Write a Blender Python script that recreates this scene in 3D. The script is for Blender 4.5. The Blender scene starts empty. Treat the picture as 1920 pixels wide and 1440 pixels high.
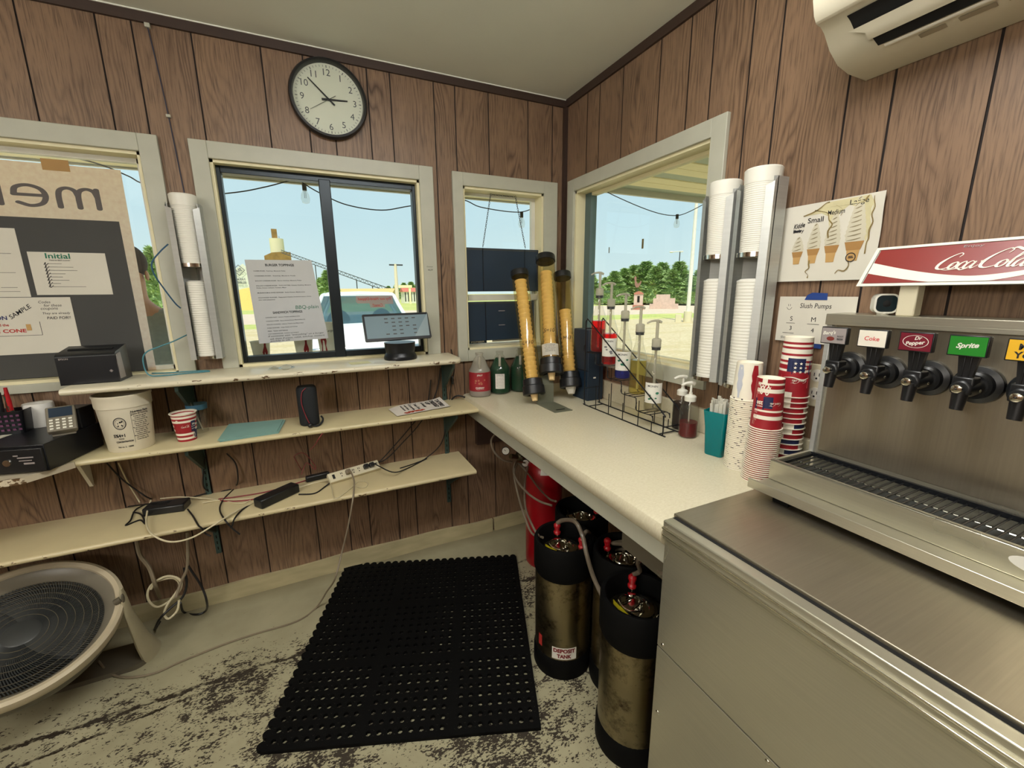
import bpy, math, random
from mathutils import Vector, Matrix, Euler
random.seed(7)
PI = math.pi
scn = bpy.context.scene
COL = scn.collection
# ------------------------------------------------------------------ camera
W, H, FPX = 1920, 1440, 787.21
YAW, PIT, ROL = 0.435783, 0.213806, -0.00957456
CAM = Vector((-1.4002, -2.25, 1.476))
def _axes():
    cy, sy, cp, sp = math.cos(YAW), math.sin(YAW), math.cos(PIT), math.sin(PIT)
    f = Vector((sy*cp, cy*cp, -sp)); r = Vector((cy, -sy, 0)); u = r.cross(f)
    cr, sr = math.cos(ROL), math.sin(ROL)
    return cr*r+sr*u, -sr*r+cr*u, f
RX, UY, FW = _axes()
cd = bpy.data.cameras.new('camera'); cam = bpy.data.objects.new('camera', cd); COL.objects.link(cam)
cd.sensor_width = 36; cd.lens = 36*FPX/W; cd.clip_start = 0.02; cd.clip_end = 900
m = Matrix((RX, UY, -FW)).transposed().to_4x4(); m.translation = CAM
cam.matrix_world = m
scn.camera = cam
# ------------------------------------------------------------------ view, world, sun
scn.view_settings.view_transform = 'Standard'; scn.view_settings.look = 'None'
scn.view_settings.exposure = 0.0; scn.view_settings.gamma = 1.0; scn.view_settings.use_curve_mapping = False
def lin(c):
    return tuple(((x/255)/12.92 if x/255 <= .04045 else ((x/255+.055)/1.055)**2.4) for x in c)
wd = bpy.data.worlds.new('sky'); scn.world = wd; wd.use_nodes = True
nt = wd.node_tree; nt.nodes.clear()
wo = nt.nodes.new('ShaderNodeOutputWorld'); bg = nt.nodes.new('ShaderNodeBackground')
tc = nt.nodes.new('ShaderNodeTexCoord'); sx = nt.nodes.new('ShaderNodeSeparateXYZ'); rp = nt.nodes.new('ShaderNodeValToRGB')
nt.links.new(tc.outputs['Generated'], sx.inputs[0]); nt.links.new(sx.outputs['Z'], rp.inputs[0])
e = rp.color_ramp.elements
e[0].position = 0.0; e[0].color = (*lin((214, 232, 232)), 1)
e[1].position = 0.6; e[1].color = (*lin((176, 206, 226)), 1)
k = rp.color_ramp.elements.new(0.15); k.color = (*lin((196, 222, 230)), 1)
nt.links.new(rp.outputs[0], bg.inputs[0]); nt.links.new(bg.outputs[0], wo.inputs[0]); bg.inputs[1].default_value = 1.15
sd = bpy.data.lights.new('sun', 'SUN'); sd.energy = 4.6; sd.angle = 0.01; sd.color = (1.0, .93, .80)
sun = bpy.data.objects.new('sun', sd); COL.objects.link(sun)
sun.rotation_euler = Vector((-.22, -.42, 1)).to_track_quat('Z', 'Y').to_euler()
FILL_LAMP, FILL_GLOBE = 38.0, 31.0          # emission of the added ceiling fixture's lens and three added globe lamps
# ------------------------------------------------------------------ pixel -> point measuring helpers (photo survey)
def ray(x, y): return (x-W/2)/FPX*RX-(y-H/2)/FPX*UY+FW
def at(x, y, ax, v):
    d = ray(x, y); return CAM+d*((v-CAM[ax])/d[ax])
def AX(x, y, v): return at(x, y, 0, v)
def AY(x, y, v): return at(x, y, 1, v)
def AZ(x, y, v): return at(x, y, 2, v)
# ------------------------------------------------------------------ materials
def _new(name):
    mt = bpy.data.materials.new(name); mt.use_nodes = True; n = mt.node_tree; n.nodes.clear()
    o = n.nodes.new('ShaderNodeOutputMaterial'); return mt, n, o
def N(n, t, **k):
    x = n.nodes.new('ShaderNode'+t)
    for a, b in k.items(): setattr(x, a, b)
    return x
def setin(nd, **k):
    for a, b in k.items(): nd.inputs[a.replace('_', ' ')].default_value = b
def mixc(n, fac, a, b, blend='MIX'):
    x = N(n, 'Mix', data_type='RGBA', blend_type=blend)
    for i, v in ((0, fac), (6, a), (7, b)):
        if isinstance(v, bpy.types.NodeSocket): n.links.new(v, x.inputs[i])
        else: x.inputs[i].default_value = v if i == 0 else (*v, 1)
    return x.outputs[2]
def mth(n, op, a, b=0., c=None, clamp=False):
    x = N(n, 'Math', operation=op); x.use_clamp = clamp
    for i, v in enumerate((a, b) if c is None else (a, b, c)):
        if isinstance(v, bpy.types.NodeSocket): n.links.new(v, x.inputs[i])
        else: x.inputs[i].default_value = v
    return x.outputs[0]
def noise(n, vec, scale, detail=2, rough=.5, dist=0.):
    x = N(n, 'TexNoise'); setin(x, Scale=scale, Detail=detail, Roughness=rough, Distortion=dist)
    if vec is not None: n.links.new(vec, x.inputs['Vector'])
    return x.outputs['Fac']
def mapping(n, vec, sc=(1, 1, 1), loc=(0, 0, 0), rot=(0, 0, 0)):
    x = N(n, 'Mapping'); x.inputs['Scale'].default_value = sc; x.inputs['Location'].default_value = loc; x.inputs['Rotation'].default_value = rot
    n.links.new(vec, x.inputs['Vector']); return x.outputs[0]
def ramp(n, fac, stops, interp='LINEAR'):
    x = N(n, 'ValToRGB'); x.color_ramp.interpolation = interp; el = x.color_ramp.elements
    el[0].position = stops[0][0]; el[0].color = (*stops[0][1], 1); el[1].position = stops[-1][0]; el[1].color = (*stops[-1][1], 1)
    for p, c in stops[1:-1]:
        q = el.new(p); q.color = (*c, 1)
    n.links.new(fac, x.inputs[0]); return x.outputs[0]
def rng(n, v, a, b, c=0., d=1.):
    x = N(n, 'MapRange'); setin(x, From_Min=a, From_Max=b, To_Min=c, To_Max=d); n.links.new(v, x.inputs[0]); return x.outputs[0]
def bsdf(n, o, rough=.5, metal=0., spec=.5):
    b = N(n, 'BsdfPrincipled'); setin(b, Roughness=rough, Metallic=metal); b.inputs['Specular IOR Level'].default_value = spec
    n.links.new(b.outputs[0], o.inputs[0]); return b
def bump(n, b, h, strength=.2, dist=.002):
    x = N(n, 'Bump'); setin(x, Strength=strength, Distance=dist); n.links.new(h, x.inputs['Height']); n.links.new(x.outputs[0], b.inputs['Normal'])
def obc(n): return N(n, 'TexCoord').outputs['Object']
def P(name, col, rough=.5, metal=0., var=.08, scale=9., bmp=0., bscale=60., spec=.5, sc=(1, 1, 1)):
    mt, n, o = _new(name); b = bsdf(n, o, rough, metal, spec); c = lin(col); v = mapping(n, obc(n), sc)
    f = noise(n, v, scale, 3)
    n.links.new(mixc(n, f, tuple(x*(1-var*2) for x in c), tuple(min(1, x*(1+var*2)) for x in c)), b.inputs['Base Color'])
    if bmp: bump(n, b, noise(n, v, bscale, 2), bmp)
    return mt
def clear(name, tint, ior=1.45, rough=.02, body=0., bodycol=(200, 200, 200)):
    """thin clear material: tinted see-through, mirror by Fresnel, with a share of milky body"""
    mt, n, o = _new(name); t = N(n, 'BsdfTransparent'); g = N(n, 'BsdfGlossy'); g.inputs['Roughness'].default_value = rough
    lw = N(n, 'LayerWeight'); lw.inputs[0].default_value = .5; mx = N(n, 'MixShader'); f0 = ((ior-1)/(ior+1))**2
    fr = mth(n, 'MULTIPLY_ADD', mth(n, 'POWER', lw.outputs['Facing'], 5.), 1-f0, f0, clamp=True)
    v = noise(n, obc(n), 3.); c = lin(tint)
    n.links.new(mixc(n, v, tuple(x*.97 for x in c), c), t.inputs[0])
    src = t.outputs[0]
    if body:
        d = N(n, 'BsdfDiffuse'); d.inputs[0].default_value = (*lin(bodycol), 1)
        tl = N(n, 'BsdfTranslucent'); tl.inputs[0].default_value = (*lin(bodycol), 1)
        a = N(n, 'AddShader'); m2 = N(n, 'MixShader'); m2.inputs[0].default_value = .5
        n.links.new(d.outputs[0], m2.inputs[1]); n.links.new(tl.outputs[0], m2.inputs[2])
        m1 = N(n, 'MixShader'); m1.inputs[0].default_value = body
        n.links.new(src, m1.inputs[1]); n.links.new(m2.outputs[0], m1.inputs[2]); src = m1.outputs[0]
    n.links.new(fr, mx.inputs[0]); n.links.new(src, mx.inputs[1]); n.links.new(g.outputs[0], mx.inputs[2])
    n.links.new(mx.outputs[0], o.inputs[0]); return mt
def paper(name, col, trans=.45, var=.05, scale=14., detail=3):
    mt, n, o = _new(name); d = N(n, 'BsdfDiffuse'); t = N(n, 'BsdfTranslucent'); mx = N(n, 'MixShader'); mx.inputs[0].default_value = trans
    c = lin(col); cc = mixc(n, noise(n, obc(n), scale, detail), tuple(x*(1-var*2) for x in c), tuple(min(1, x*(1+var*2)) for x in c))
    n.links.new(cc, d.inputs[0]); n.links.new(cc, t.inputs[0]); n.links.new(d.outputs[0], mx.inputs[1]); n.links.new(t.outputs[0], mx.inputs[2])
    n.links.new(mx.outputs[0], o.inputs[0]); return mt
def steel(name, col, rough=.3, streak=(1, 1, 60), dirt=0., metal=1.):
    mt, n, o = _new(name); b = bsdf(n, o, rough, metal); c = lin(col); oc = obc(n)
    s = noise(n, mapping(n, oc, streak), 6., 4); l = noise(n, oc, 2.3, 3)
    k = mixc(n, s, tuple(x*.86 for x in c), tuple(min(1, x*1.08) for x in c))
    if dirt: k = mixc(n, rng(n, noise(n, oc, 16., 5, .7), .62-.12*dirt, .70), k, lin((60, 48, 34)))
    n.links.new(k, b.inputs['Base Color']); n.links.new(rng(n, l, .3, .7, rough*.8, rough*1.3), b.inputs['Roughness'])
    bump(n, b, s, .06, .001); return mt
def woodmat():
    mt, n, o = _new('wood_paneling'); b = bsdf(n, o, .42, 0, .4); uv = N(n, 'UVMap').outputs[0]
    sxy = N(n, 'SeparateXYZ'); n.links.new(uv, sxy.inputs[0])
    warp = noise(n, mapping(n, uv, (6, 1.0, 1)), 1., 2)
    ring = mth(n, 'ADD', mth(n, 'MULTIPLY', sxy.outputs[0], 66.), mth(n, 'MULTIPLY', warp, 20.))
    w = mth(n, 'FRACT', ring); w = mth(n, 'ABSOLUTE', mth(n, 'SUBTRACT', w, .5)); w = rng(n, w, .0, .5, 0, 1)
    w = mth(n, 'MULTIPLY', mth(n, 'POWER', w, 2.), rng(n, noise(n, mapping(n, uv, (9, 3, 1)), 1., 3), .35, .7))
    por = noise(n, mapping(n, uv, (260, 9, 1)), 1., 3, .6)
    por2 = rng(n, por, .50, .68)
    big = noise(n, mapping(n, uv, (5, 1.2, 1)), 1., 2)
    base = mixc(n, big, lin((120, 96, 78)), lin((148, 119, 92)))
    c = mixc(n, mth(n, 'MULTIPLY', w, .92), base, lin((72, 54, 42)))
    c = mixc(n, mth(n, 'MULTIPLY', por2, .62), c, lin((60, 46, 36)))
    n.links.new(c, b.inputs['Base Color']); bump(n, b, por, .15, .001); return mt
def floormat():
    mt, n, o = _new('worn_painted_floor'); b = bsdf(n, o, .55); oc = obc(n); s = N(n, 'SeparateXYZ'); n.links.new(oc, s.inputs[0])
    X, Y = s.outputs[0], s.outputs[1]
    big = noise(n, oc, 2.6, 3); mid = noise(n, mapping(n, oc, (1, 1.5, 1), rot=(0, 0, .4)), 16., 4, .65); fine = noise(n, mapping(n, oc, (1, 1.9, 1), rot=(0, 0, .5)), 75., 3, .7)
    wear = mth(n, 'MULTIPLY', rng(n, Y, -.22, -.55), rng(n, big, .30, .62, .35, 1.))
    th = mth(n, 'SUBTRACT', .665, mth(n, 'MULTIPLY', wear, .185))
    spk = mth(n, 'GREATER_THAN', mth(n, 'ADD', mth(n, 'MULTIPLY', fine, .55), mth(n, 'MULTIPLY', mid, .45)), th)
    # long cracks running along the slab
    def line(x0, y0, x1, y1, w):
        L = math.hypot(x1-x0, y1-y0); nx, ny = -(y1-y0)/L, (x1-x0)/L
        d = mth(n, 'ADD', mth(n, 'MULTIPLY', X, nx), mth(n, 'ADD', mth(n, 'MULTIPLY', Y, ny), -(x0*nx+y0*ny)))
        d = mth(n, 'ABSOLUTE', mth(n, 'ADD', d, mth(n, 'MULTIPLY', mth(n, 'SUBTRACT', mid, .5), .05)))
        return mth(n, 'LESS_THAN', d, mth(n, 'MULTIPLY', fine, w))
    cr = mth(n, 'MAXIMUM', line(-2.35, -.52, -1.55, -.52, .022), line(-2.3, -.60, -1.5, -.50, .014))
    gr = noise(n, oc, 5., 4, .6)
    base = mixc(n, gr, lin((140, 134, 108)), lin((184, 178, 148)))
    back_tone = mth(n, 'MULTIPLY', rng(n, Y, -.10, .0, 0, 1), .55)  # floor turns darker brown toward the back wall
    base = mixc(n, back_tone, base, lin((90, 78, 52)))
    dk = mixc(n, mid, lin((22, 18, 14)), lin((62, 52, 38)))
    c = mixc(n, mth(n, 'MAXIMUM', spk, mth(n, 'MULTIPLY', cr, rng(n, mid, .40, .5))), base, dk)
    # grime packed under the middle of the mat
    bx = mth(n, 'DIVIDE', mth(n, 'SUBTRACT', X, -1.20), .24); by = mth(n, 'DIVIDE', mth(n, 'SUBTRACT', Y, -.50), .30)
    dd = mth(n, 'ADD', mth(n, 'POWER', mth(n, 'ABSOLUTE', bx), 2.), mth(n, 'POWER', mth(n, 'ABSOLUTE', by), 2.))
    bl = mth(n, 'LESS_THAN', mth(n, 'ADD', dd, mth(n, 'MULTIPLY', mth(n, 'SUBTRACT', mid, .5), 3.)), .8)
    c = mixc(n, bl, c, lin((20, 18, 15)))
    n.links.new(c, b.inputs['Base Color']); n.links.new(mixc(n, spk, (.42,)*3, (.8,)*3), b.inputs['Roughness'])
    bump(n, b, mth(n, 'SUBTRACT', 1., spk), .3, .001); return mt
def shelfmat(name, front, col=(205, 190, 150), chip=.62):
    """glossy cream paint, chipped to brown along the front edge (front = object-space y of that edge)"""
    mt, n, o = _new(name); b = bsdf(n, o, .28); oc = obc(n); s = N(n, 'SeparateXYZ'); n.links.new(oc, s.inputs[0]); c = lin(col)
    base = mixc(n, noise(n, oc, 5., 4, .6), tuple(x*.84 for x in c), tuple(min(1, x*1.08) for x in c))
    nz = noise(n, mapping(n, oc, (1, 2, 2)), 26., 4, .65)
    edge = rng(n, s.outputs[1], front+.03, front+.002, 0, 1)
    ch = mth(n, 'GREATER_THAN', mth(n, 'MULTIPLY', nz, edge), chip)
    c2 = mixc(n, ch, base, lin((92, 70, 46)))
    n.links.new(c2, b.inputs['Base Color']); bump(n, b, noise(n, oc, 30., 2), .12, .002); return mt
def laminate():
    mt, n, o = _new('cream_laminate'); b = bsdf(n, o, .26); oc = obc(n)
    f = noise(n, mapping(n, oc, (1, 2.2, 1), rot=(0, 0, .5)), 90., 4, .7); g = noise(n, oc, 6., 3)
    c = mixc(n, rng(n, f, .35, .7), lin((214, 208, 184)), lin((198, 190, 164)))
    c = mixc(n, mth(n, 'MULTIPLY', g, .5), c, lin((196, 186, 156))); n.links.new(c, b.inputs['Base Color']); return mt
def emis(name, col, st):
    mt, n, o = _new(name); x = N(n, 'Emission'); x.inputs[1].default_value = st
    c = lin(col); n.links.new(mixc(n, noise(n, obc(n), 2.), tuple(q*.97 for q in c), c), x.inputs[0]); n.links.new(x.outputs[0], o.inputs[0]); return mt
def groundmat(name, c1, c2, scale, bmp=.4, patch=None):
    mt, n, o = _new(name); b = bsdf(n, o, .9, 0, .2); oc = obc(n); f = noise(n, oc, scale, 5, .7)
    c = mixc(n, rng(n, f, .3, .7), lin(c1), lin(c2))
    if patch: c = mixc(n, rng(n, noise(n, mapping(n, oc, (1, 3, 1)), .35, 4), .48, .62, 0, .7), c, lin(patch))
    n.links.new(c, b.inputs['Base Color']); bump(n, b, f, bmp, .03); return mt
M = {}
M['wood'] = woodmat(); M['groove'] = P('dark_groove', (30, 20, 16), .8); M['darkwood'] = P('dark_brown_moulding', (58, 42, 34), .5, sc=(1, 1, 8))
M['ceil'] = P('cream_ceiling_paint', (230, 232, 220), .7, var=.03, scale=3, bmp=.1, bscale=200)
M['floor'] = floormat()
M['trimw'] = P('cream_white_trim_paint', (178, 178, 162), .42, var=.05, scale=12, bmp=.05)
M['base'] = P('dirty_baseboard_paint', (176, 166, 130), .45, var=.14, scale=7, sc=(1, 1, 4))
M['jamb'] = P('white_jamb_paint', (226, 218, 180), .5, var=.04)
M['sashb'] = P('dark_bronze_sash', (44, 50, 54), .35, .6)
M['sasht'] = P('weathered_teal_sash', (86, 106, 106), .5, .2)
M['vinyl'] = P('white_vinyl_sash', (222, 222, 212), .4)
M['glass'] = clear('window_glass', (252, 255, 254), 1.4, .01)
M['steel'] = steel('brushed_steel', (198, 194, 176), .30, (1, 1, 50), 0, .80); M['steelh'] = steel('brushed_steel_top', (176, 168, 150), .33, (1, 40, 1), 0, .95)
M['steeld'] = steel('grimy_keg_steel', (150, 138, 108), .33, (1, 1, 3), 1.)
M['chrome'] = steel('chrome', (225, 222, 212), .10); M['alu'] = steel('aluminium', (190, 192, 188), .42, (1, 1, 30), 0, .6)
M['blackp'] = P('black_plastic', (24, 25, 27), .35); M['blackr'] = P('black_rubber', (8, 8, 8), .7, var=.2, spec=.12)
M['blackm'] = P('black_metal', (24, 26, 30), .32, .3); M['navy'] = P('navy_plastic', (26, 44, 62), .45)
M['darkg'] = P('dark_grey_plastic', (58, 60, 60), .4); M['greyp'] = P('grey_plastic', (120, 114, 100), .4); M['greyd'] = P('smoky_grey_plastic', (92, 86, 72), .38)
M['white'] = P('white_plastic', (228, 226, 214), .4, var=.03); M['cream'] = P('cream_plastic', (212, 204, 176), .45, var=.04)
M['whitepaper'] = paper('white_paper', (226, 224, 212), .35); M['wallpaper'] = P('wall_paper_sheet', (208, 204, 190), .7, var=.04, scale=5)
M['ink'] = P('black_ink', (28, 28, 32), .7); M['inkb'] = P('blue_ink', (34, 44, 100), .7); M['inkr'] = P('red_ink', (176, 46, 40), .7); M['inkg'] = P('green_ink', (30, 110, 84), .7)
M['inkgr'] = P('grey_ink', (120, 120, 122), .7)
M['cokered'] = P('bright_red_print', (186, 30, 34), .4, var=.06); M['signred'] = P('faded_red_sign', (128, 36, 30), .35, var=.10, scale=3)
M['cupwhite'] = P('cup_paper', (236, 230, 212), .5, var=.02); M['cupred'] = P('cup_red_print', (152, 24, 36), .5); M['cupblue'] = P('cup_navy_print', (24, 34, 74), .5)
M['cupgrey'] = P('cup_grey_print', (186, 190, 200), .5)
M['tape'] = P('blue_painter_tape', (26, 60, 128), .6); M['masking'] = paper('tan_masking_tape', (196, 160, 110), .3)
M['red'] = P('red_plastic', (170, 22, 30), .35); M['redtank'] = P('red_tank_paint', (150, 14, 24), .32, var=.16, scale=12)
M['yellow'] = P('yellow_label', (226, 206, 40), .5)
M['hose'] = clear('clear_vinyl_hose', (190, 180, 165), 1.4, .2, .75, (170, 156, 136))
M['teal'] = clear('teal_plastic', (40, 190, 196), 1.45, .05, .78, (0, 168, 174))
M['amber'] = clear('amber_tube_plastic', (252, 244, 212), 1.45, .04, .05, (214, 176, 90))
M['cone'] = P('wafer_cone', (230, 200, 146), .8, var=.1, scale=30)
M['clearp'] = clear('clear_plastic', (250, 250, 247), 1.38, .05, .04, (220, 216, 205)); M['milky'] = clear('milky_plastic', (226, 224, 214), 1.4, .2, .62, (224, 220, 206))
M['liqred'] = clear('red_syrup', (255, 20, 50), 1.33, .05, .14, (236, 20, 50)); M['liqgreen'] = clear('green_syrup', (20, 110, 70), 1.33, .05, .7, (14, 92, 56))
M['liqyel'] = clear('yellow_syrup', (255, 248, 186), 1.33, .05, .06, (240, 214, 110)); M['liqblue'] = clear('blue_syrup', (60, 90, 240), 1.33, .05, .3, (50, 70, 210))
M['liqclear'] = clear('clear_syrup', (236, 232, 214), 1.33, .05, .1); M['liqdk'] = clear('brown_syrup', (90, 60, 50), 1.33, .05, .8, (52, 34, 32)); M['liqcher'] = clear('cherry_syrup', (190, 20, 30), 1.33, .05, .75, (130, 12, 22))
M['cherrylab'] = P('cherry_label', (150, 34, 44), .45); M['lbl'] = P('product_label', (226, 224, 214), .6)
M['wire_w'] = P('white_cable', (206, 196, 164), .5); M['wire_b'] = P('black_cable', (20, 19, 20), .5); M['wire_g'] = P('grey_cable', (128, 116, 96), .5)
M['wire_r'] = P('red_cable', (130, 40, 50), .5); M['wire_t'] = P('blue_network_cable', (34, 78, 108), .5)
M['tissue'] = P('tissue_paper', (222, 220, 214), .9, var=.03, bmp=.1); M['folder'] = P('teal_card_folder', (132, 172, 164), .6)
M['blackfab'] = P('black_mesh_fabric', (22, 26, 30), .8, bmp=.4, bscale=500)
M['screen'] = P('tablet_screen_glass', (120, 140, 150), .12, var=.03)
M['acw'] = P('off_white_ac_plastic', (206, 200, 178), .42, var=.04)
M['kraft'] = paper('speckled_kraft_board', (255, 222, 208), .85, .10, 60., 5); M['chalk'] = P('dark_grey_board', (66, 66, 64), .8, var=.06, scale=5)
M['stain'] = P('brown_stain', (128, 110, 66), .8, var=.3, scale=40)
M['dk'] = P('dark_void', (10, 10, 9), .9)
M['skin'] = P('skin', (206, 156, 128), .6); M['hair'] = P('dark_hair', (58, 48, 42), .8, bmp=.5, bscale=90); M['tshirt'] = P('grey_knit', (160, 168, 164), .9, var=.08, scale=50)
M['gravel'] = groundmat('pale_gravel', (176, 158, 122), (220, 204, 170), 9., .5, (190, 172, 130)); M['grass'] = groundmat('lawn_grass', (146, 160, 84), (196, 200, 122), 6., .6, (206, 198, 130))
M['asphalt'] = groundmat('pale_road', (196, 176, 156), (216, 198, 176), 3., .1); M['field'] = groundmat('dry_field', (196, 180, 120), (170, 172, 90), .4, .2)
M['bark'] = P('bark', (92, 74, 56), .9); M['leaf'] = P('conifer_needles', (156, 182, 116), .8, var=.22, scale=1.2); M['leafd'] = P('dark_leaves', (78, 104, 60), .8, var=.3, scale=.8)
M['concrete'] = P('pale_concrete', (224, 214, 180), .8, var=.06, scale=.3); M['galv'] = steel('galvanised', (200, 200, 190), .5); M['rust'] = P('rusty_corrugated', (146, 112, 60), .8, var=.25, scale=.6)
M['rustfig'] = P('rusty_figure', (150, 112, 96), .8)
M['brickred'] = P('old_red_brick', (186, 120, 100), .8, var=.15, scale=3); M['stone'] = P('pink_stone', (214, 186, 170), .8, var=.12, scale=4)
M['carpaint'] = P('white_car_paint', (236, 238, 236), .22, var=.02); M['carglass'] = clear('car_glass', (120, 150, 160), 1.5, .03, .4, (110, 140, 150)); M['seat'] = P('car_seat', (120, 126, 128), .8)
M['tire'] = P('tire_rubber', (28, 28, 28), .8)
M['soffit'] = P('cream_slat_soffit', (250, 236, 190), .6, var=.05, sc=(1, 8, 1)); M['soffitg'] = P('pale_green_corrugated', (176, 186, 166), .6, var=.12, sc=(1, 8, 1))
M['metalroof'] = P('red_roof', (196, 110, 90), .7); M['siding'] = P('white_siding', (232, 228, 214), .7)
# ------------------------------------------------------------------ geometry builder
def V(*a): return Vector(a)
def frame(d):
    d = Vector(d).normalized(); u = d.orthogonal().normalized(); return u, d.cross(u), d
def smooth_pts(pts, k=6, closed=False):
    p = [Vector(q) for q in pts]; n = len(p); out = []
    if n < 3: return p
    for i in range(n if closed else n-1):
        a = p[(i-1) % n] if closed or i else p[0]*2-p[1]; b = p[i]; c = p[(i+1) % n]; d = p[(i+2) % n] if closed or i+2 < n else p[-1]*2-p[-2]
        for j in range(k):
            t = j/k; out.append(.5*((2*b)+(c-a)*t+(2*a-5*b+4*c-d)*t*t+(3*b-a-3*c+d)*t**3))
    if not closed: out.append(p[-1])
    return out
class G:
    def __init__(s): s.v = []; s.f = []; s.m = []; s.uv = {}
    def add(s, vs, fs, m=0):
        o = len(s.v); s.v += [Vector(q) for q in vs]
        for f in fs: s.f.append([o+i for i in f]); s.m.append(m)
        return s
    def box(s, a, b, m=0):
        x0, x1 = sorted((a[0], b[0])); y0, y1 = sorted((a[1], b[1])); z0, z1 = sorted((a[2], b[2]))
        return s.add([(x0, y0, z0), (x1, y0, z0), (x1, y1, z0), (x0, y1, z0), (x0, y0, z1), (x1, y0, z1), (x1, y1, z1), (x0, y1, z1)],
                     [(3, 2, 1, 0), (4, 5, 6, 7), (0, 1, 5, 4), (1, 2, 6, 5), (2, 3, 7, 6), (3, 0, 4, 7)], m)
    def obox(s, c, size, rot=(0, 0, 0), m=0):
        k = G(); h = Vector(size)/2; k.box(-h, h); R = Euler(rot).to_matrix()
        return s.add([R @ q+Vector(c) for q in k.v], k.f, m)
    def cyl(s, p0, p1, r0, r1=None, n=20, m=0, caps=True):
        r1 = r0 if r1 is None else r1; p0, p1 = Vector(p0), Vector(p1); u, w, d = frame(p1-p0); vs = []
        for p, r in ((p0, r0), (p1, r1)):
            for i in range(n): a = 2*PI*i/n; vs.append(p+(u*math.cos(a)+w*math.sin(a))*r)
        fs = [(i, (i+1) % n, n+(i+1) % n, n+i) for i in range(n)]
        if caps: fs += [tuple(range(n-1, -1, -1)), tuple(range(n, 2*n))]
        return s.add(vs, fs, m)
    def lathe(s, c, prof, n=28, m=0, axis=(0, 0, 1), mats=None, close=False):
        c = Vector(c); u, w, d = frame(axis)
        if tuple(axis) == (0, 0, 1): u, w, d = V(1, 0, 0), V(0, 1, 0), V(0, 0, 1)
        vs = []
        for r, z in prof:
            for i in range(n): a = 2*PI*i/n; vs.append(c+d*z+(u*math.cos(a)+w*math.sin(a))*max(r, 1e-5))
        o = len(s.v); s.v += vs
        for k in range(len(prof)-1):
            for i in range(n):
                s.f.append([o+k*n+i, o+k*n+(i+1) % n, o+(k+1)*n+(i+1) % n, o+(k+1)*n+i])
                s.m.append(mats(k, i) if callable(mats) else (mats[k] if mats else m))
        return s
    def tube(s, pts, r, n=8, m=0, k=6, closed=False, sm=True):
        p = smooth_pts(pts, k, closed) if sm else [Vector(q) for q in pts]; N_ = len(p); vs = []; u = None
        for i, q in enumerate(p):
            d = (p[(i+1) % N_]-p[i-1]) if closed else (p[min(i+1, N_-1)]-p[max(i-1, 0)])
            if d.length < 1e-9: d = V(0, 0, 1)
            d.normalize()
            u = d.orthogonal().normalized() if u is None else (u-d*u.dot(d)).normalized()
            w = d.cross(u); rr = r(i/(N_-1)) if callable(r) else r
            for j in range(n): a = 2*PI*j/n; vs.append(q+(u*math.cos(a)+w*math.sin(a))*rr)
        L = N_ if closed else N_-1
        fs = [(i*n+j, i*n+(j+1) % n, ((i+1) % N_)*n+(j+1) % n, ((i+1) % N_)*n+j) for i in range(L) for j in range(n)]
        if not closed: fs += [tuple(range(n-1, -1, -1)), tuple((N_-1)*n+j for j in range(n))]
        return s.add(vs, fs, m)
    def prism(s, poly, o, u, v, n_, m=0, m2=None):
        """polygon in plane (o,u,v), extruded by vector n_"""
        o, u, v, n_ = Vector(o), Vector(u), Vector(v), Vector(n_); k = len(poly)
        a = [o+u*x+v*y for x, y in poly]; b = [q+n_ for q in a]
        s.add(a+b, [tuple(range(k)), tuple(range(2*k-1, k-1, -1))], m)
        return s.add(a+b, [(i, k+i, k+(i+1) % k, (i+1) % k) for i in range(k)], m if m2 is None else m2)
    def sph(s, c, r, sc=(1, 1, 1), n=16, k=10, m=0):
        vs = []; c = Vector(c)
        for j in range(k+1):
            t = PI*j/k
            for i in range(n): a = 2*PI*i/n; vs.append(c+V(math.sin(t)*math.cos(a)*r*sc[0], math.sin(t)*math.sin(a)*r*sc[1], math.cos(t)*r*sc[2]))
        return s.add(vs, [(j*n+i, (j+1)*n+i, (j+1)*n+(i+1) % n, j*n+(i+1) % n) for j in range(k) for i in range(n)], m)
    def decal(s, d, fn, m=0):
        return s.add([fn(x, y) for x, y in d[0]], d[1], m)
    def grid(s, fn, nu, nv, m=0):
        vs = [fn(i/nu, j/nv) for j in range(nv+1) for i in range(nu+1)]
        return s.add(vs, [(j*(nu+1)+i, j*(nu+1)+i+1, (j+1)*(nu+1)+i+1, (j+1)*(nu+1)+i) for j in range(nv) for i in range(nu)], m)
    def rot(s, R, c=(0, 0, 0), t=(0, 0, 0)):
        c = Vector(c); t = Vector(t); s.v = [R @ (q-c)+c+t for q in s.v]; return s
    def obj(s, name, mats, parent=None, bevel=0., angle=38, kind=None, w=True, seg=2):
        """link as ONE mesh object; w: coordinates are world ones, so the thing's own location is taken off"""
        off = ROOT.get(parent.name, V(0, 0, 0)) if (parent and w) else V(0, 0, 0)
        me = bpy.data.meshes.new(name); me.from_pydata([tuple(q-off) for q in s.v], [], s.f)
        for x in (mats if isinstance(mats, (list, tuple)) else [mats]): me.materials.append(x if not isinstance(x, str) else M[x])
        me.polygons.foreach_set('material_index', s.m); me.polygons.foreach_set('use_smooth', [angle > 0]*len(s.f))
        if s.uv:
            l = me.uv_layers.new(name='UVMap')
            for p in me.polygons:
                if p.index in s.uv:
                    for li, t in zip(p.loop_indices, s.uv[p.index]): l.data[li].uv = t
        if angle > 0: me.set_sharp_from_angle(angle=math.radians(angle))
        me.update()
        o = bpy.data.objects.new(name, me); COL.objects.link(o)
        if parent: o.parent = parent; ROOT[o.name] = off.copy()
        if kind: o['kind'] = kind
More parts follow.
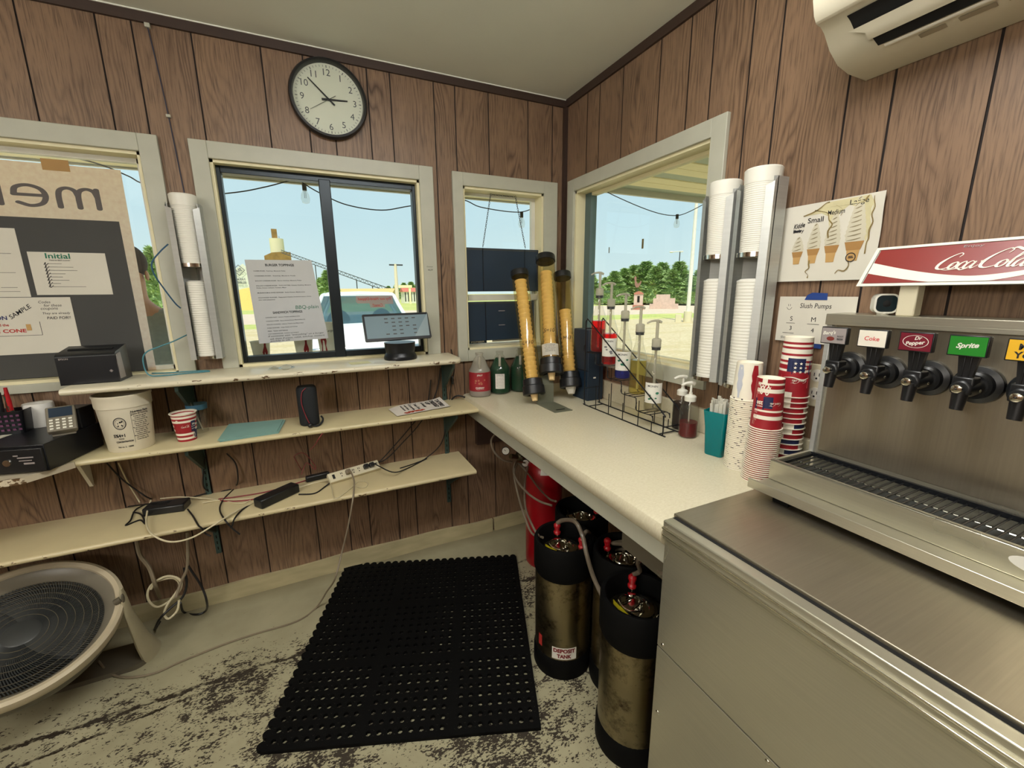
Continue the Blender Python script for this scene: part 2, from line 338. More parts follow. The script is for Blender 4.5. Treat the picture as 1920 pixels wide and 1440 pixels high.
        if bevel:
            b = o.modifiers.new('bevel', 'BEVEL'); b.width = bevel; b.segments = seg; b.limit_method = 'ANGLE'; b.angle_limit = math.radians(40)
        return o
ROOT = {}
def nth(n): return '%d%s' % (n, 'th' if 10 <= n % 100 <= 20 else {1: 'st', 2: 'nd', 3: 'rd'}.get(n % 10, 'th'))
def tag(o, label, cat, group=None):
    o['label'] = label; o['category'] = cat
    if group: o['group'] = group
    return o
def thing(name, label, cat, loc=(0, 0, 0), rotz=0., group=None):
    o = bpy.data.objects.new(name, None); COL.objects.link(o); o.location = loc; o.rotation_euler = (0, 0, rotz); o.empty_display_size = .02
    ROOT[o.name] = Vector(loc); return tag(o, label, cat, group)
def struct(name, loc=(0, 0, 0)):
    o = bpy.data.objects.new(name, None); COL.objects.link(o); o.location = loc; ROOT[o.name] = Vector(loc); o['kind'] = 'structure'; o.empty_display_size = .02; return o
def solo(g, name, mats, label, cat, loc, group=None, **k):
    """a thing of one mesh, its origin moved to loc"""
    L = Vector(loc); g.v = [q-L for q in g.v]; o = g.obj(name, mats, **k); o.location = L; ROOT[o.name] = L; return tag(o, label, cat, group)
def childw(g, name, mat, par, ang=None):
    """child of a turned root: world shape brought into the root's frame"""
    bpy.context.view_layer.update(); inv = (Matrix.Translation(par.location) @ par.rotation_euler.to_matrix().to_4x4()).inverted(); g.v = [inv @ q for q in g.v]; return g.obj(name, mat, par, angle=0, w=False)
def copy_tree(o, loc=None, rotz=None, label=None, scale=None, parent=None):
    c = o.copy(); COL.objects.link(c)
    if parent: c.parent = parent
    if loc is not None: c.location = loc
    if rotz is not None: c.rotation_euler = (c.rotation_euler[0], c.rotation_euler[1], rotz)
    if scale is not None: c.scale = scale
    if label: c['label'] = label
    for ch in list(o.children): copy_tree(ch, parent=c)
    return c
# ------------------------------------------------------------------ lettering (2-D shapes laid on surfaces)
_tc = {}
def text2d(txt, bold=0., shear=0., jit=0.):
    key = (txt, bold, shear)
    if key not in _tc:
        cu = bpy.data.curves.new('t', 'FONT'); cu.body = txt; cu.size = 1; cu.offset = bold; cu.shear = shear; cu.resolution_u = 3; cu.align_x = 'LEFT'
        ob = bpy.data.objects.new('t', cu); COL.objects.link(ob); dg = bpy.context.evaluated_depsgraph_get(); dg.update()
        me = bpy.data.meshes.new_from_object(ob.evaluated_get(dg)); bpy.data.objects.remove(ob); bpy.data.curves.remove(cu)
        _tc[key] = ([(v.co.x, v.co.y) for v in me.vertices], [tuple(p.vertices) for p in me.polygons]); bpy.data.meshes.remove(me)
    return _tc[key]
def fit(d, w=None, h=None, x=0., y=0., align='c', mirror=False, rot=0.):
    """scale a 2-D shape to width w and/or height h and put its middle ('c') or left middle ('l') at x, y"""
    if not d[0]: return d
    xs = [p[0] for p in d[0]]; ys = [p[1] for p in d[0]]; a, b, c, e = min(xs), max(xs), min(ys), max(ys)
    sx_ = w/(b-a) if w else None; sy_ = h/(e-c) if h else None
    sx_ = sx_ or sy_; sy_ = sy_ or sx_; mx = (a+b)/2 if align == 'c' else a; my = (c+e)/2
    cr, sr = math.cos(rot), math.sin(rot); o = []
    for px, py in d[0]:
        qx, qy = (px-mx)*sx_*(-1 if mirror else 1), (py-my)*sy_; o.append((x+qx*cr-qy*sr, y+qx*sr+qy*cr))
    return (o, d[1])
def join2d(*ds):
    v, f = [], []
    for d in ds:
        o = len(v); v += list(d[0]); f += [tuple(o+i for i in q) for q in d[1]]
    return (v, f)
def stroke(pts, w, k=6):
    """pen stroke: (x, y[, width factor]) points, round pen of width w"""
    p3 = [(q[0], q[1], q[2] if len(q) > 2 else 1.) for q in pts]; sp = smooth_pts(p3, k) if len(p3) > 2 else [Vector(q) for q in p3]
    v = []; n = len(sp)
    for i, q in enumerate(sp):
        a, b = sp[max(i-1, 0)], sp[min(i+1, n-1)]; d = V(b.x-a.x, b.y-a.y); d = d.normalized() if d.length > 1e-9 else V(1, 0); h = w*q.z/2
        v += [(q.x-d.y*h, q.y+d.x*h), (q.x+d.y*h, q.y-d.x*h)]
    return (v, [(2*i, 2*i+1, 2*i+3, 2*i+2) for i in range(n-1)])
def rect(x0, y0, x1, y1): return ([(x0, y0), (x1, y0), (x1, y1), (x0, y1)], [(0, 1, 2, 3)])
def poly2(p): return (list(p), [tuple(range(len(p)))])
def star(x, y, r):
    p = [(x, y)]+[(x+math.sin(PI*i/5)*(r if i % 2 == 0 else r*.42), y+math.cos(PI*i/5)*(r if i % 2 == 0 else r*.42)) for i in range(10)]
    return (p, [(0, 1+(i+1) % 10, 1+i) for i in range(10)])
def ring(x, y, r, w, n=32, sy=1.):
    v = []
    for i in range(n): a = 2*PI*i/n; v += [(x+math.cos(a)*r, y+math.sin(a)*r*sy), (x+math.cos(a)*(r-w), y+math.sin(a)*(r-w)*sy)]
    return (v, [(2*i, 2*i+1, (2*i+3) % (2*n), (2*i+2) % (2*n)) for i in range(n)])
def disc2(x, y, r, n=20, sy=1.): return ([(x+math.cos(2*PI*i/n)*r, y+math.sin(2*PI*i/n)*r*sy) for i in range(n)], [tuple(range(n))])
def shear2(d, k): return ([(x+y*k, y) for x, y in d[0]], d[1])
def plane(o, u, v, n_=(0, 0, 0), off=0.):
    o, u, v = Vector(o), Vector(u).normalized(), Vector(v).normalized(); q = Vector(n_)*off
    return lambda x, y: o+u*x+v*y+q
def script_logo():
    """flowing two-word script of the red sign, about 6.1 wide, 1.6 high"""
    o = []
    def C(x, s=1.): return [stroke([(x+1.02*s, 1.12*s, .35), (x+1.12*s, 1.38*s, .6), (x+.9*s, 1.5*s, .5), (x+.45*s, 1.15*s, .9), (x+.12*s, .62*s, 1.9), (x+.1*s, .18*s, 1.7), (x+.4*s, .0, .8), (x+.8*s, .14*s, .45), (x+1.1*s, .4*s, .3)], .12)]
    def oo(x): return [stroke([(x+.32, .66, .5), (x+.1, .48, 1.2), (x+.06, .16, 1.6), (x+.22, .02, .7), (x+.44, .22, 1.), (x+.48, .52, 1.2), (x+.32, .68, .5), (x+.5, .5, .4), (x+.7, .5, .3)], .12)]
    def cc(x): return [stroke([(x+.46, .52, .9), (x+.4, .68, .5), (x+.18, .55, 1.), (x+.06, .22, 1.7), (x+.2, .02, .8), (x+.42, .12, .4), (x+.6, .32, .3)], .12)]
    def aa(x): return [stroke([(x+.48, .6, .5), (x+.3, .68, .5), (x+.1, .46, 1.2), (x+.06, .14, 1.6), (x+.2, .02, .6), (x+.42, .3, .4), (x+.56, .66, .5)], .12), stroke([(x+.56, .66, 1.), (x+.48, .2, 1.6), (x+.56, .02, .9), (x+.72, .12, .4), (x+.85, .3, .3)], .12)]
    o += C(0) + oo(.82) + cc(1.35) + aa(1.8) + [stroke([(2.62, .62, .8), (2.86, .66, 1.)], .12)]
    o += C(2.72, 1.12) + [stroke([(3.82, 1.6, .5), (4.1, 1.72, 1.2), (4.5, 1.52, 1.5), (4.95, 1.42, 1.2), (5.3, 1.56, .7), (5.5, 1.66, .3)], .12)]
    o += oo(3.72) + [stroke([(4.3, .4, .3), (4.7, 1.0, .5), (4.86, 1.4, .6), (4.74, 1.42, .6), (4.5, .8, 1.3), (4.42, .2, 1.6), (4.52, .02, .8), (4.7, .2, .3)], .12)] + aa(4.66)
    o += [stroke([(.4, .0, .5), (.9, -.1, .6), (1.5, .02, .9), (1.8, -.12, .9), (2.2, .05, .4)], .1)]
    return shear2(join2d(*o), .22)
SCRIPT = script_logo()
# ------------------------------------------------------------------ ROOM SHELL
CZ = 2.521; XL, YB = -3.9, -4.3
def panel_wall(name, axis, grooves, holes, a0, a1, mats, top=CZ):
    """paneled wall: a thin plank skin with real grooves in front of a slab; axis 0 = along x (y=0), 1 = along y (x=0)"""
    g = G(); gw = .0028
    gs = sorted(q for q in grooves if a0 < q < a1); ed = [a0]+gs+[a1]
    def put(u0, u1, z0, z1, d0, d1, m, uvk=None):
        if axis == 0: P_ = [(u0, d0, z0), (u1, d0, z0), (u1, d0, z1), (u0, d0, z1)]
        else: P_ = [(d0, u1, z0), (d0, u0, z0), (d0, u0, z1), (d0, u1, z1)]
        g.add(P_, [(0, 1, 2, 3)], m)
        if uvk is not None:
            us = [u0, u1, u1, u0] if axis == 0 else [u1, u0, u0, u1]
            g.uv[len(g.f)-1] = [(us[i]+uvk*3.17, (z0, z0, z1, z1)[i]+uvk*1.93) for i in range(4)]
    def cells(u0, u1, fn):
        us = sorted({u0, u1, *[h[i] for h in holes for i in (0, 1) if u0 < h[i] < u1]}); zs = sorted({0., top, *[h[i] for h in holes for i in (2, 3)]})
        for i in range(len(us)-1):
            for j in range(len(zs)-1):
                cu, cz_ = (us[i]+us[i+1])/2, (zs[j]+zs[j+1])/2
                if not any(h[0] < cu < h[1] and h[2] < cz_ < h[3] for h in holes): fn(us[i], us[i+1], zs[j], zs[j+1])
    for i in range(len(ed)-1):
        cells(ed[i]+(gw if i else 0), ed[i+1]-(gw if i < len(ed)-2 else 0), lambda a, b, c, d: put(a, b, c, d, 0., 0., 0, i+1))
    def slab(a, b, c, d):
        if axis == 0: g.box((a, .004, c), (b, .105, d), 1)
        else: g.box((.004, a, c), (.105, b, d), 1)
    cells(a0, a1, slab)
    return g.obj(name, mats, kind='structure', angle=0)
GB = [-3.86, -3.66, -3.55, -3.35, -3.12, -2.97, -2.86, -2.70, -2.63, -2.43, -2.228, -2.015, -1.911, -1.727, -1.491, -1.334, -1.228, -1.072, -.969, -.761, -.653, -.473, -.242, -.089]
GR = [-4.1, -3.9, -3.6, -3.45, -3.2, -3.0, -2.79, -2.58, -2.37, -2.2, -2.1, -1.95, -1.757, -1.571, -1.463, -1.251, -1.146, -.990, -.882, -.726, -.491, -.314, -.208]
W1 = (-3.0, -1.952, 1.147, 2.030); W2 = (-1.728, -.857, 1.155, 2.030); W3 = (-.630, -.146, 1.163, 2.024); W4 = (-1.025, -.118, 1.155, 2.026)
panel_wall('wall_back', 0, GB, [W1, W2, W3], XL, .105, ['wood', 'groove'])
panel_wall('wall_right', 1, GR, [W4], YB, .0, ['wood', 'groove'])
G().box((XL-.1, YB-.1, 0), (XL, .105, CZ)).obj('wall_left', 'wood', kind='structure')
G().box((XL, YB-.1, 0), (.105, YB, CZ)).obj('wall_front', 'wood', kind='structure')
G().box((XL-.1, YB-.1, -.12), (.105, .105, 0)).obj('floor', 'floor', kind='structure')
G().box((XL-.1, YB-.1, CZ), (.105, .105, CZ+.12)).obj('ceiling', 'ceil', kind='structure')
g = G().box((XL, -.012, CZ-.038), (0, 0, CZ-.004)); g.box((XL, -.016, CZ-.004), (0, 0, CZ), 1); g.obj('trim_1', ['darkwood', 'ceil'], kind='structure')
G().box((-.012, YB, CZ-.038), (0, -.012, CZ)).obj('trim_2', 'darkwood', kind='structure')
G().box((-.022, -.022, 1.0), (0, 0, CZ-.038)).obj('trim_3', 'darkwood', kind='structure')
def baseb(x0, x1, name):
    n = int((x1-x0)/.06); g = G()
    def fn(i, top): x = x0+(x1-x0)*i/n; return x, -.014-.003*math.sin(x*9), .0 if not top else .090+.006*math.sin(x*4.1)+.003*math.sin(x*13)
    vs = []; fs = []
    for i in range(n+1):
        x, y, _ = fn(i, 0); z = fn(i, 1)[2]; vs += [(x, y, 0), (x, y, z), (x, 0, z)]
    for i in range(n): a = 3*i; fs += [(a, a+3, a+4, a+1), (a+1, a+4, a+5, a+2)]
    fs += [(0, 1, 2), (3*n+2, 3*n+1, 3*n)]
    g.add(vs, fs); return g.obj(name, 'base', kind='structure')
baseb(XL, -.503, 'baseboard_back'); baseb(-.493, -.0, 'baseboard_back.001')
G().box((-.014, YB, 0), (0, -.014, .09)).obj('baseboard_right', 'base', kind='structure')
# ---------------------------------------------------------------- WINDOWS (frame, jamb, sash, pane)
def casing(g, ax, o, h, d=.018):
    """flat boards around hole h inside outer rectangle o"""
    def b(u0, u1, z0, z1):
        if u1-u0 < .002 or z1-z0 < .002: return
        g.box((u0, -d, z0), (u1, 0, z1)) if ax == 0 else g.box((-d, u0, z0), (0, u1, z1))
    b(o[0], h[0], o[2], o[3]); b(h[1], o[1], o[2], o[3]); b(h[0], h[1], h[3], o[3]); b(h[0], h[1], o[2], h[2])
def jambs(g, ax, h, t=.012, dep=.125):
    def b(u0, u1, z0, z1):
        g.box((u0, -.004, z0), (u1, dep, z1)) if ax == 0 else g.box((-.004, u0, z0), (dep, u1, z1))
    b(h[0], h[0]+t, h[2], h[3]); b(h[1]-t, h[1], h[2], h[3]); b(h[0], h[1], h[3]-t, h[3]); b(h[0], h[1], h[2], h[2]+t)
def bars(ax, rects, d0, d1, m=0):
    g = G()
    for u0, u1, z0, z1 in rects: g.box((u0, d0, z0), (u1, d1, z1), m) if ax == 0 else g.box((d0, u0, z0), (d1, u1, z1), m)
    return g
w1 = struct('window_1', (-2.4, 0, 1.15)); g = G(); casing(g, 0, (-3.06, -1.889, 1.113, 2.094), W1); g.obj('window_frame', 'trimw', w1, .002)
g = G(); jambs(g, 0, W1); g.obj('jamb', 'jamb', w1)
bars(0, [(-2.98, -1.965, 1.160, 1.178), (-2.98, -1.965, 2.0, 2.018), (-1.985, -1.965, 1.16, 2.018)], .06, .085).obj('sash', 'vinyl', w1)
bars(0, [(-2.98, -1.985, 1.178, 2.0)], .070, .073).obj('pane', 'glass', w1)
w2 = struct('window_2', (-1.3, 0, 1.15)); g = G(); casing(g, 0, (-1.790, -.787, 1.155, 2.096), W2); g.obj('window_frame', 'trimw', w2, .002)
g = G(); jambs(g, 0, W2); g.obj('jamb', 'jamb', w2)
bars(0, [(-1.716, -1.700, 1.167, 2.018), (-.885, -.869, 1.167, 2.018), (-1.70, -.885, 1.990, 2.018), (-1.70, -.885, 1.167, 1.196)], .035, .085).obj('sash', 'sashb', w2, .002)
bars(0, [(-1.318, -1.268, 1.167, 2.0)], .030, .070).obj('meeting_stile', 'sashb', w2, .003)
bars(0, [(-1.700, -1.318, 1.196, 1.990), (-1.268, -.885, 1.196, 1.990)], .060, .063).obj('pane', 'glass', w2)
w3 = struct('window_3', (-.39, 0, 1.16)); g = G(); casing(g, 0, (-.687, -.060, 1.100, 2.088), W3); g.obj('window_frame', 'trimw', w3, .002)
g = G(); jambs(g, 0, W3); g.obj('jamb', 'jamb', w3)
bars(0, [(-.618, -.604, 1.175, 2.012), (-.180, -.158, 1.175, 2.012), (-.604, -.180, 1.998, 2.012), (-.604, -.180, 1.175, 1.185)], .075, .10).obj('sash', 'vinyl', w3)
bars(0, [(-.604, -.180, 1.185, 1.998)], .086, .089).obj('pane', 'glass', w3)
w4 = struct('window_4', (0, -.57, 1.16)); g = G(); casing(g, 1, (-1.090, -.054, 1.088, 2.090), W4); g.obj('window_frame', 'trimw', w4, .002)
g = G(); jambs(g, 1, W4); g.obj('jamb', 'jamb', w4)
bars(1, [(-.185, -.130, 1.167, 2.014)], .055, .095).obj('sash_stile', 'sasht', w4, .002)
bars(1, [(-1.013, -.998, 1.167, 2.014), (-.998, -.185, 1.998, 2.014), (-.998, -.185, 1.167, 1.176)], .058, .092).obj('sash', 'jamb', w4, .002)
bars(1, [(-.998, -.185, 1.180, 1.998)], .072, .075).obj('pane', 'glass', w4)
# handwriting on the window casing
g = G(); g.decal(join2d(fit(text2d('Dustman', shear=.3), w=.032, x=0, y=.008), fit(text2d('4629', shear=.2), w=.026, x=.002, y=-.008)), plane(AY(806, 503, -.0186), (1, 0, 0), (0, 0, 1))); g.obj('handwriting', 'ink', w2, angle=0)
# ---------------------------------------------------------------- ADDED FILL LAMPS (out of view)
M['lens'] = emis('fill_lens_glow', (252, 250, 246), FILL_LAMP); M['globe'] = emis('fill_globe_glow', (253, 249, 240), FILL_GLOBE)
x, y = -1.10, -1.72
t = thing('fill_fixture', 'long fluorescent fixture added on the ceiling, out of view, to brighten the room', 'fill light', (x, y, CZ))  # fixture added out of view to light the counter and right wall
G().box((x-.62, y-.10, CZ-.045), (x+.62, y+.10, CZ)).obj('housing', 'white', t, .004)
g = G(); pr = [(-.085, 0), (-.085, -.03), (-.06, -.055), (.06, -.055), (.085, -.03), (.085, 0)]
g.prism(pr, (x-.60, y, CZ-.045), (0, 1, 0), (0, 0, 1), (1.20, 0, 0)); g.obj('diffuser', 'lens', t)
for x, y, lab in ((-3.05, -2.10, 'added unseen globe fill lamp nearest the windows'), (-3.35, -3.4, 'added unseen globe fill lamp deepest in the left rear corner'), (-3.50, -2.75, 'added unseen globe fill lamp nearest the left wall')):
    t = thing('fill_pendant', lab, 'lamp', (x, y, CZ), group='added globe fill lamps')  # unseen globes added to lift the walls and ceiling
    G().cyl((x, y, CZ-.02), (x, y, CZ), .05, n=20).obj('canopy', 'white', t); G().cyl((x, y, 2.12), (x, y, CZ-.02), .004, n=8).obj('cord', 'wire_b', t)
    G().sph((x, y, 1.95), .17, n=28, k=18).obj('globe', 'globe', t); G().cyl((x, y, 2.11), (x, y, 2.15), .03, n=16).obj('cap', 'chrome', t)
# ---------------------------------------------------------------- SHELVES ON THE BACK WALL
def shelf(x0, x1, yf, z, th, mat, name, label, round_=.0, extra=None):
    t = thing(name, label, 'shelf', ((x0+x1)/2, 0, z))
    r = th/2; prof = [(0, -th), (yf+r, -th), (yf+r*.3, -th*.85), (yf, -th*.5), (yf+r*.3, -th*.15), (yf+r, 0), (0, 0)]
    g = G()
    if round_:
        # rounded right end
        n = 10; rows = []
        xs = [x0]+[x1-round_+round_*math.sin(PI/2*i/n) for i in range(n+1)]
        for k, x in enumerate(xs):
            s = 0 if k < 2 else round_*(1-math.cos(PI/2*(k-1)/n)); rows.append([V(x, min(p[0]+s if p[0] < -.001 else p[0], 0), z+p[1]) for p in prof])
    else: rows = [[V(x, p[0], z+p[1]) for p in prof] for x in (x0, x1)]
    n = len(prof)
    g.add([q for r_ in rows for q in r_], [(i*n+j, (i+1)*n+j, (i+1)*n+j+1, i*n+j+1) for i in range(len(rows)-1) for j in range(n-1)]+[tuple(range(n))[::-1], tuple((len(rows)-1)*n+j for j in range(n))])
    g.obj('board', mat, t, angle=50); return t
M['shelf1'] = shelfmat('glossy_shelf_paint', -.262, (216, 208, 182), .61); M['shelf2'] = shelfmat('cream_shelf_paint', -.268, (204, 192, 152), .66); M['shelf3'] = shelfmat('chipped_shelf_paint', -.310, (204, 190, 150), .62)
M['shelf4'] = shelfmat('peeling_shelf_paint', -.378, (206, 194, 170), .45)
sh1 = shelf(-2.243, -.742, -.262, 1.155, .024, 'shelf1', 'wall_shelf', 'glossy cream top shelf with chipped edge, under the windows', .05)
sh2 = shelf(-3.2, -.662, -.268, .888, .022, 'shelf2', 'wall_shelf', 'cream middle wall shelf holding the bucket and speaker')
sh3 = shelf(-3.2, -.705, -.310, .568, .022, 'shelf3', 'wall_shelf', 'chipped cream bottom wall shelf with the power strip')
g = G(); pp = [(-3.2, -.268), (-2.24, -.268), (-2.335, -.378), (-3.2, -.378)]
g.prism([(x, y) for x, y in pp], (0, 0, .866), (1, 0, 0), (0, 1, 0), (0, 0, .022)); g.obj('extension_board', 'shelf4', sh2, .004)
# shelf standards and brackets
def bracket(x, z, d, mat, name, label, grp, zz=None):
    t = thing(name, label, 'bracket', (x, 0, z-.16), group=grp)
    g = G(); g.prism([(-.002, -.005), (-.002, -.17), (-.014, -.17), (-d, -.028), (-d, -.005)], (x-.006, 0, z), (0, 1, 0), (0, 0, 1), (.012, 0, 0)); g.obj('arm', mat, t)
    G().cyl((x, -.015, z-.155), (x, -.019, z-.155), .004, n=10).obj('screw', 'chrome', t); return t
M['tealmetal'] = P('teal_painted_steel', (62, 84, 80), .5, .3)
for x, lab in ((-1.925, 'under the paper cup'), (-.775, 'near the counter end of the shelves')):
    g = G().box((x-.011, -.007, .26), (x+.011, 0, 1.13)); 
    for k in range(28): g.box((x-.002, -.0075, .28+k*.03), (x+.002, -.0071, .295+k*.03), 1)
    solo(g, 'shelf_standard', ['tealmetal', 'dk'], 'slotted teal-grey metal shelf standard on the wall '+lab, 'shelf standard', (x, 0, .26), 'shelf standards')
    for z, d, s in ((.866, .22, 'middle'), (.546, .24, 'bottom'), (1.131, .2, 'top')):
        bracket(x, z, d, 'tealmetal', 'shelf_bracket', 'teal-grey bracket holding the %s shelf %s' % (s, lab), 'shelf brackets')
bracket(-2.317, .866, .09, 'white', 'shelf_bracket', 'white-painted bracket under the middle shelf below the bucket', 'shelf brackets')
# ---------------------------------------------------------------- COUNTER
CT = .912
t = thing('counter', 'cream laminate counter along the right wall under the corner window', 'counter', (-.33, -.8, 0))
g = G(); pr = [(0, CT), (-.645, CT), (-.662, CT-.006), (-.670, CT-.022), (-.668, CT-.045), (-.655, CT-.062), (-.64, CT-.062), (-.64, CT-.035), (0, CT-.035)]
g.prism(pr, (0, -1.552, 0), (1, 0, 0), (0, 0, 1), (0, 1.550, 0)); g.obj('worktop', M.setdefault('lam', laminate()), t, angle=35)
G().box((-.640, -1.552, .785), (-.622, -.004, CT-.035)).obj('apron', 'trimw', t, .002)
g = G(); g.box((-.020, -1.552, CT), (0, -.002, 1.012)); g.obj('backsplash', 'lam', t, .003)
for y in (-.022, -1.53): G().box((-.60, y-.018, .0 if y < -1 else .60), (-.02, y+.018, CT-.036)).obj('support', 'darkwood', t)
g = G().box((-.600, -1.540, .70), (-.560, -1.33, .80)); g.obj('back_rail', 'greyd', t)
# ---------------------------------------------------------------- ICE BIN (stainless)
BY0, BY1, BX, BZ = -3.05, -1.556, -.660, .924
t = thing('ice_bin', 'big stainless steel ice bin filling the lower right corner of the room', 'ice bin', (-.33, -2.3, 0))
G().box((-.650, BY0, .06), (-.004, BY1, .880)).obj('body', 'steel', t)
g = G(); g.box((BX, BY0, .562), (-.6495, BY1, .872)); g.obj('upper_panel', 'steel', t, .0015)
g = G(); g.box((BX, BY0, .075), (-.6495, BY1, .558)); g.obj('lower_panel', 'steel', t, .0015)
g = G(); g.box((BX-.006, BY0, .874), (-.60, BY1+.004, BZ)); g.obj('door_track', 'steel', t, .003)
g = G(); g.box((BX-.012, BY0, .903), (BX-.004, BY1+.002, .908)); g.box((BX-.010, BY0, .884), (BX-.004, BY1+.002, .889)); g.obj('track_ridge', 'chrome', t, .001)
g = G(); g.box((BX+.030, BY0, BZ-.004), (-.30, BY1+.006, BZ+.008)); g.obj('lid', 'steelh', t, .002)
g = G(); g.box((-.30, BY0, BZ-.05), (-.004, BY1, BZ)); g.obj('rear_top', 'steelh', t)
G().box((BX+.022, BY0, BZ-.002), (BX+.030, BY1, BZ+.001)).obj('lid_gap', 'dk', t)  # dark gap line along the lid put in as a dark strip
for y, z in ((-1.575, .575), (-1.575, .36), (-1.575, .14), (-1.862, .548), (-2.2, .548)):
    G().lathe((BX, y, z), [(0, -.003), (.004, -.0025), (.006, 0)][::-1], n=12, axis=(-1, 0, 0)).obj('screw', 'chrome', t)
    G().sph((BX, y, z), .0055, (.5, 1, 1), 12, 8).obj('screw_head', 'chrome', t)
for x in (-.60, -.08): G().cyl((x, BY1-.06, 0), (x, BY1-.06, .075), .02, n=12).obj('leg', 'greyp', t)
# ---------------------------------------------------------------- SODA DISPENSER
DY0, DY1 = -2.50, -1.557
t = disp = thing('soda_dispenser', 'stainless fountain drink tower with black taps and drip tray on the ice bin', 'soda dispenser', (-.2, -2.0, BZ))
g = G(); g.box((-.100, DY0, .955), (-.012, DY1-.012, 1.395)); g.obj('tower', 'steel', t)
g = G(); g.box((-.103, DY0, 1.02), (-.099, DY1-.020, 1.385)); g.obj('front_panel', 'steelh', t, .001)
g = G(); g.box((-.118, DY0, 1.392), (-.008, DY1+.002, 1.412)); g.box((-.118, DY0, 1.382), (-.112, DY1+.002, 1.395)); g.obj('top_cap', 'steel', t, .002)
g = G(); g.box((-.112, DY1-.014, 1.00), (-.097, DY1, 1.392)); g.obj('corner_strip', 'alu', t, .002)
g = G(); g.box((-.362, DY0, .950), (-.012, DY1+.003, .958)); g.box((-.366, DY0, .950), (-.360, DY1+.003, .976)); g.obj('base_flange', 'steel', t, .0015)
g = G(); g.box((-.285, DY0, .958), (-.277, DY1, 1.016)); g.box((-.277, DY1-.008, .958), (-.105, DY1, 1.016)); g.box((-.285, DY0, 1.010), (-.268, DY1, 1.016)); g.obj('drip_tray', 'steel', t, .003)
G().box((-.277, DY0, .958), (-.105, DY1-.008, .966)).obj('tray_floor', 'darkg', t)
g = G(); g.box((-.272, DY0, 1.000), (-.266, DY1-.010, 1.008)); g.box((-.116, DY0, 1.000), (-.108, DY1-.010, 1.012)); g.box((-.272, DY1-.016, 1.0), (-.11, DY1-.010, 1.008))
y = DY1-.03
while y > DY0: g.cyl((-.270, y, 1.004), (-.112, y, 1.004), .0022, n=6); y -= .0165
g.obj('drip_grille', 'blackm', t)
G().cyl((-.19, DY0, .999), (-.19, DY1-.012, .999), .0016, n=6).obj('grille_rod', 'chrome', t)
for x in (-.33, -.05): G().box((x-.02, DY1-.10, BZ+.008), (x+.02, DY1-.06, .951)).obj('foot', 'blackr', t)
G().lathe((-.2852, -2.06, .990), [(.0001, -.002), (.03, -.002), (.03, 0)], n=24, axis=(-1, 0, 0)).obj('sticker_back', 'lbl', t)
g = G(); g.decal(disc2(0, 0, .052, 32, .32), plane((-.2868, -2.065, .992), (0, -1, 0), (0, 0, 1))); g.obj('oval_sticker', 'lbl', t)
g = G(); g.decal(join2d(disc2(0, 0, .018, 20, .5), fit(text2d('SERVE', .02), w=.04, x=.005, y=-.0)), plane((-.2872, -2.07, .992), (0, -1, 0), (0, 0, 1))); g.obj('sticker_print', 'inkgr', t)
def faucet(y, lab, face, deco):
    """tap built round its own mount at x=-.103"""
    t = thing('drink_faucet', lab, 'soda faucet', (-.103, y, 1.272), group='drink faucets')
    o = V(-.103, y, 1.272)
    def L(g, name, mat, bev=0., par=None): g.v = [q+o for q in g.v]; return g.obj(name, mat, par or t, bev)
    g = G(); g.lathe((0, 0, 0), [(.0001, 0), (.041, 0), (.042, .004), (.040, .012), (.030, .016), (.029, .030), (.024, .034), (.0001, .034)], n=32, axis=(-1, 0, 0)); L(g, 'mounting_flange', 'blackp')
    g = G(); g.lathe((0, 0, 0), [(.020, .030), (.021, .060), (.018, .085), (.016, .092), (.0001, .092)], n=24, axis=(-1, 0, 0)); g.obox((-.070, 0, .006), (.034, .034, .036)); L(g, 'valve_body', 'blackp', .003)
    g = G(); g.cyl((-.083, 0, -.004), (-.089, 0, -.046), .0135, .0105, n=18); L(g, 'nozzle', 'blackp', .001)
    g = G(); g.lathe((-.092, 0, .001), [(.004, 0), (.004, .010), (.0085, .011), (.0095, .014), (.0085, .017), (.004, .0185), (.0001, .0185)], n=20, axis=(-1, 0, 0)); L(g, 'chrome_screw', 'chrome')
    G().sph(o+V(-.1105, 0, .001), .0022, n=8, k=6).obj('screw_centre', 'blackp', t)
    g = G(); g.sph((-.058, -.019, -.004), .0035, n=10, k=6); L(g, 'side_screw', 'chrome')
    g = G(); g.prism([(-.010, .016), (.010, .016), (.0165, .074), (-.0165, .074)], (-.070, 0, 0), (0, 1, 0), (0, 0, 1), (-.012, 0, 0))
    for dy in (-.005, .005): g.box((-.0835, dy-.0015, .02), (-.081, dy+.0015, .072))
    L(g, 'lever', 'blackp', .002)
    g = G(); g.box((-.098, -.030, .068), (-.084, .030, .111)); h = L(g, 'label_holder', 'blackp', .0015)
    g = G(); g.box((-.0992, -.0275, .0705), (-.0978, .0275, .1085)); L(g, 'label_face', face, 0, t)
    f = plane(o+V(-.0996, 0, .0895), (0, -1, 0), (0, 0, 1))
    for k, (d, mt) in enumerate(deco): G().decal(d, lambda x, y_, k=k: f(x, y_)+V(-.0001*k, 0, 0)).obj('label_print', mt, t, angle=0)
    return t
for nm, c in (('fgrey', (150, 142, 140)), ('fwhite', (232, 226, 212)), ('fmaroon', (110, 18, 38)), ('fgreen', (30, 124, 34)), ('fyel', (230, 180, 40)), ('froot', (120, 50, 44)), ('cokeink', (206, 62, 70))): M[nm] = P('face_'+nm, c, .4)
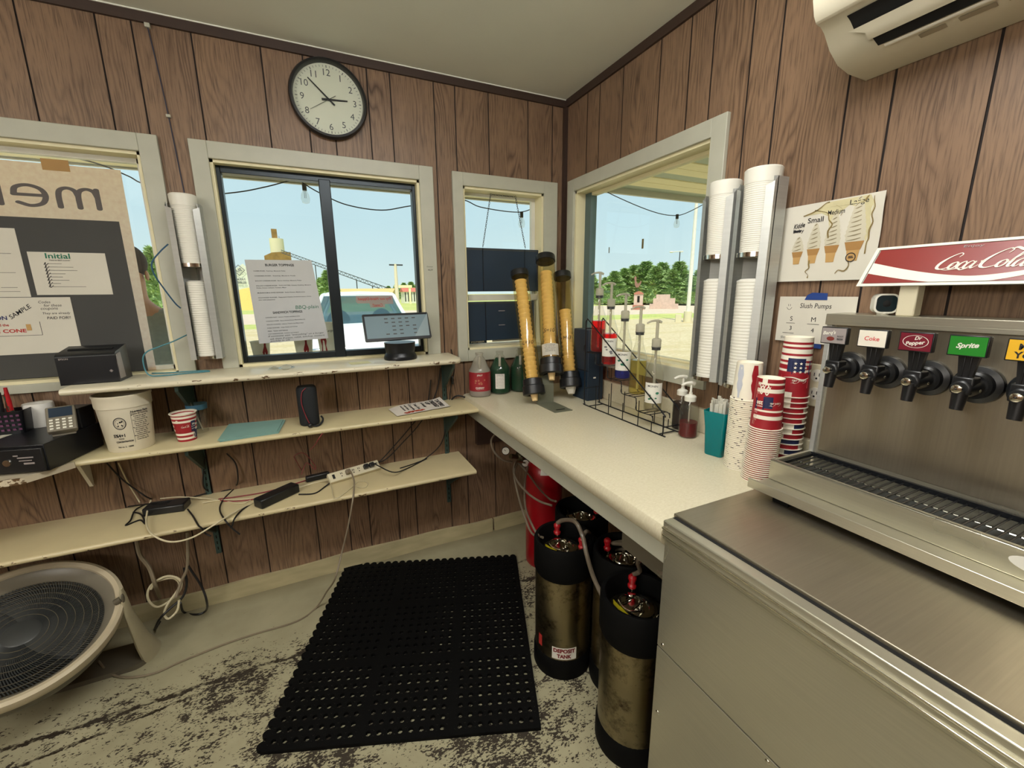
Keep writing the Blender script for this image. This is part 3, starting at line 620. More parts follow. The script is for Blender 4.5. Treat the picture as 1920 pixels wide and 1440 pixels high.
faucet(-1.625, 'black tap with the grey root beer label, leftmost on the tower', 'fgrey', [(disc2(-.006, -.008, .009, 20, .6), 'froot'), (fit(text2d("Barq's", .02, .3), w=.030, x=-.010, y=.006, rot=.12), 'white'), (join2d(fit(text2d('ROOT', .02), w=.014, x=.016, y=-.001), fit(text2d('BEER', .02), w=.014, x=.016, y=-.008)), 'ink')])
faucet(-1.708, 'black tap with a white label and red lettering', 'fwhite', [(fit(text2d('Coke', .012, .1), w=.030, x=0, y=0), 'cokeink')])
faucet(-1.789, 'black tap with a maroon label and white oval lettering', 'fmaroon', [(join2d(fit(text2d('Dr', .025, .3), w=.013, x=.004, y=.009, rot=.1), fit(text2d('Pepper', .025, .25), w=.034, x=0, y=-.003, rot=.16), ring(0, .001, .0225, .0012, 32, .62)), 'white')])
faucet(-1.872, 'black tap with a bright green label and white lettering', 'fgreen', [(fit(text2d('Sprite', .03, .4), w=.034, x=0, y=0, rot=.1), 'white')])
faucet(-1.955, 'black tap with a yellow label at the right edge of the photo', 'fyel', [(join2d(fit(text2d('Mello', .03, .1), w=.036, x=.004, y=.008, rot=.1), fit(text2d('Yello', .03, .1), w=.036, x=.0, y=-.008, rot=.1)), 'ink')])
# ---------------------------------------------------------------- RED DRINK SIGN + its post, camera
t = thing('light_box_sign', 'red and white cola script sign box standing on top of the drink tower', 'sign', (-.09, -2.0, 1.412))
Lb, Lt, yr = -1.618, -1.628, -2.42
b0, b1 = V(-.120, Lb, 1.483), V(-.070, Lt, 1.578); up = (b1-b0); 
nrm = V(-1, 0, -up.x/up.z*-1) ; nrm = V(-up.z, 0, up.x).normalized()
sl = .010   # left edge slants
def sgn(u, v, off=0.):  # u along -y from the left edge (m), v 0..1 up the face
    return V(b0.x+(b1.x-b0.x)*v, Lb-sl*v-u, b0.z+(b1.z-b0.z)*v)+nrm*off
Ls = Lb-yr; g = G()
a = [sgn(0, 0), sgn(Ls, 0), sgn(Ls, 1), sgn(0, 1)]; back = [V(-.035, q.y, q.z) for q in a]
g.add(a+back, [(0, 1, 2, 3), (7, 6, 5, 4), (0, 3, 7, 4), (3, 2, 6, 7), (2, 1, 5, 6), (1, 0, 4, 5)]); g.obj('sign_case', 'alu', t, .002)
g = G(); hgt = up.length
g.decal(rect(.010, .08, Ls-.01, .94), lambda x, y: sgn(x, y, .0012)); g.obj('red_face', 'signred', t, angle=0)
wv = []; nn = 40
for i in range(nn+1):
    u = .010+(Ls*.46)*i/nn; s = i/nn; c = .47-.36*math.sin(min(s*1.7, 1)*PI/2)+max(0, s-.5)**1.6*1.3; h = .125*(1-s)**.8+.010
    wv += [(u, c-h), (u, c+h)]
g = G(); g.decal((wv, [(2*i, 2*i+2, 2*i+3, 2*i+1) for i in range(nn)]), lambda x, y: sgn(x, max(.08, min(.94, y)), .0020)); g.obj('white_ribbon', 'cupwhite', t, angle=0)
d = fit(SCRIPT, w=.150, h=.050); g = G(); g.decal(d, lambda x, y: sgn(.212+x, .56+y/hgt, .0026)); g.obj('script_lettering', 'cupwhite', t, angle=0)
g = G(); g.decal(fit(text2d('Enjoy'), w=.032, h=.007), lambda x, y: sgn(.182+x, .87+y/hgt, .0024)); g.obj('small_lettering', 'fgrey', t, angle=0)
g = G()
for r_ in (rect(0, 0, Ls, .06), rect(0, .94, Ls, 1), rect(0, .06, .008, .94)): g.decal(r_, lambda x, y: sgn(x, y, .003))
g.obj('white_rim', 'cupwhite', t, angle=0)
G().box((-.112, -1.741, 1.412), (-.078, -1.705, 1.486)).obj('post', 'cream', t, .003)
G().box((-.108, -2.35, 1.412), (-.078, -2.315, 1.486)).obj('post', 'cream', t, .003)
t = thing('security_camera', 'small square white camera with dark glass front on the tower beside the sign post', 'camera', (-.085, -1.668, 1.412), rotz=math.radians(38))
def rpoly(w, r, n=6):
    p = []
    for sx_, sy_, a0_ in ((1, 1, 0), (-1, 1, 90), (-1, -1, 180), (1, -1, 270)):
        for i in range(n+1): a = math.radians(a0_+90*i/n); p.append((sx_*(w/2-r)+math.cos(a)*r, sy_*(w/2-r)+math.sin(a)*r))
    return p
g = G(); g.prism(rpoly(.048, .014), (-.019, 0, .029), (0, 1, 0), (0, 0, 1), (.034, 0, 0)); g.obj('housing', 'white', t, .002, w=False)
g = G(); g.prism(rpoly(.040, .011), (-.0200, 0, .029), (0, 1, 0), (0, 0, 1), (.002, 0, 0)); g.obj('glass_front', M.setdefault('camglass', P('dark_glass', (24, 38, 42), .08)), t, w=False)
G().lathe((-.0206, 0, .029), [(.0001, .001), (.006, .001), (.008, 0)], n=20, axis=(-1, 0, 0)).obj('lens', 'dk', t, w=False)
G().cyl((0, 0, 0), (0, 0, .008), .012).obj('stand', 'white', t, w=False)
# ---------------------------------------------------------------- AIR CONDITIONER
t = thing('air_conditioner', 'off-white wall mounted air conditioner high on the right wall', 'air conditioner', (-.12, -1.9, 2.02))
prof = [(0, 2.020), (-.086, 2.021), (-.135, 2.031), (-.175, 2.055), (-.205, 2.086), (-.222, 2.096)]
prof2 = [(-.222, 2.096), (-.240, 2.098), (-.252, 2.112), (-.262, 2.140), (-.266, 2.19), (-.262, 2.30), (-.235, 2.36), (-.18, 2.385), (0, 2.385)]
AY1, AY0 = -1.505, -2.42
g = G(); g.prism(prof+prof2[1:], (0, AY0, 0), (1, 0, 0), (0, 0, 1), (0, AY1-AY0, 0)); g.obj('body', 'acw', t, .004, angle=30)
def acp(s, off=0.):   # point on the lower profile, s = 0..1 from front lip down to the wall
    pts = [V(x, 0, z) for x, z in prof[::-1]]; L = [0]
    for i in range(len(pts)-1): L.append(L[-1]+(pts[i+1]-pts[i]).length)
    q = s*L[-1]
    for i in range(len(pts)-1):
        if q <= L[i+1]+1e-9:
            k = (q-L[i])/(L[i+1]-L[i]); p = pts[i].lerp(pts[i+1], k); d = (pts[i+1]-pts[i]).normalized(); nrm_ = V(d.z, 0, -d.x)
            nrm_ = nrm_ if nrm_.z < 0 else -nrm_; return p+nrm_*off
def strip(s0, s1, y0, y1, off, k=6):
    return [(acp(s0+(s1-s0)*i/k, off), y0, y1) for i in range(k+1)]
def stripobj(s0, s1, y0, y1, off, name, mat, slant=0.):
    g = G(); vs = []; R_ = strip(s0, s1, y0, y1, off)
    for i, (p, a_, b_) in enumerate(R_): vs += [V(p.x, a_+slant*i/6, p.z), V(p.x, b_, p.z)]
    g.add(vs, [(2*i, 2*i+1, 2*i+3, 2*i+2) for i in range(6)]); return g.obj(name, mat, t)
stripobj(.02, .17, AY1-.055, AY0, .0015, 'outlet_slot', 'dk', -.004)
stripobj(.30, .42, AY1-.085, AY0, .0015, 'outlet_slot', 'dk', -.004)
g = G(); vs = []
for i, (p, a_, b_) in enumerate(strip(.16, .31, 0, 0, .006)): vs += [V(p.x, AY1-.05-.03*min(1, i/3), p.z), V(p.x, AY0, p.z)]
g.add(vs, [(2*i, 2*i+1, 2*i+3, 2*i+2) for i in range(6)]); g.obj('louver', 'acw', t)
stripobj(.425, .455, AY1-.10, AY0, .003, 'lip', 'white')
stripobj(.50, .56, AY1-.155, AY1-.20, .0012, 'warning_sticker', M.setdefault('acst', P('beige_sticker', (150, 140, 118), .6)))
stripobj(.50, .56, AY1-.22, AY1-.275, .0012, 'warning_sticker', 'acst')
stripobj(.49, .56, AY1-.29, AY1-.46, .0012, 'warning_sticker', 'acst')
# ---------------------------------------------------------------- CLOCK
c0 = V(-1.243, 0, 2.322)
t = thing('wall_clock', 'round black-rimmed white wall clock hanging above the sliding window', 'clock', c0)
G().lathe(c0, [(.0001, .002), (.150, .002), (.160, .008), (.1615, .024), (.156, .036), (.147, .038), (.143, .026), (.143, .010)], n=64, axis=(0, -1, 0)).obj('rim', 'blackp', t)
G().lathe(c0, [(.143, .0), (.143, .012), (.0001, .012)], n=48, axis=(0, -1, 0)).obj('dial', M.setdefault('dial', P('clock_dial', (214, 214, 196), .5, var=.03)), t)
ck = lambda x, y: c0+V(x, -.0125, y); ds = []
for i in range(1, 13):
    a = i*PI/6; ds.append(fit(text2d(str(i)), h=.026, x=math.sin(a)*.108, y=math.cos(a)*.108))
for i in range(60):
    a = i*PI/30; r0, w_ = (.128, .0016) if i % 5 else (.126, .003)
    sn, cs = math.sin(a), math.cos(a); p = [(sn*r0-cs*w_/2, cs*r0+sn*w_/2), (sn*r0+cs*w_/2, cs*r0-sn*w_/2), (sn*.136+cs*w_/2, cs*.136-sn*w_/2), (sn*.136-cs*w_/2, cs*.136+sn*w_/2)]; ds.append(poly2(p))
g = G(); g.decal(join2d(*ds), ck); g.obj('numerals', M.setdefault('inkdg', P('dial_print', (70, 72, 76), .6)), t, angle=0)
def hand(ang, l, back, w, off, name):
    a = math.radians(ang); d = V(math.sin(a), 0, math.cos(a)); s = V(d.z, 0, -d.x); o = c0+V(0, -off, 0); g = G()
    q = [o-d*back-s*w*.6, o-d*back+s*w*.6, o+d*l+s*w*.35, o+d*l-s*w*.35]; k = [x+V(0, -.001, 0) for x in q]
    g.add(q+k, [(0, 1, 2, 3), (7, 6, 5, 4), (0, 4, 5, 1), (1, 5, 6, 2), (2, 6, 7, 3), (3, 7, 4, 0)]); g.obj(name, 'ink', t, angle=0)
hand(86, .078, .030, .008, .015, 'hour_hand'); hand(313, .108, .030, .006, .017, 'minute_hand'); hand(238, .095, .034, .0018, .019, 'second_hand')
G().cyl(c0+V(0, -.013, 0), c0+V(0, -.021, 0), .004, n=12).obj('hub', 'ink', t)
G().lathe(c0, [(.143, .034), (.10, .0365), (.0001, .037)], n=48, axis=(0, -1, 0)).obj('lens', 'glass', t)
# ---------------------------------------------------------------- STAINLESS CUP DISPENSERS ON THE WALLS
def cup_stack(g, c, r0, r1, z0, z1, n, axis=(0, 0, 1)):
    """a column of nested cups, rims showing as fine ridges"""
    prof = []; k = n
    for i in range(k):
        z = z0+(z1-z0)*i/k; h = (z1-z0)/k; r = r0+(r1-r0)*i/k; prof += [(r, z), (r+.0006, z+h*.15), (r+.0006, z+h*.5), (r, z+h*.6)]
    return prof
def holder(name, label, cx, cy, facing, z0, z1, rr=.052, gap=(.47, .56), lowhi=.96, lid=False):
    """wall dispenser for cups: back channel, two folded side flanges, rings, two columns of foam cups. facing: unit vector out of the wall"""
    f = Vector(facing); s = V(-f.y, f.x, 0)     # s: sideways
    base = V(cx, cy, 0); t = thing(name, label, 'cup dispenser', (cx, cy, z0), group='wall cup dispensers')
    o = base+f*(rr+.012)
    def P2(a, b, z): return o+s*a+f*b+V(0, 0, z)
    # channel cross-section: open toward f on one side
    sec = [(-rr-.004, .030), (-rr-.010, .022), (-rr-.010, -.030), (-rr*.6, -rr-.008), (rr*.6, -rr-.008), (rr+.010, -.030), (rr+.010, .022), (rr+.004, .030)]
    g = G(); vs = []
    for z in (z0, z1-.035): vs += [P2(a, b, z) for a, b in sec]+[P2(a*.965, b*.965+.001, z) for a, b in sec]
    n = len(sec); fs = []
    for i in range(n-1):
        for a in (0, n): fs.append((a+i, a+i+1, 2*n+a+i+1, 2*n+a+i))
        fs += [(i, i+1, n+i+1, n+i), (2*n+i, 2*n+i+1, 3*n+i+1, 3*n+i)]
    fs += [(0, n, 3*n, 2*n), (n-1, 2*n-1, 4*n-1, 3*n-1)]
    g.add(vs, fs); g.obj('channel', 'alu', t, angle=25)
    g = G()
    for sg in (-1, 1): g.add([P2(sg*(rr+.010), .018, z0), P2(sg*(rr+.010), .034, z0), P2(sg*(rr-.012), .043, z0), P2(sg*(rr+.010), .018, z1-.035), P2(sg*(rr+.010), .034, z1-.05), P2(sg*(rr-.012), .043, z1-.06)], [(0, 1, 4, 3), (1, 2, 5, 4)])
    g.obj('front_flange', 'alu', t, angle=25)
    zm0, zm1 = z0+(z1-z0)*gap[0], z0+(z1-z0)*gap[1]
    for z in (z0, zm1):
        g = G(); g.lathe(P2(0, 0, 0), [(rr-.004, z), (rr+.003, z), (rr+.003, z+.014), (rr-.004, z+.014), (rr-.004, z)], n=32); g.obj('ring', 'chrome', t)
    G().cyl(P2(0, -rr+.006, zm0), P2(0, -rr+.006, zm1), .0025, n=8).obj('rod', 'chrome', t)
    gp = 'foam cup columns in the wall dispensers'
    k = thing('foam_cup_column', 'white foam cups nested in the lower half of: '+label, 'foam cups', P2(0, 0, z0+.005), group=gp)
    k['label'] = 'lower column of nested white foam cups inside the '+label
    G().lathe(P2(0, 0, 0), [(.0001, z0+.006)]+cup_stack(None, None, rr-.009, rr-.008, z0+.006, zm0, 34)+[(rr-.02, zm0+.002), (.0001, zm0+.002)], n=28).obj('cups', 'white', k, angle=20)
    k = thing('foam_cup_column', 'upper column of nested white foam cups inside the '+label, 'foam cups', P2(0, 0, zm1+.005), group=gp)
    top = z1; G().lathe(P2(0, 0, 0), [(.0001, zm1+.006)]+cup_stack(None, None, rr-.007, rr-.002, zm1+.006, top-.045, 34)+[(rr-.001, top-.045), (rr+.001, top-.004), (rr-.003, top), (rr-.016, top-.001), (.0001, top-.004)], n=28).obj('cups', 'white', k, angle=20)
    return t
holder('cup_dispenser', 'stainless cup dispenser hung between the menu window and sliding window', -1.828, -.002, (0, -1, 0), 1.212, 1.872, .046, (.49, .575))
holder('cup_dispenser', 'stainless cup dispenser overlapping the right trim of the corner window', -.002, -1.150, (-1, 0, 0), 1.150, 1.842, .052, (.53, .63))
holder('cup_dispenser', 'stainless cup dispenser beside the ice cream size poster', -.002, -1.288, (-1, 0, 0), 1.146, 1.850, .054, (.52, .62))
# ---------------------------------------------------------------- PAPERS ON THE RIGHT WALL
def sheet(name, label, cat, o, u, v, w, h, mat, curl=None, n=10, loc=None, thick=.0006):
    """paper of w x h, lower left at o; curl(a,b) -> offset along the normal"""
    o, u, v = Vector(o), Vector(u).normalized(), Vector(v).normalized(); nn = u.cross(v)
    t = thing(name, label, cat, loc or o)
    fn = lambda x, y, e=0.: o+u*x+v*y+nn*((curl(x/w, y/h) if curl else 0)+e)
    g = G(); g.grid(lambda a, b: fn(a*w, b*h), n, n); g.grid(lambda a, b: fn(a*w, b*h, -thick), n, n); g.obj('sheet', mat, t, angle=60)
    return t, fn
# ice cream poster: left x-px 1457..1672 on the wall
o = V(-.006, -1.326, 1.503)
t, fn = sheet('ice_cream_size_poster', 'stained paper poster of four cone sizes taped to the paneled wall', 'poster', o, (0, -1, 0), (0, 0, 1), .273, .226, 'wallpaper', lambda a, b: .004+.010*max(0, a-.8)*math.sin(b*9)+.03*max(0, a-.9)*b, 14)
def put(t, name, mat, d, fn, off=.0006): return G().decal(d, lambda x, y: fn(x, y, off)).obj(name, mat, t, angle=0)
M['softserve'] = P('printed_ice_cream', (196, 190, 168), .7); M['swirl'] = P('printed_swirl_shadow', (134, 124, 96), .7); M['conepr'] = P('printed_cone', (186, 148, 90), .7); M['conepr2'] = P('printed_cone_dark', (160, 120, 66), .7)
for i, (cx, cw, hh) in enumerate(((.062, .034, .046), (.108, .037, .075), (.158, .040, .092), (.215, .048, .120))):
    by = .052-.0*i; cone_h = .030+.004*i
    g1 = poly2([(cx-cw*.27, by), (cx+cw*.27, by), (cx+cw*.34, by+cone_h*.75), (cx-cw*.34, by+cone_h*.75)])
    put(t, 'cone_print', 'conepr', g1, fn, .0008)
    put(t, 'cone_rim_print', 'conepr2', poly2([(cx-cw*.36, by+cone_h*.7), (cx+cw*.36, by+cone_h*.7), (cx+cw*.5, by+cone_h*1.25), (cx-cw*.5, by+cone_h*1.25)]), fn, .0009)
    y0 = by+cone_h*1.25; top = y0+hh
    L = []; R_ = []
    nst = 4+i*2
    for k in range(nst*2+1):
        s = k/(nst*2); wdt = cw*.58*(1-s)**.55*(1.06 if k % 2 else .95)*(1-.25*max(0, .15-s)/.15); L.append((cx-wdt, y0+hh*s)); R_.append((cx+wdt, y0+hh*s))
    put(t, 'ice_cream_print', 'softserve', poly2(L+R_[::-1]), fn, .0010)
    st = [stroke([(cx-cw*.44*(1-(k+.4)/nst)**.6, y0+hh*(k+.25)/nst, .3), (cx-cw*.05, y0+hh*(k+.42)/nst, 1.), (cx+cw*.30*(1-(k+.5)/nst)**.6, y0+hh*(k+.7)/nst, .6)], .0032) for k in range(nst)]
    put(t, 'swirl_print', 'swirl', join2d(*st), fn, .0013)
put(t, 'poster_words', 'ink', join2d(fit(text2d('Small', .01), w=.044, h=.015, x=.104, y=.178), fit(text2d('Medium', .01), w=.044, h=.013, x=.158, y=.192), fit(text2d('Large', .01), w=.046, h=.017, x=.213, y=.209), fit(text2d('Baby', .01), w=.032, h=.013, x=.058, y=.150), rect(.043, .149, .066, .154), fit(text2d('Kiddie', .02, .4), w=.034, h=.014, x=.058, y=.167, rot=.1)), fn, .0012)
sg = []
random.seed(3)
def blotch(pts, w):
    return stroke([(x+random.uniform(-.003, .003), y+random.uniform(-.002, .002), random.uniform(.3, 1.6)) for x, y in pts], w, 3)
sg += [blotch([(.10, .205), (.125, .196), (.14, .188), (.143, .170), (.150, .158), (.145, .14), (.146, .12)], .0035), blotch([(.07, .192), (.09, .200), (.11, .206), (.125, .218), (.135, .222)], .0025)]
sg += [blotch([(.245, .220), (.25, .205), (.252, .190), (.248, .172), (.252, .15), (.244, .13), (.247, .11), (.242, .095), (.244, .07)], .0028), blotch([(.205, .200), (.212, .205), (.222, .208), (.232, .215), (.238, .222)], .0035)]
sg += [blotch([(.100, .062), (.098, .05), (.104, .04), (.096, .03), (.102, .02), (.100, .010)], .003), blotch([(.175, .02), (.185, .028), (.2, .025), (.21, .04), (.208, .055)], .0022), blotch([(.155, .21), (.17, .2), (.175, .19), (.17, .18)], .0014)]
put(t, 'tan_stain', M.setdefault('stain2', P('pale_tan_stain', (198, 190, 150), .8, var=.12, scale=30)), poly2([(.070, .192), (.095, .200), (.115, .209), (.128, .222), (.238, .223), (.248, .205), (.250, .188), (.244, .165), (.25, .14), (.242, .10), (.225, .145), (.222, .19), (.19, .205), (.17, .19), (.155, .165), (.146, .12), (.143, .155), (.138, .182), (.118, .194)]), fn, .0005)
put(t, 'water_stain', 'stain', join2d(*sg), fn, .0015)
put(t, 'round_stamp', 'ink', join2d(ring(.212, .062, .013, .0025), rect(.206, .060, .219, .0625), rect(.206, .064, .217, .066)), fn, .0017)
# slush paper with painter tape
o = V(-.005, -1.350, 1.314)
t, fn = sheet('slush_pumps_note', 'handwritten pump count note held by blue painter tape below the poster', 'note', o, (0, -1, 0), (0, 0, 1), .222, .142, 'wallpaper', lambda a, b: .003+.008*max(0, a-.85)*b, 8)
put(t, 'handwriting', 'ink', join2d(fit(text2d('Slush Pumps', .0, .1), w=.090, h=.020, x=.112, y=.112), fit(text2d('S'), h=.014, x=.045, y=.073), fit(text2d('M'), h=.014, x=.112, y=.073), rect(.030, .058, .058, .0592), rect(.095, .058, .130, .0592), fit(text2d('3'), h=.013, x=.046, y=.043), fit(text2d('4'), h=.013, x=.113, y=.040), rect(.022, .026, .058, .0274), fit(text2d('Slushies', 0, .2), w=.034, x=.034, y=.014, rot=.15),
    stroke([(.026, .108), (.031, .102), (.037, .102), (.042, .108)], .0012), rect(.030, .112, .0312, .118), rect(.036, .112, .0372, .118)), fn)
tp = G(); tp.decal(poly2([(.078, .132), (.084, .146), (.098, .154), (.142, .152), (.143, .132)]), lambda x, y: fn(x, y, .0012)); tp.obj('painter_tape', 'tape', t, angle=0)
tp = G(); tp.decal(poly2([(.094, .004), (.142, .003), (.144, -.014), (.096, -.014)]), lambda x, y: V(-.0068, o.y-x, o.z+y)); tp.obj('painter_tape', 'tape', t, angle=0)
# outlet
t = thing('wall_outlet', 'cream double outlet plate on the wall behind the tall cup stack', 'outlet', (0, -1.495, 1.185))
G().box((-.006, -1.537, 1.118), (0, -1.452, 1.252)).obj('cover_plate', 'cream', t, .003)
for z in (1.217, 1.160):
    G().lathe((-.006, -1.494, z), [(.019, 0), (.019, .002), (.0001, .002)], n=24, axis=(-1, 0, 0)).obj('receptacle', 'white', t)
    g = G(); g.box((-.0086, -1.488, z-.002), (-.0078, -1.486, z+.008)); g.box((-.0086, -1.502, z-.002), (-.0078, -1.500, z+.008)); g.cyl((-.0078, -1.494, z-.009), (-.0086, -1.494, z-.009), .003, n=10); g.obj('slots', 'dk', t)
# ---------------------------------------------------------------- SYRUP RACK AND BOTTLES
XF, XB = -.190, -.098; ys = [-.560, -.650, -.752, -.852, -.952]; zs = [1.190, 1.140, 1.090, 1.038, .985]
t = thing('syrup_rack', 'black wire step rack holding five pump bottles under the corner window', 'rack', (-.145, -.8, CT))
for x, nm in ((XF, 'side_frame'), (XB, 'side_frame')):
    g = G(); r = .0030
    g.tube([(x, -.522, CT+.028), (x, -.520, 1.30), (x, -.523, 1.335), (x, -.535, 1.345), (x, -.555, 1.335), (x, -.80, 1.175), (x, -1.050, 1.012), (x, -1.062, .995), (x, -1.064, .97), (x, -1.064, CT+.012), (x, -1.056, CT+.004), (x, -1.04, CT+.003), (x, -.56, CT+.003), (x, -.53, CT+.008), (x, -.522, CT+.028)], r, 8, k=4)
    g.obj(nm, 'blackm', t)
    g = G()
    for i in range(5):
        y, z = ys[i], zs[i]
        g.tube([(x, y+.046, z+.03 if i else z+.03), (x, y+.044, z-.004), (x, y-.040, z-.004), (x, y-.050, z-.012), (x, y-.052, (zs[i+1] if i < 4 else CT+.05)+.02), (x, y-.054, (zs[i+1] if i < 4 else CT+.05)-.002)], .0022, 6, k=3)
    for y in (-.62, -.72, -.82, -.92, -1.0): g.cyl((x, y, CT+.003), (x, y, CT+.003+max(.03, (1.30-(abs(y)-.56)*.62-CT)*.34)), .0022, n=6)
    g.obj('step_wire', 'blackm', t)
g = G()
for y, z in ((-.522, 1.0), (-.522, 1.30), (-1.064, .95), (-1.04, CT+.003), (-.56, CT+.003)): g.cyl((XF, y, z), (XB, y, z), .0025, n=6)
for i in range(5):
    for dy in (-.030, 0, .030): g.cyl((XF, ys[i]+dy, zs[i]-.0045), (XB, ys[i]+dy, zs[i]-.0045), .002, n=6)
    g.cyl((XF, ys[i], zs[i]+.05), (XF+.001, ys[i], zs[i]+.05), .002, n=6)
g.obj('cross_wire', 'blackm', t)
def syrup(i, lab, liq, level, plate=True, art='inkb'):
    x, y, z = -.144, ys[i], zs[i]; L = V(x, y, z)
    t = thing('syrup_bottle', lab, 'syrup bottle', L, group='pump syrup bottles'); R = .0365
    prof = [(.0001, .0), (R-.004, .0), (R, .005), (R, .150), (R-.001, .162), (R-.008, .185), (R-.017, .212), (.0155, .235), (.0145, .262), (.0165, .264), (.0165, .272), (.0135, .273)]
    G().lathe(L, prof, n=28).obj('bottle', 'clearp', t)
    lp = [(.0001, .003), (R-.006, .003), (R-.0025, .008)]; lv = level
    for r_, z_ in prof[3:]:
        if z_ < lv: lp.append((r_-.0025, z_))
    lp += [(R-.003 if lv < .16 else R-.012, lv), (.0001, lv)]
    G().lathe(L, lp, n=24).obj('syrup', liq, t)
    G().lathe(L, [(.0185, .268), (.0185, .300), (.015, .304), (.012, .305)], n=24).obj('collar', 'milky', t)
    G().lathe(L, [(.0175, .2575), (.0175, .266), (.019, .267), (.019, .270)], n=24).obj('collar_band', 'darkg', t)
    G().cyl(L+V(0, 0, .02), L+V(0, 0, .262), .0055, n=10).obj('dip_tube', 'milky', t)
    g = G(); g.cyl(L+V(0, 0, .300), L+V(0, 0, .372), .0062, n=12); g.obj('plunger', 'milky', t)
    g = G(); g.tube([L+V(.016, -.004, .369), L+V(0, 0, .376), L+V(-.025, .008, .374), L+V(-.042, .014, .366)], lambda s: .0055-.002*s, 8); g.obj('spout', 'milky', t)
    if plate:
        a0 = math.atan2(CAM.y-y, CAM.x-x); f = lambda u, v: L+V(math.cos(a0+u/R)*(R+.0008), math.sin(a0+u/R)*(R+.0008), v)
        g = G(); g.grid(lambda a, b: f((a-.5)*.078, .040+b*.085), 14, 1); g.obj('label', 'lbl', t)
        f2 = lambda u, v: L+V(math.cos(a0+u/R)*(R+.0013), math.sin(a0+u/R)*(R+.0013), v)
        G().decal(fit(text2d('MONIN', .01), w=.040, x=-.004, y=.112), f2).obj('label_print', 'ink', t, angle=0)
        random.seed(i)
        d = [disc2(random.uniform(-.022, .018), random.uniform(.055, .09), random.uniform(.003, .008), 8, .7) for _ in range(7)]+[rect(-.02, .046, .012, .048)]
        G().decal(join2d(*d), f2).obj('label_picture', art, t, angle=0)
    return t
syrup(0, 'topmost pump bottle in the step rack, filled with bright red syrup', 'liqred', .150, False)
syrup(1, 'second pump bottle from the top of the step rack, red syrup behind its white label', 'liqred', .145, art='inkgr')
syrup(2, 'middle pump bottle of the step rack, with blue syrup low behind the label', 'liqblue', .038, art='inkg')
syrup(3, 'fourth pump bottle down the step rack, with pale yellow syrup', 'liqyel', .150, False)
syrup(4, 'lowest pump bottle in the step rack, nearly clear syrup', 'liqclear', .040, art='inkg')
f0 = V(-.144, ys[3], zs[3])
# ---------------------------------------------------------------- SOAP-STYLE PUMP BOTTLES
def pump(L, R, h, lab, liq, level, tall):
    L = Vector(L); t = thing('pump_bottle', lab, 'pump bottle', L, group='small pump bottles')
    G().lathe(L, [(.0001, 0), (R-.006, 0), (R, .006), (R, h*.72), (R*.93, h*.84), (R*.62, h*.95), (R*.45, h), (R*.45, h+.006)], n=28).obj('bottle', 'clearp', t)
    G().lathe(L, [(.0001, .003), (R-.006, .003), (R-.002, .008), (R-.002, level), (.0001, level)], n=24).obj('syrup', liq, t)
    G().lathe(L, [(R*.60, h-.004), (R*.62, h+.014), (R*.5, h+.018), (R*.2, h+.022), (R*.2, h+.03)], n=24).obj('collar', 'white', t)
    g = G(); g.cyl(L+V(0, 0, h+.02), L+V(0, 0, h+tall-.012), .005, .0042, n=12); g.obj('plunger', 'white', t)
    G().tube([L+V(.012, -.004, h+tall-.008), L+V(0, 0, h+tall-.005), L+V(-.02, .007, h+tall-.006), L+V(-.038, .012, h+tall-.014)], lambda s: .0085-.0035*s, 8).obj('spout', 'white', t)
    G().cyl(L+V(0, 0, .01), L+V(0, 0, h), .003, n=8).obj('dip_tube', 'milky', t)
pump((-.100, -1.105, CT), .0355, .150, 'small clear pump bottle with dark red syrup beside the teal straw holder', 'liqcher', .062, .072)
pump((-.052, -1.020, CT), .0345, .150, 'small clear pump bottle with blackish syrup behind the end of the step rack', 'liqdk', .115, .078)
# ---------------------------------------------------------------- STRAW HOLDER
L = V(-.152, -1.284, CT); rz = .25
t = thing('straw_holder', 'teal plastic tumbler full of paper-wrapped straws beside the cup stacks', 'straw holder', L)
def rr_poly(w, d, r, n=5):
    p = []
    for sx_, sy_, a0 in ((1, 1, 0), (-1, 1, 90), (-1, -1, 180), (1, -1, 270)):
        for i in range(n+1): a = math.radians(a0+90*i/n); p.append((sx_*(w/2-r)+math.cos(a)*r, sy_*(d/2-r)+math.sin(a)*r))
    return p
g = G(); rows = []
Rm = Matrix.Rotation(rz, 3, 'Z')
def prow(w, d, z, r=.010): return [L+Rm @ V(x, y, z) for x, y in rr_poly(w, d, r)]
sec = [prow(.066, .058, .0), prow(.070, .062, .004), prow(.080, .070, .10), prow(.094, .082, .160), prow(.090, .078, .160), prow(.076, .066, .10), prow(.066, .058, .006)]
k = len(sec[0]); g.add([q for r_ in sec for q in r_], [(i*k+j, i*k+(j+1) % k, (i+1)*k+(j+1) % k, (i+1)*k+j) for i in range(len(sec)-1) for j in range(k)]+[tuple(range(k))[::-1], tuple((len(sec)-1)*k+j for j in range(k))])
g.obj('tumbler', 'teal', t)
random.seed(11)
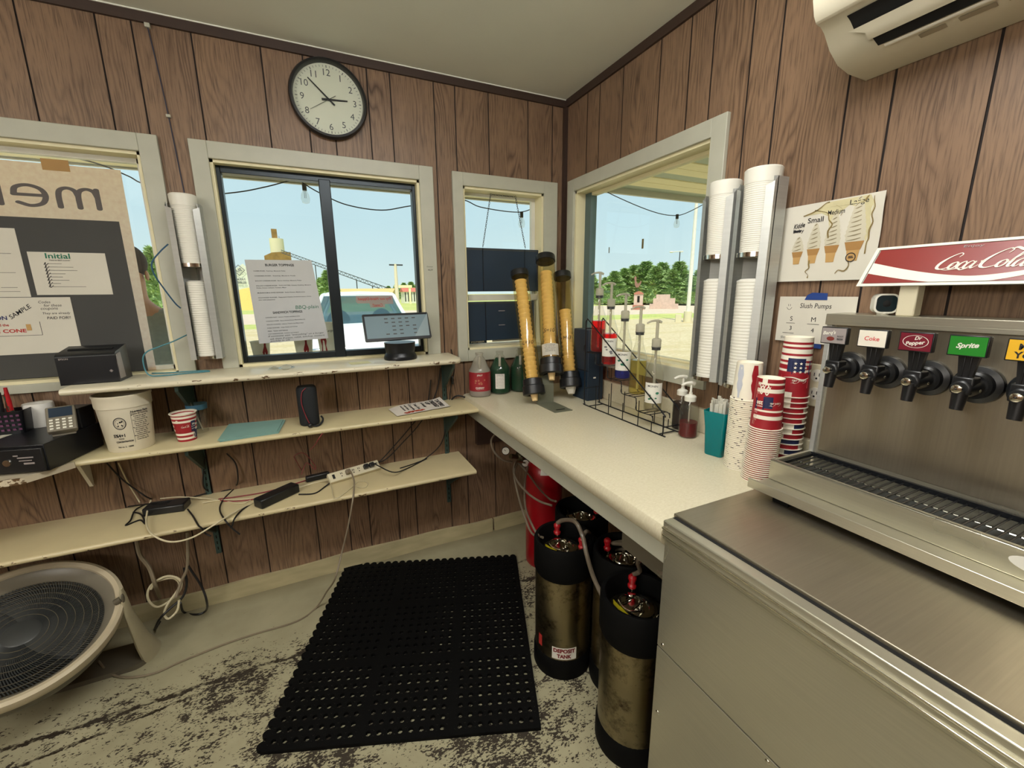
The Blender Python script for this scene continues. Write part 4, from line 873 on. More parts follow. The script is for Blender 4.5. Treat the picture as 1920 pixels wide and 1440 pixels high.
for i in range(26):
    a = random.uniform(-.030, .030); b = random.uniform(-.024, .024); h = random.uniform(.178, .205); tx, ty = a*.35, b*.35
    p0 = L+Rm @ V(a*.75, b*.75, .008); p1 = L+Rm @ V(a*1.05+random.uniform(-.004, .004), b*1.05+random.uniform(-.004, .004), h)
    g = G(); d = (p1-p0).normalized(); s_ = d.orthogonal().normalized(); s_ = Matrix.Rotation(random.uniform(0, 3), 3, d) @ s_; w_ = .0052; n2 = d.cross(s_)
    q = [p0-s_*w_-n2*.0025, p0+s_*w_-n2*.0025, p0+s_*w_+n2*.0025, p0-s_*w_+n2*.0025]; q2 = [x+(p1-p0) for x in q]
    g.add(q+q2, [(3, 2, 1, 0), (4, 5, 6, 7), (0, 1, 5, 4), (1, 2, 6, 5), (2, 3, 7, 6), (3, 0, 4, 7)])
    solo(g, 'wrapped_straw', 'whitepaper', 'white paper-wrapped straw standing in the teal tumbler', 'straw', p0, 'wrapped straws in the teal tumbler', angle=0)
# ---------------------------------------------------------------- CUP STACKS (inverted nested paper cups)
def cup_mesh(rb, rr, h, pat, n=48, rows=None):
    """inverted cup: rim (radius rr) down at z=0, base (rb) on top at h; pat(row fraction 0=rim..1=base, angle deg) -> material slot"""
    g = G(); rows = rows or 26
    prof = [(rr-.0005, .003), (rr+.0022, .0032), (rr+.0026, .0012), (rr+.0016, 0), (rr-.001, .0), (rr-.002, .003)]
    body = [(rr-.001+(rb-rr+.001)*j/rows, .003+(h-.003)*j/rows) for j in range(rows+1)]
    P_ = [prof[4], prof[3], prof[2], prof[1]]+body+[(rb-.002, h), (rb-.003, h-.008), (.0001, h-.008)]
    nb = 4
    def mt(k, i): 
        j = k-nb
        return pat((j+.5)/rows, (i+.5)*360/n) if 0 <= j < rows else 0
    g.lathe((0, 0, 0), P_, n=n, mats=mt)
    return g
def stack(cx, cy, rb, rr, h, pitch, total, pat, mats, grp, lab_nest, lab_top, rot=lambda i: 0., lean=(0, 0), deco=None, rots=0.):
    n = int(round((total-h)/pitch))+1; proto = None
    g = cup_mesh(rb, rr, h, pat); me_o = None
    for i in range(n):
        L = V(cx+lean[0]*i*pitch, cy+lean[1]*i*pitch, CT+i*pitch)
        if proto is None: proto = g.obj('paper_cup', mats, None, angle=30); o = proto; tag(o, lab_nest, 'paper cup', grp)
        else: o = proto.copy(); COL.objects.link(o)
        o.location = L; o.rotation_euler = (0, 0, math.radians(rots+rot(i))); o['label'] = lab_nest % nth(i+1)
        ROOT[o.name] = L
    o['label'] = lab_top
    if deco: deco(o, L, math.radians(rots+rot(n-1)))
    return o
FC = math.degrees(math.atan2(CAM.y+1.45, CAM.x+.2))      # direction (deg) from the stacks to the camera
def coneface(L, rb, rr, h, ang, off=.0006):
    """map (u along the surface, v height above rim) onto the cup wall, u=0 facing angle ang; print is upside down"""
    def f(u, v):
        r = rr+(rb-rr)*v/h+off; a = ang+u/r; return L+V(math.cos(a)*r, math.sin(a)*r, v)
    return f
def patB(t_, a):
    a %= 360
    if t_ < .10: return 1
    if t_ > .93: return 1 if not (150 < a < 175) else 0
    if 95 < a < 128: return 1 if t_ > .12 else 0             # red field with big script
    if t_ < .42: return 1 if int(t_*15) % 2 == 0 else 0
    if t_ < .66: return 2 if 168 < a < 200 else 1
    return 1 if int(t_*15) % 2 == 0 else 0
def decoB(o, L, rz):
    a = math.radians(FC); f = coneface(L, .0355, .0425, .150, a); fl = lambda d: ([(-x, -y) for x, y in d[0]], d[1])
    def sub(d, name, mat, off=.0006): childw(G().decal(d, coneface(L, .0355, .0425, .150, a, off)), name, mat, o)
    up = lambda d, x, y: ([(x-p, y-q) for p, q in d[0]], d[1])     # turned upside down
    sub(up(fit(SCRIPT, w=.032, h=.012), .018, .078), 'script_lettering', 'cupwhite')
    sub(rect(-.036, .060, -.010, .092), 'navy_box', 'cupblue')
    sub(up(fit(text2d('250', .04), w=.018, h=.010), -.023, .080), 'box_print', 'cupwhite', .0010)
    sub(up(fit(text2d('AMERICA', .02), w=.020, h=.0035), -.023, .070), 'box_print', 'cupwhite', .0010)
    big = join2d(stroke([(.0, .2, .5), (.1, .6), (.25, .9), (.4, .8), (.35, .4), (.2, .2), (.1, .35), (.3, .0), (.5, .1)], .1), stroke([(.5, .1, .6), (.65, .5), (.8, .85), (.95, .7), (.9, .35), (.7, .15), (.6, .4)], .1), stroke([(.9, .5), (1.05, .1), (1.3, .05, .5)], .09))
    sub(up(fit(big, w=.036, h=.034), -.016, .120), 'large_script', 'cupwhite')
def patA(t_, a): return 0
def decoA(o, L, rz):
    a = math.radians(FC); R0, R1, hh = .036, .0430, .118
    btl = [(.006, 0), (.009, .02), (.010, .03), (.007, .045), (.0095, .058), (.0075, .07), (.0035, .083), (.003, .095), (.0042, .098)]
    def bottle(dx, mat): d = poly2([(dx+x, .112-y*1.05) for x, y in btl]+[(dx-x, .112-y*1.05) for x, y in btl[::-1]]); childw(G().decal(d, coneface(L, R0, R1, hh, a)), 'bottle_print', mat, o)
    bottle(.020, 'cupred'); bottle(-.022, 'cupgrey')
def patC(t_, a):
    a %= 360
    if t_ < .06: return 2 if 40 < a < 150 else (1 if a > 200 else 0)
    if t_ < .16: return [0, 1][int(t_*40) % 2] if a < 200 else 1
    if t_ < .40: return 1
    if 170 < a < 240 and .42 < t_ < .66: return 2
    if t_ > .93: return 0
    return 1 if int(t_*19) % 2 else 0
def decoC(o, L, rz):
    a = math.radians(FC); H_, R0, R1 = .180, .0375, .0445
    def sub(d, name, mat, off=.0006): childw(G().decal(d, coneface(L, R0, R1, H_, a, off)), name, mat, o)
    up = lambda d, x, y: ([(x-p, y-q) for p, q in d[0]], d[1])
    sub(rect(-.010, .072, .040, .112), 'navy_field', 'cupblue')
    sub(join2d(*[star(-.002+i*.014, .079+j*.0125, .0048) for i in range(3) for j in range(3)]), 'stars', 'cupwhite', .0012)
    sub(rect(-.040, .030, .040, .068), 'red_field', 'cupred'); sub(up(fit(SCRIPT, w=.042, h=.013), .012, .050), 'script_lettering', 'cupwhite', .0012)
    sub(stroke([(-.03, .060, .3), (-.005, .062, 1.), (.02, .056, 1.2), (.04, .062, .4)], .003), 'ribbon', 'cupwhite', .0012)
MC = ['cupwhite', 'cupred', 'cupblue', 'cupgrey']
M['cupink'] = P('cup_black_print', (70, 60, 56), .6)
stack(-.184, -1.394, .036, .0430, .118, .0062, .345, lambda t_, a: 4 if (t_ < .04 and (int(a/9) % 9 == 0)) else 0, MC+['cupink'], 'nested cups of the plain white stack', '%s white paper cup up from the counter in the plain stack beside the straws', 'topmost inverted white cup with red and grey bottle pictures, left of three stacks', rot=lambda i: (i*i*53) % 360, deco=decoA)
stack(-.218, -1.482, .0355, .0425, .150, .0064, .318, patB, MC, 'nested cups of the short flag-striped stack', '%s red striped cup up from the counter in the front, shorter flag stack', 'topmost inverted striped cup with navy number box, on the front stack', rot=lambda i: (FC-185) if i > 25 else (FC-185)+(i % 3)*.8, deco=decoB, lean=(.036, -.016))
stack(-.086, -1.473, .0375, .0445, .180, .0165, .435, patC, MC, 'nested cups of the tall flag-striped stack', '%s flag patterned cup up from the counter in the tallest stack by the outlet', 'topmost inverted cup with stars and stripes on the tallest stack by the outlet', rot=lambda i: (FC-205) if i > 12 else random.uniform(0, 360), deco=decoC)
# ---------------------------------------------------------------- CONE TUBES ON THEIR BRACKET
t = thing('cone_dispenser_bracket', 'grey painted metal foot bracket carrying the three cone tubes', 'bracket', (-.36, -.45, CT))
M['greyst'] = P('grey_painted_steel', (112, 114, 98), .4, .2)
g = G(); g.box((-.400, -.585, CT), (-.300, -.400, CT+.004)); g.box((-.400, -.404, CT), (-.300, -.400, CT+.10)); g.prism([(-.404, CT+.10), (-.400, CT+.10), (-.262, CT+.25), (-.266, CT+.25)], (-.400, 0, 0), (0, 1, 0), (0, 0, 1), (.10, 0, 0)); g.obj('foot_plate', 'greyst', t, .001)
G().box((-.375, -.560, CT+.0041), (-.325, -.548, CT+.0046)).obj('slot', 'dk', t)
g = G(); g.box((-.44, -.266, CT+.24), (-.13, -.260, CT+.28)); g.obj('cross_bar', 'greyst', t, .001)
def cone_mesh():
    g = G(); g.lathe((0, 0, 0), [(.0001, 0), (.011, 0), (.0118, .003), (.0165, .035), (.0172, .038), (.0195, .046), (.0250, .064), (.0262, .067), (.0258, .070), (.0235, .070), (.0190, .051), (.015, .04), (.0001, .038)], n=20)
    return g
cone0 = None
def cone_tube(lab, T, B, r, ncone, txt, gs, paperl=False, sleeve=False):
    global cone0
    T, B = Vector(T), Vector(B); d = (B-T).normalized(); Lh = (B-T).length
    t = thing('cone_tube', lab, 'cone dispenser', B, group='cone tubes')
    u0 = (V(CAM.x, CAM.y, CAM.z)-B); u0 = (u0-d*u0.dot(d)).normalized(); w0 = d.cross(u0)   # u0 faces the room
    G().lathe(T, [(r, .0), (r, Lh-.02)], n=36, axis=d).obj('tube', 'amber', t)
    G().lathe(T, [(.0001, -.006), (r+.003, -.006), (r+.004, .0), (r+.004, .026), (r, .027)], n=36, axis=d).obj('cap', 'blackp', t)
    G().lathe(T, [(r+.001, Lh-.085), (r+.006, Lh-.082), (r+.008, Lh-.05), (r+.013, Lh-.046), (r+.014, Lh-.004), (r+.008, Lh), (r-.006, Lh), (r-.018, Lh-.012), (r-.020, Lh-.03)], n=36, axis=d).obj('collar', 'blackp', t)
    G().lathe(T, [(r-.018, Lh-.02), (.026, Lh-.014), (.0255, Lh-.03)], n=30, axis=d).obj('funnel', 'blackr', t)
    def f(a, s, off=.0008): aa = a/r; return T+d*s+(u0*math.cos(aa)+w0*math.sin(aa))*(r+off)
    sg_ = -1 if (f(.01, 0)-f(0, 0)).dot(RX) < 0 else 1
    ff = lambda x, y, off=.0008: f(sg_*x, gs-y, off)
    G().decal(fit(text2d(txt, .0, .2), h=.020, x=0, y=0), ff).obj('marker_writing', 'ink', t, angle=0)
    if paperl:
        g = G(); g.grid(lambda a, b: f((a-.5)*.098, Lh-.155+b*.062, .001), 16, 1); g.obj('paper_label', 'whitepaper', t)
        ls = [fit(text2d(s_), w=w_, h=.0045, x=0, y=gs-(Lh-.148+.0085*k)) for k, (s_, w_) in enumerate((('CAKE CUP DISPENSER', .055), ('LIFT TUBE TO LOAD', .045), ('PULL CONE STRAIGHT', .058), ('DOWN TO REMOVE', .048), ('WASH BEFORE USE', .052)))]
        G().decal(join2d(*ls), lambda x, y: ff(x, y, .0016)).obj('label_print', 'ink', t, angle=0)
    # the cones, one inside the other, tips down the tube
    Rq = (-d).to_track_quat('Z', 'Y')
    for i in range(ncone):
        if cone0 is None:
            cone0 = cone_mesh().obj('cake_cone', 'cone', None, angle=30); tag(cone0, 'x', 'ice cream cone'); o = cone0
        else: o = cone0.copy(); COL.objects.link(o)
        p = T+d*(Lh+.030-i*.0235); o.location = p; o.rotation_mode = 'QUATERNION'; o.rotation_quaternion = Rq; o.scale = (1.25, 1.25, 1.25); ROOT[o.name] = p
        o['group'] = 'cones in the '+lab.split(' cone')[0]+' tube'
        o['label'] = 'wafer cone sticking out of the bottom of the %s tube' % lab.split(' cone')[0] if i == 0 else '%s wafer cone up from the bottom inside the %s amber tube' % (nth(i+1), lab.split(' cone')[0])
    if sleeve:
        g = G(); g.lathe(T, [(.0165, Lh+.034), (.0290, Lh-.002)], n=24, axis=d); g.obj('paper_sleeve', 'whitepaper', t)
    return t
cone_tube('left leaning cone dispenser tube of amber plastic', (-.372, -.150, 1.583), (-.413, -.400, .962), .044, 25, 'L=10', .40)
cone_tube('middle tallest cone dispenser tube of amber plastic with a paper label', (-.208, -.140, 1.665), (-.312, -.400, 1.060), .050, 23, 'S=10', .44, True)
cone_tube('right hindmost cone dispenser tube of amber plastic', (-.110, -.160, 1.575), (-.185, -.390, .975), .045, 17, 'M-3', .38, sleeve=True)
# ---------------------------------------------------------------- NAVY BOX, WHITE JUG
g = G(); g.box((-.135, -.470, CT), (-.035, -.330, CT+.375)); t = thing('napkin_dispenser', 'tall navy plastic dispenser box standing between cone tubes and syrup rack', 'dispenser', (-.085, -.4, CT)); g.obj('case', 'navy', t, .004)
G().box((-.137, -.471, CT+.16), (-.134, -.33, CT+.163)).obj('seam', 'dk', t); g = G().box((-.10, -.4722, CT+.12), (-.085, -.4705, CT+.127)); g.obj('clip', 'white', t)
# ---------------------------------------------------------------- SYRUP JUGS
def jug(L, lab, liq, level, label_mat, txt, R=.060):
    L = Vector(L); t = thing('syrup_jug', lab, 'jug', L, group='syrup jugs'); pr = [(.0001, 0), (R-.008, 0), (R, .008), (R, .142), (R-.003, .150), (R-.012, .165), (.028, .212), (.020, .222), (.019, .232), (.0215, .234), (.0215, .242), (.018, .243)]
    G().lathe(L, pr, n=30).obj('jug', 'milky' if liq == 'liqcher' else 'clearp', t)
    lp = [(.0001, .003), (R-.010, .003), (R-.003, .01)]+[(max(.01, r_-.003), z_) for r_, z_ in pr[3:-2] if z_ < level]+[(R-.004 if level < .15 else .024, level), (.0001, level)]
    G().lathe(L, lp, n=24).obj('syrup', liq, t)
    a = math.atan2(CAM.y-L.y, CAM.x-L.x); d = V(math.cos(a), math.sin(a), 0)
    h = G(); h.tube([L+d*.022+V(0, 0, .222), L+d*.046+V(0, 0, .215), L+d*.056+V(0, 0, .190), L+d*.054+V(0, 0, .165)], .007, 8); h.obj('handle', 'milky', t)
    f = lambda u, v, off=.001: L+V(math.cos(a+u/R)*(R+off), math.sin(a+u/R)*(R+off), v)
    if label_mat:
        w_ = .17 if liq == 'liqcher' else .052; hh = (.035, .140) if liq == 'liqcher' else (.035, .120)
        g = G(); g.grid(lambda p, q: f((p-.5)*w_, hh[0]+q*(hh[1]-hh[0])), 16, 1); g.obj('label', label_mat, t)
        ds = [fit(text2d(s_, b), w=w2, x=x2, y=y2) for s_, b, w2, x2, y2 in txt]; G().decal(join2d(*ds), lambda x, y: f(x, y, .0016)).obj('label_print', 'lbl' if liq == 'liqcher' else 'ink', t, angle=0)
    return t
j = jug((-.590, -.084, CT), 'cherry syrup jug with a dark red label at the counter end', 'liqcher', .10, 'cherrylab', [('CHERRY', .03, .048, 0, .055), ('HAWAIIAN SHAVED ICE', 0, .042, 0, .046), ('JOLLY', .03, .030, 0, .125)])
a_ = math.atan2(CAM.y+.084, CAM.x+.59); random.seed(2)
G().decal(join2d(*[disc2(random.uniform(-.026, .026), random.uniform(.068, .10), random.uniform(.003, .007), 10) for _ in range(9)]), lambda u, v: V(-.59+math.cos(a_+u/.06)*.0616, -.084+math.sin(a_+u/.06)*.0616, CT+v)).obj('label_fruit', M.setdefault('fruit', P('printed_fruit', (176, 110, 84), .5)), j, angle=0)
jug((-.462, -.072, CT), 'green syrup jug showing its nutrition label, middle of three jugs', 'liqgreen', .205, 'lbl', [('Nutrition Facts', .02, .040, 0, .114)]+[('Total Fat Sodium Carb' if k % 2 else 'Sugars Protein 0g', 0, .042, 0, .105-k*.009) for k in range(8)])
jug((-.334, -.078, CT), 'green syrup jug half hidden behind the left cone tube', 'liqgreen', .205, None, [])
# ---------------------------------------------------------------- ON THE TOP SHELF
SZ = 1.155
t = thing('receipt_printer', 'black receipt printer with grey side panel at the left end of top shelf', 'printer', (-2.185, -.11, SZ))
g = G(); g.prism([(-.172, 0), (-.172, .108), (-.160, .116), (-.05, .135), (-.045, .0)], (-2.270, 0, SZ), (0, 1, 0), (0, 0, 1), (.170, 0, 0)); g.obj('body', 'blackm', t, .004)
g = G(); g.prism([(-.165, .012), (-.165, .106), (-.125, .112), (-.115, .012)], (-2.0995, 0, SZ), (0, 1, 0), (0, 0, 1), (.002, 0, 0)); g.obj('side_panel', 'fgrey', t)
G().obox((-2.185, -.115, SZ+.1265), (.13, .012, .004), (.17, 0, 0)).obj('paper_slot', 'dk', t)
f = plane((-2.185, -.1725, SZ), (1, 0, 0), (0, 0, 1)); G().decal(fit(text2d('EPSON', .02), w=.026, x=-.062, y=.098), f).obj('brand_print', 'fgrey', t, angle=0)
G().decal(join2d(ring(.066, .045, .006, .0012, 4), rect(.0635, .0425, .0685, .0475)), f).obj('small_logo', 'fgrey', t, angle=0)
# tablet terminal
t = thing('tablet_register', 'dark tablet till with icon grid on a round stand on top shelf', 'tablet', (-1.02, -.09, SZ))
tl, tr, br, bl = AY(678, 590, -.085), AY(801, 585, -.085), AY(812, 632, -.150), AY(697, 640, -.150)
uu = (tr-tl).normalized(); vv = (tl-bl); vv = (vv-uu*vv.dot(uu)).normalized(); nn_ = uu.cross(vv); w_ = (tr-tl).length; h_ = (tl-bl).dot(vv); bl = tl-vv*h_
g = G(); g.prism(rr_poly(w_, h_, .008), bl+uu*w_/2+vv*h_/2-nn_*.012, uu, vv, nn_*.012); g.obj('tablet', 'blackm', t, .002)
g = G(); sp = plane(bl+nn_*.0008, uu, vv); g.decal(rect(.010, .012, w_-.010, h_-.012), sp); g.obj('screen', 'screen', t, angle=0)
sp2 = plane(bl+nn_*.0014, uu, vv); random.seed(5); dd = []
for r_ in range(5):
    for c_ in range(5):
        if random.random() < .88: x = w_*.34+c_*w_*.105; y = h_*.22+r_*h_*.145; dd.append(rect(x-.0085, y-.0028, x+.0085, y+.0028))
g = G().decal(join2d(*dd), sp2); g.obj('screen_icons', 'darkg', t, angle=0)
g = G(); g.decal(poly2([(w_*.74, .013), (w_*.97, .013), (w_*.99, h_*.96)]), sp2); g.obj('painted_screen_sheen', M.setdefault('scr2', P('painted_sheen', (142, 158, 164), .15)), t, angle=0)  # sheen across the screen painted as a paler triangle
cxm = (tl+tr+br+AY(697, 640, -.150))/4; bx_, by_ = (-1.020, -.100)
G().lathe((bx_, by_, SZ), [(.0001, 0), (.080, 0), (.082, .008), (.078, .020), (.070, .034), (.074, .055), (.076, .085), (.0001, .088)], n=36).obj('stand', 'blackm', t)
# small sheets on the shelf
t, fn = sheet('sticky_note_pad', 'pale yellow note sheet lying on the top shelf left of the tablet', 'note', (-1.262, -.185, SZ+.001), (1, .1, 0), (-.12, 1, 0), .092, .075, M.setdefault('ynote', P('yellow_note', (216, 210, 160), .7)), None, 2)
t, fn = sheet('white_index_card', 'white card lying half under the tablet stand on top shelf', 'note', (-1.165, -.20, SZ+.001), (1, -.2, 0), (.2, 1, 0), .10, .06, 'wallpaper', None, 2)
t, fn = sheet('clear_plastic_bag', 'crumpled clear plastic packet on the top shelf below the taped menu', 'bag', (-1.60, -.20, SZ+.002), (1, 0, 0), (0, 1, 0), .10, .07, 'clearp', lambda a, b: .010*math.sin(a*7)*math.sin(b*6)+.006, 10)
# network cable and coil
t = G().tube([AY(315, 458, -.06), AY(300, 472, -.085), AY(285, 492, -.09), AY(288, 512, -.09), AY(305, 538, -.08), AY(328, 568, -.06), AY(339, 578, -.05)], .0028, 8)
solo(t, 'network_cable', 'wire_t', 'dark blue cable looping out from behind the left cup dispenser', 'cable', AY(315, 458, -.06))
t = G().tube([AY(352, 627, -.04), AY(325, 640, -.08), AY(296, 651, -.10), AY(275, 660, -.10), AY(268, 675, -.10), (-2.03, -.11, SZ+.012), (-1.98, -.12, SZ+.004), (-1.90, -.10, SZ+.004), (-1.83, -.09, SZ+.004), (-1.86, -.06, SZ+.004), (-1.98, -.05, SZ+.004), (-2.04, -.03, SZ+.004)], .0026, 8)
solo(t, 'network_cable', M.setdefault('wire_t2', P('teal_cable', (70, 128, 140), .5)), 'teal blue cable drooping beside the printer onto the top shelf', 'cable', (-2.03, -.11, SZ))
# ---------------------------------------------------------------- ON THE MIDDLE SHELF
MZ = .888
L = V(-2.106, -.165, MZ); a0 = math.atan2(CAM.y-L.y, CAM.x-L.x)
t = thing('plastic_bucket', 'big white food bucket with round badge and nutrition print, middle shelf', 'bucket', L)
G().lathe(L, [(.0001, .004), (.064, .004), (.068, 0), (.071, .004), (.0825, .172), (.0835, .175), (.0855, .175), (.0865, .180), (.0870, .212), (.0895, .216), (.0895, .2225), (.086, .224), (.084, .218), (.081, .17), (.068, .01), (.0001, .008)], n=56).obj('tub', M.setdefault('bucketw', P('white_bucket_plastic', (222, 214, 192), .4, var=.03)), t)
def bf(ang, x0=0): return lambda u, v: L+V(math.cos(a0+ang+u/.100)*(.071+.0115*v/.172+.0009), math.sin(a0+ang+u/.100)*(.071+.0115*v/.172+.0009), v)
fa = bf(-.30)
random.seed(4)
G().decal(join2d(ring(0, .118, .024, .003, 40), ring(0, .118, .0175, .0010, 32), *[disc2(random.uniform(-.011, .011), .118+random.uniform(-.011, .011), random.uniform(.0015, .004), 8) for _ in range(9)], fit(text2d('5%4+1', .04), w=.046, h=.013, x=-.012, y=.070), fit(text2d('FOOD', .03), w=.020, x=-.005, y=.057), fit(text2d('CONCENTRATION', .04), w=.068, h=.007, x=.004, y=.045), fit(text2d('Net wt. 2.  10000', .02), w=.062, x=.004, y=.024)), fa).obj('badge_print', 'ink', t, angle=0)
fb = bf(.52); ds = [fit(text2d('Nutrition Facts', .03), w=.072, x=0, y=.158), fit(text2d('Datos de Nutricion', .02), w=.070, x=0, y=.149)]
for k in range(13): ds.append(fit(text2d(('Total Fat 0g 0%', 'Sodium 120mg', 'Total Carbohydrate 18g', 'Protein 1g')[k % 4], .03), w=(.056, .046, .066, .05)[k % 4], h=.0050, x=-.002, y=.139-k*.0078))
ds += [rect(-.036, .1430, .036, .1455), rect(-.036, .094, .036, .0962), rect(-.036, .06, .036, .0622), rect(-.038, .035, -.037, .156)]
G().decal(join2d(*ds), fb).obj('nutrition_print', M['ink'], t, angle=0)
# shelf cup
L = V(-1.928, -.158, MZ)
def patS(t_, a):   # t_ from rim; upright cup is flipped
    a %= 360
    if t_ < .04: return 0
    if .30 < t_ < .62 and 150 < a < 260: return 1
    if .62 < t_ < .92 and 110 < a < 150: return 2
    return 1 if int(t_*13) % 2 == 0 else 0
g = cup_mesh(.032, .045, .120, patS, 56, 26); g.v = [V(q.x, -q.y, .120-q.z) for q in g.v]; 
o = g.obj('paper_cup', MC, None, angle=30); tag(o, 'red striped paper cup standing upright on the middle shelf beside the bucket', 'paper cup'); o.location = L; ROOT[o.name] = L
a1 = math.atan2(CAM.y-L.y, CAM.x-L.x); o.rotation_euler = (0, 0, a1+math.radians(190))
def sf(ang, off=.0008): return lambda u, v: L+V(math.cos(a1+ang+u/.046)*(.032+.013*v/.12+off), math.sin(a1+ang+u/.046)*(.032+.013*v/.12+off), v)
childw(G().decal(fit(SCRIPT, w=.034, h=.011, x=.0, y=.066), sf(0)), 'script_lettering', 'cupwhite', o)
childw(G().decal(rect(.022, .04, .044, .085), sf(0)), 'navy_field', 'cupblue', o)
childw(G().decal(join2d(fit(text2d('250', .04), w=.014, x=.033, y=.072), *[star(.026+i*.007, .052+j*.010, .003) for i in range(3) for j in range(2)]), sf(0, .0014)), 'field_print', 'cupwhite', o)
childw(G().decal(join2d(*[fit(text2d('a', .03, .3), w=.012, x=-.030, y=.088), stroke([(.026, .01), (.030, .03), (.036, .034), (.038, .02), (.032, .012), (.044, .01)], .003)]), sf(0, .0014)), 'large_script', 'cupwhite', o)
# clear cup with straw behind
L = V(-1.902, -.058, MZ); t = thing('plastic_cup', 'clear drinking cup with a blue print and straw behind the striped cup', 'cup', L)
G().lathe(L, [(.0001, 0), (.030, 0), (.0385, .135), (.040, .136), (.040, .140), (.037, .138)], n=28).obj('cup', 'clearp', t)
G().lathe(L, [(.0383, .105), (.0392, .128)], n=28).obj('blue_band', M.setdefault('bluelab', P('blue_label', (70, 120, 150), .5)), t)
G().cyl(L+V(.01, 0, .005), L+V(-.030, -.005, .185), .003, n=8).obj('straw', 'milky', t)
# teal folders
t = thing('card_folder', 'two flat teal card folders lying on the middle shelf', 'folder', (-1.69, -.13, MZ))
pf = [(-1.800, -.262), (-1.588, -.244), (-1.572, -.050), (-1.796, -.020)]
for k in range(3):
    g = G(); dx = .003*k; g.prism([(x+dx*(1 if k % 2 else -1), y+dx*.6) for x, y in pf], (0, 0, MZ+.0006+.0032*k), (1, 0, 0), (0, 1, 0), (0, 0, .0022)); g.obj('card', 'folder', t, angle=0)
# black speaker
L = V(-1.463, -.158, MZ); t = thing('portable_speaker', 'black upright portable speaker with a wrist cord on the middle shelf', 'speaker', L, rotz=0)
g = G(); sec = []
for r_, z in ((.8, 0), (.94, .004), (1, .012), (1, .168), (.95, .177), (.82, .183)): sec.append([L+V(x*r_, y*r_, z) for x, y in rr_poly(.084, .070, .030, 6)])
k = len(sec[0]); g.add([q for r_ in sec for q in r_], [(i*k+j, i*k+(j+1) % k, (i+1)*k+(j+1) % k, (i+1)*k+j) for i in range(5) for j in range(k)]+[tuple(range(k))[::-1], tuple(5*k+j for j in range(k))]); g.obj('body', 'blackfab', t)
G().tube([L+V(.0, -.036, .180), L+V(-.018, -.039, .16), L+V(-.024, -.039, .11), L+V(-.012, -.04, .05), L+V(.0, -.042, .012), L+V(.004, -.062, .004)], .002, 6).obj('cord', 'wire_r', t)
g = G(); g.tube([L+V(.0, -.058, .012), L+V(.03, -.060, .006), L+V(.05, -.040, .012), L+V(.056, -.012, .022), L+V(.05, .008, .03)], .0042, 8); g.obj('wrist_strap', 'blackfab', t)
G().sph(L+V(.002, -.066, .013), .011, n=14, k=8).obj('cord_stopper', 'blackp', t)
# flyer
t, fn = sheet('food_flyer', 'creased flyer with black lettering and red food picture, middle shelf', 'flyer', (-1.078, -.228, MZ+.002), (1, .21, 0), (-.12, 1, 0), .295, .150, M.setdefault('flyer', P('newsprint', (220, 214, 204), .7, var=.03)), lambda a, b: .004+.050*max(0, b-.15)*max(0, a-.45)*1.3+.012*math.sin(a*5)*b, 12)
def turn(d, x, y, r=PI): c_, s_ = math.cos(r), math.sin(r); return ([(x+p*c_-q*s_, y+p*s_+q*c_) for p, q in d[0]], d[1])
put(t, 'headline_print', 'ink', join2d(turn(fit(text2d('TATERS', .04), w=.105, h=.024), .262, .080, PI/2+PI), turn(fit(text2d('DRESSED', .04), w=.110, h=.024), .232, .082, PI/2+PI), turn(fit(text2d('UP', .04), w=.045, h=.022), .203, .105, PI/2+PI), turn(fit(text2d('& Ready', .03), w=.075, h=.018), .172, .090, -PI/2), turn(fit(text2d('Tater Tots', .02), w=.095, h=.016), .135, .085, -PI/2), turn(fit(text2d('Casserole', .02), w=.095, h=.015), .105, .085, -PI/2), turn(fit(text2d('with cheese', .02), w=.080, h=.012), .08, .09, -PI/2), turn(fit(text2d('and bacon', .02), w=.080, h=.012), .06, .09, -PI/2)), fn, .0015)
random.seed(9); put(t, 'food_picture', M.setdefault('foodr', P('printed_food', (170, 70, 44), .7, var=.3, scale=60)), join2d(*[disc2(.05+.10*k/14, .018+random.uniform(-.004, .010), random.uniform(.006, .011), 9) for k in range(15)]), fn, .0012)
# cash drawer, roll, card terminal, pen basket
L = V(-2.276, -.358, MZ); th_ = -math.atan2(.055, .242)
t = thing('cash_drawer', 'black steel cash drawer with a round key lock at the left of middle shelf', 'cash drawer', L, rotz=th_)
def lo(g, name, mat, par=t, bev=0.): return g.obj(name, mat, par, bev, w=False)
lo(G().box((-.38, .008, .004), (0, .270, .100)), 'case', 'blackm', bev=.002)
lo(G().box((-.375, 0, .008), (-.004, .010, .090)), 'drawer_front', 'blackp', bev=.002)
lo(G().lathe((-.105, 0, .045), [(.0001, .004), (.011, .004), (.012, 0)], n=24, axis=(0, -1, 0)), 'key_lock', 'chrome')
g = G(); g.box((-.075, -.001, .058), (-.03, .001, .062)); g.box((-.072, -.001, .048), (-.036, .001, .051)); g.box((-.06, -.001, .036), (-.03, .001, .042)); g.box((-.085, -.001, .066), (-.072, .001, .070)); lo(g, 'slot_marks', 'fgrey')
G_r = [G().lathe((x, y, 0), [(.008, 0), (.008, .005), (.0001, .005)], n=10) for x, y in ((-.02, .03), (-.02, .25), (-.36, .03), (-.36, .25))]
for q in G_r: lo(q, 'foot', 'blackr')
def dr(x, y, z): c_, s_ = math.cos(th_), math.sin(th_); return V(L.x+x*c_-y*s_, L.y+x*s_+y*c_, L.z+z)
c1 = V(-2.398, -.052, MZ+.1005)
t = thing('tissue_roll', 'white toilet paper roll standing on the cash drawer', 'paper roll', c1)
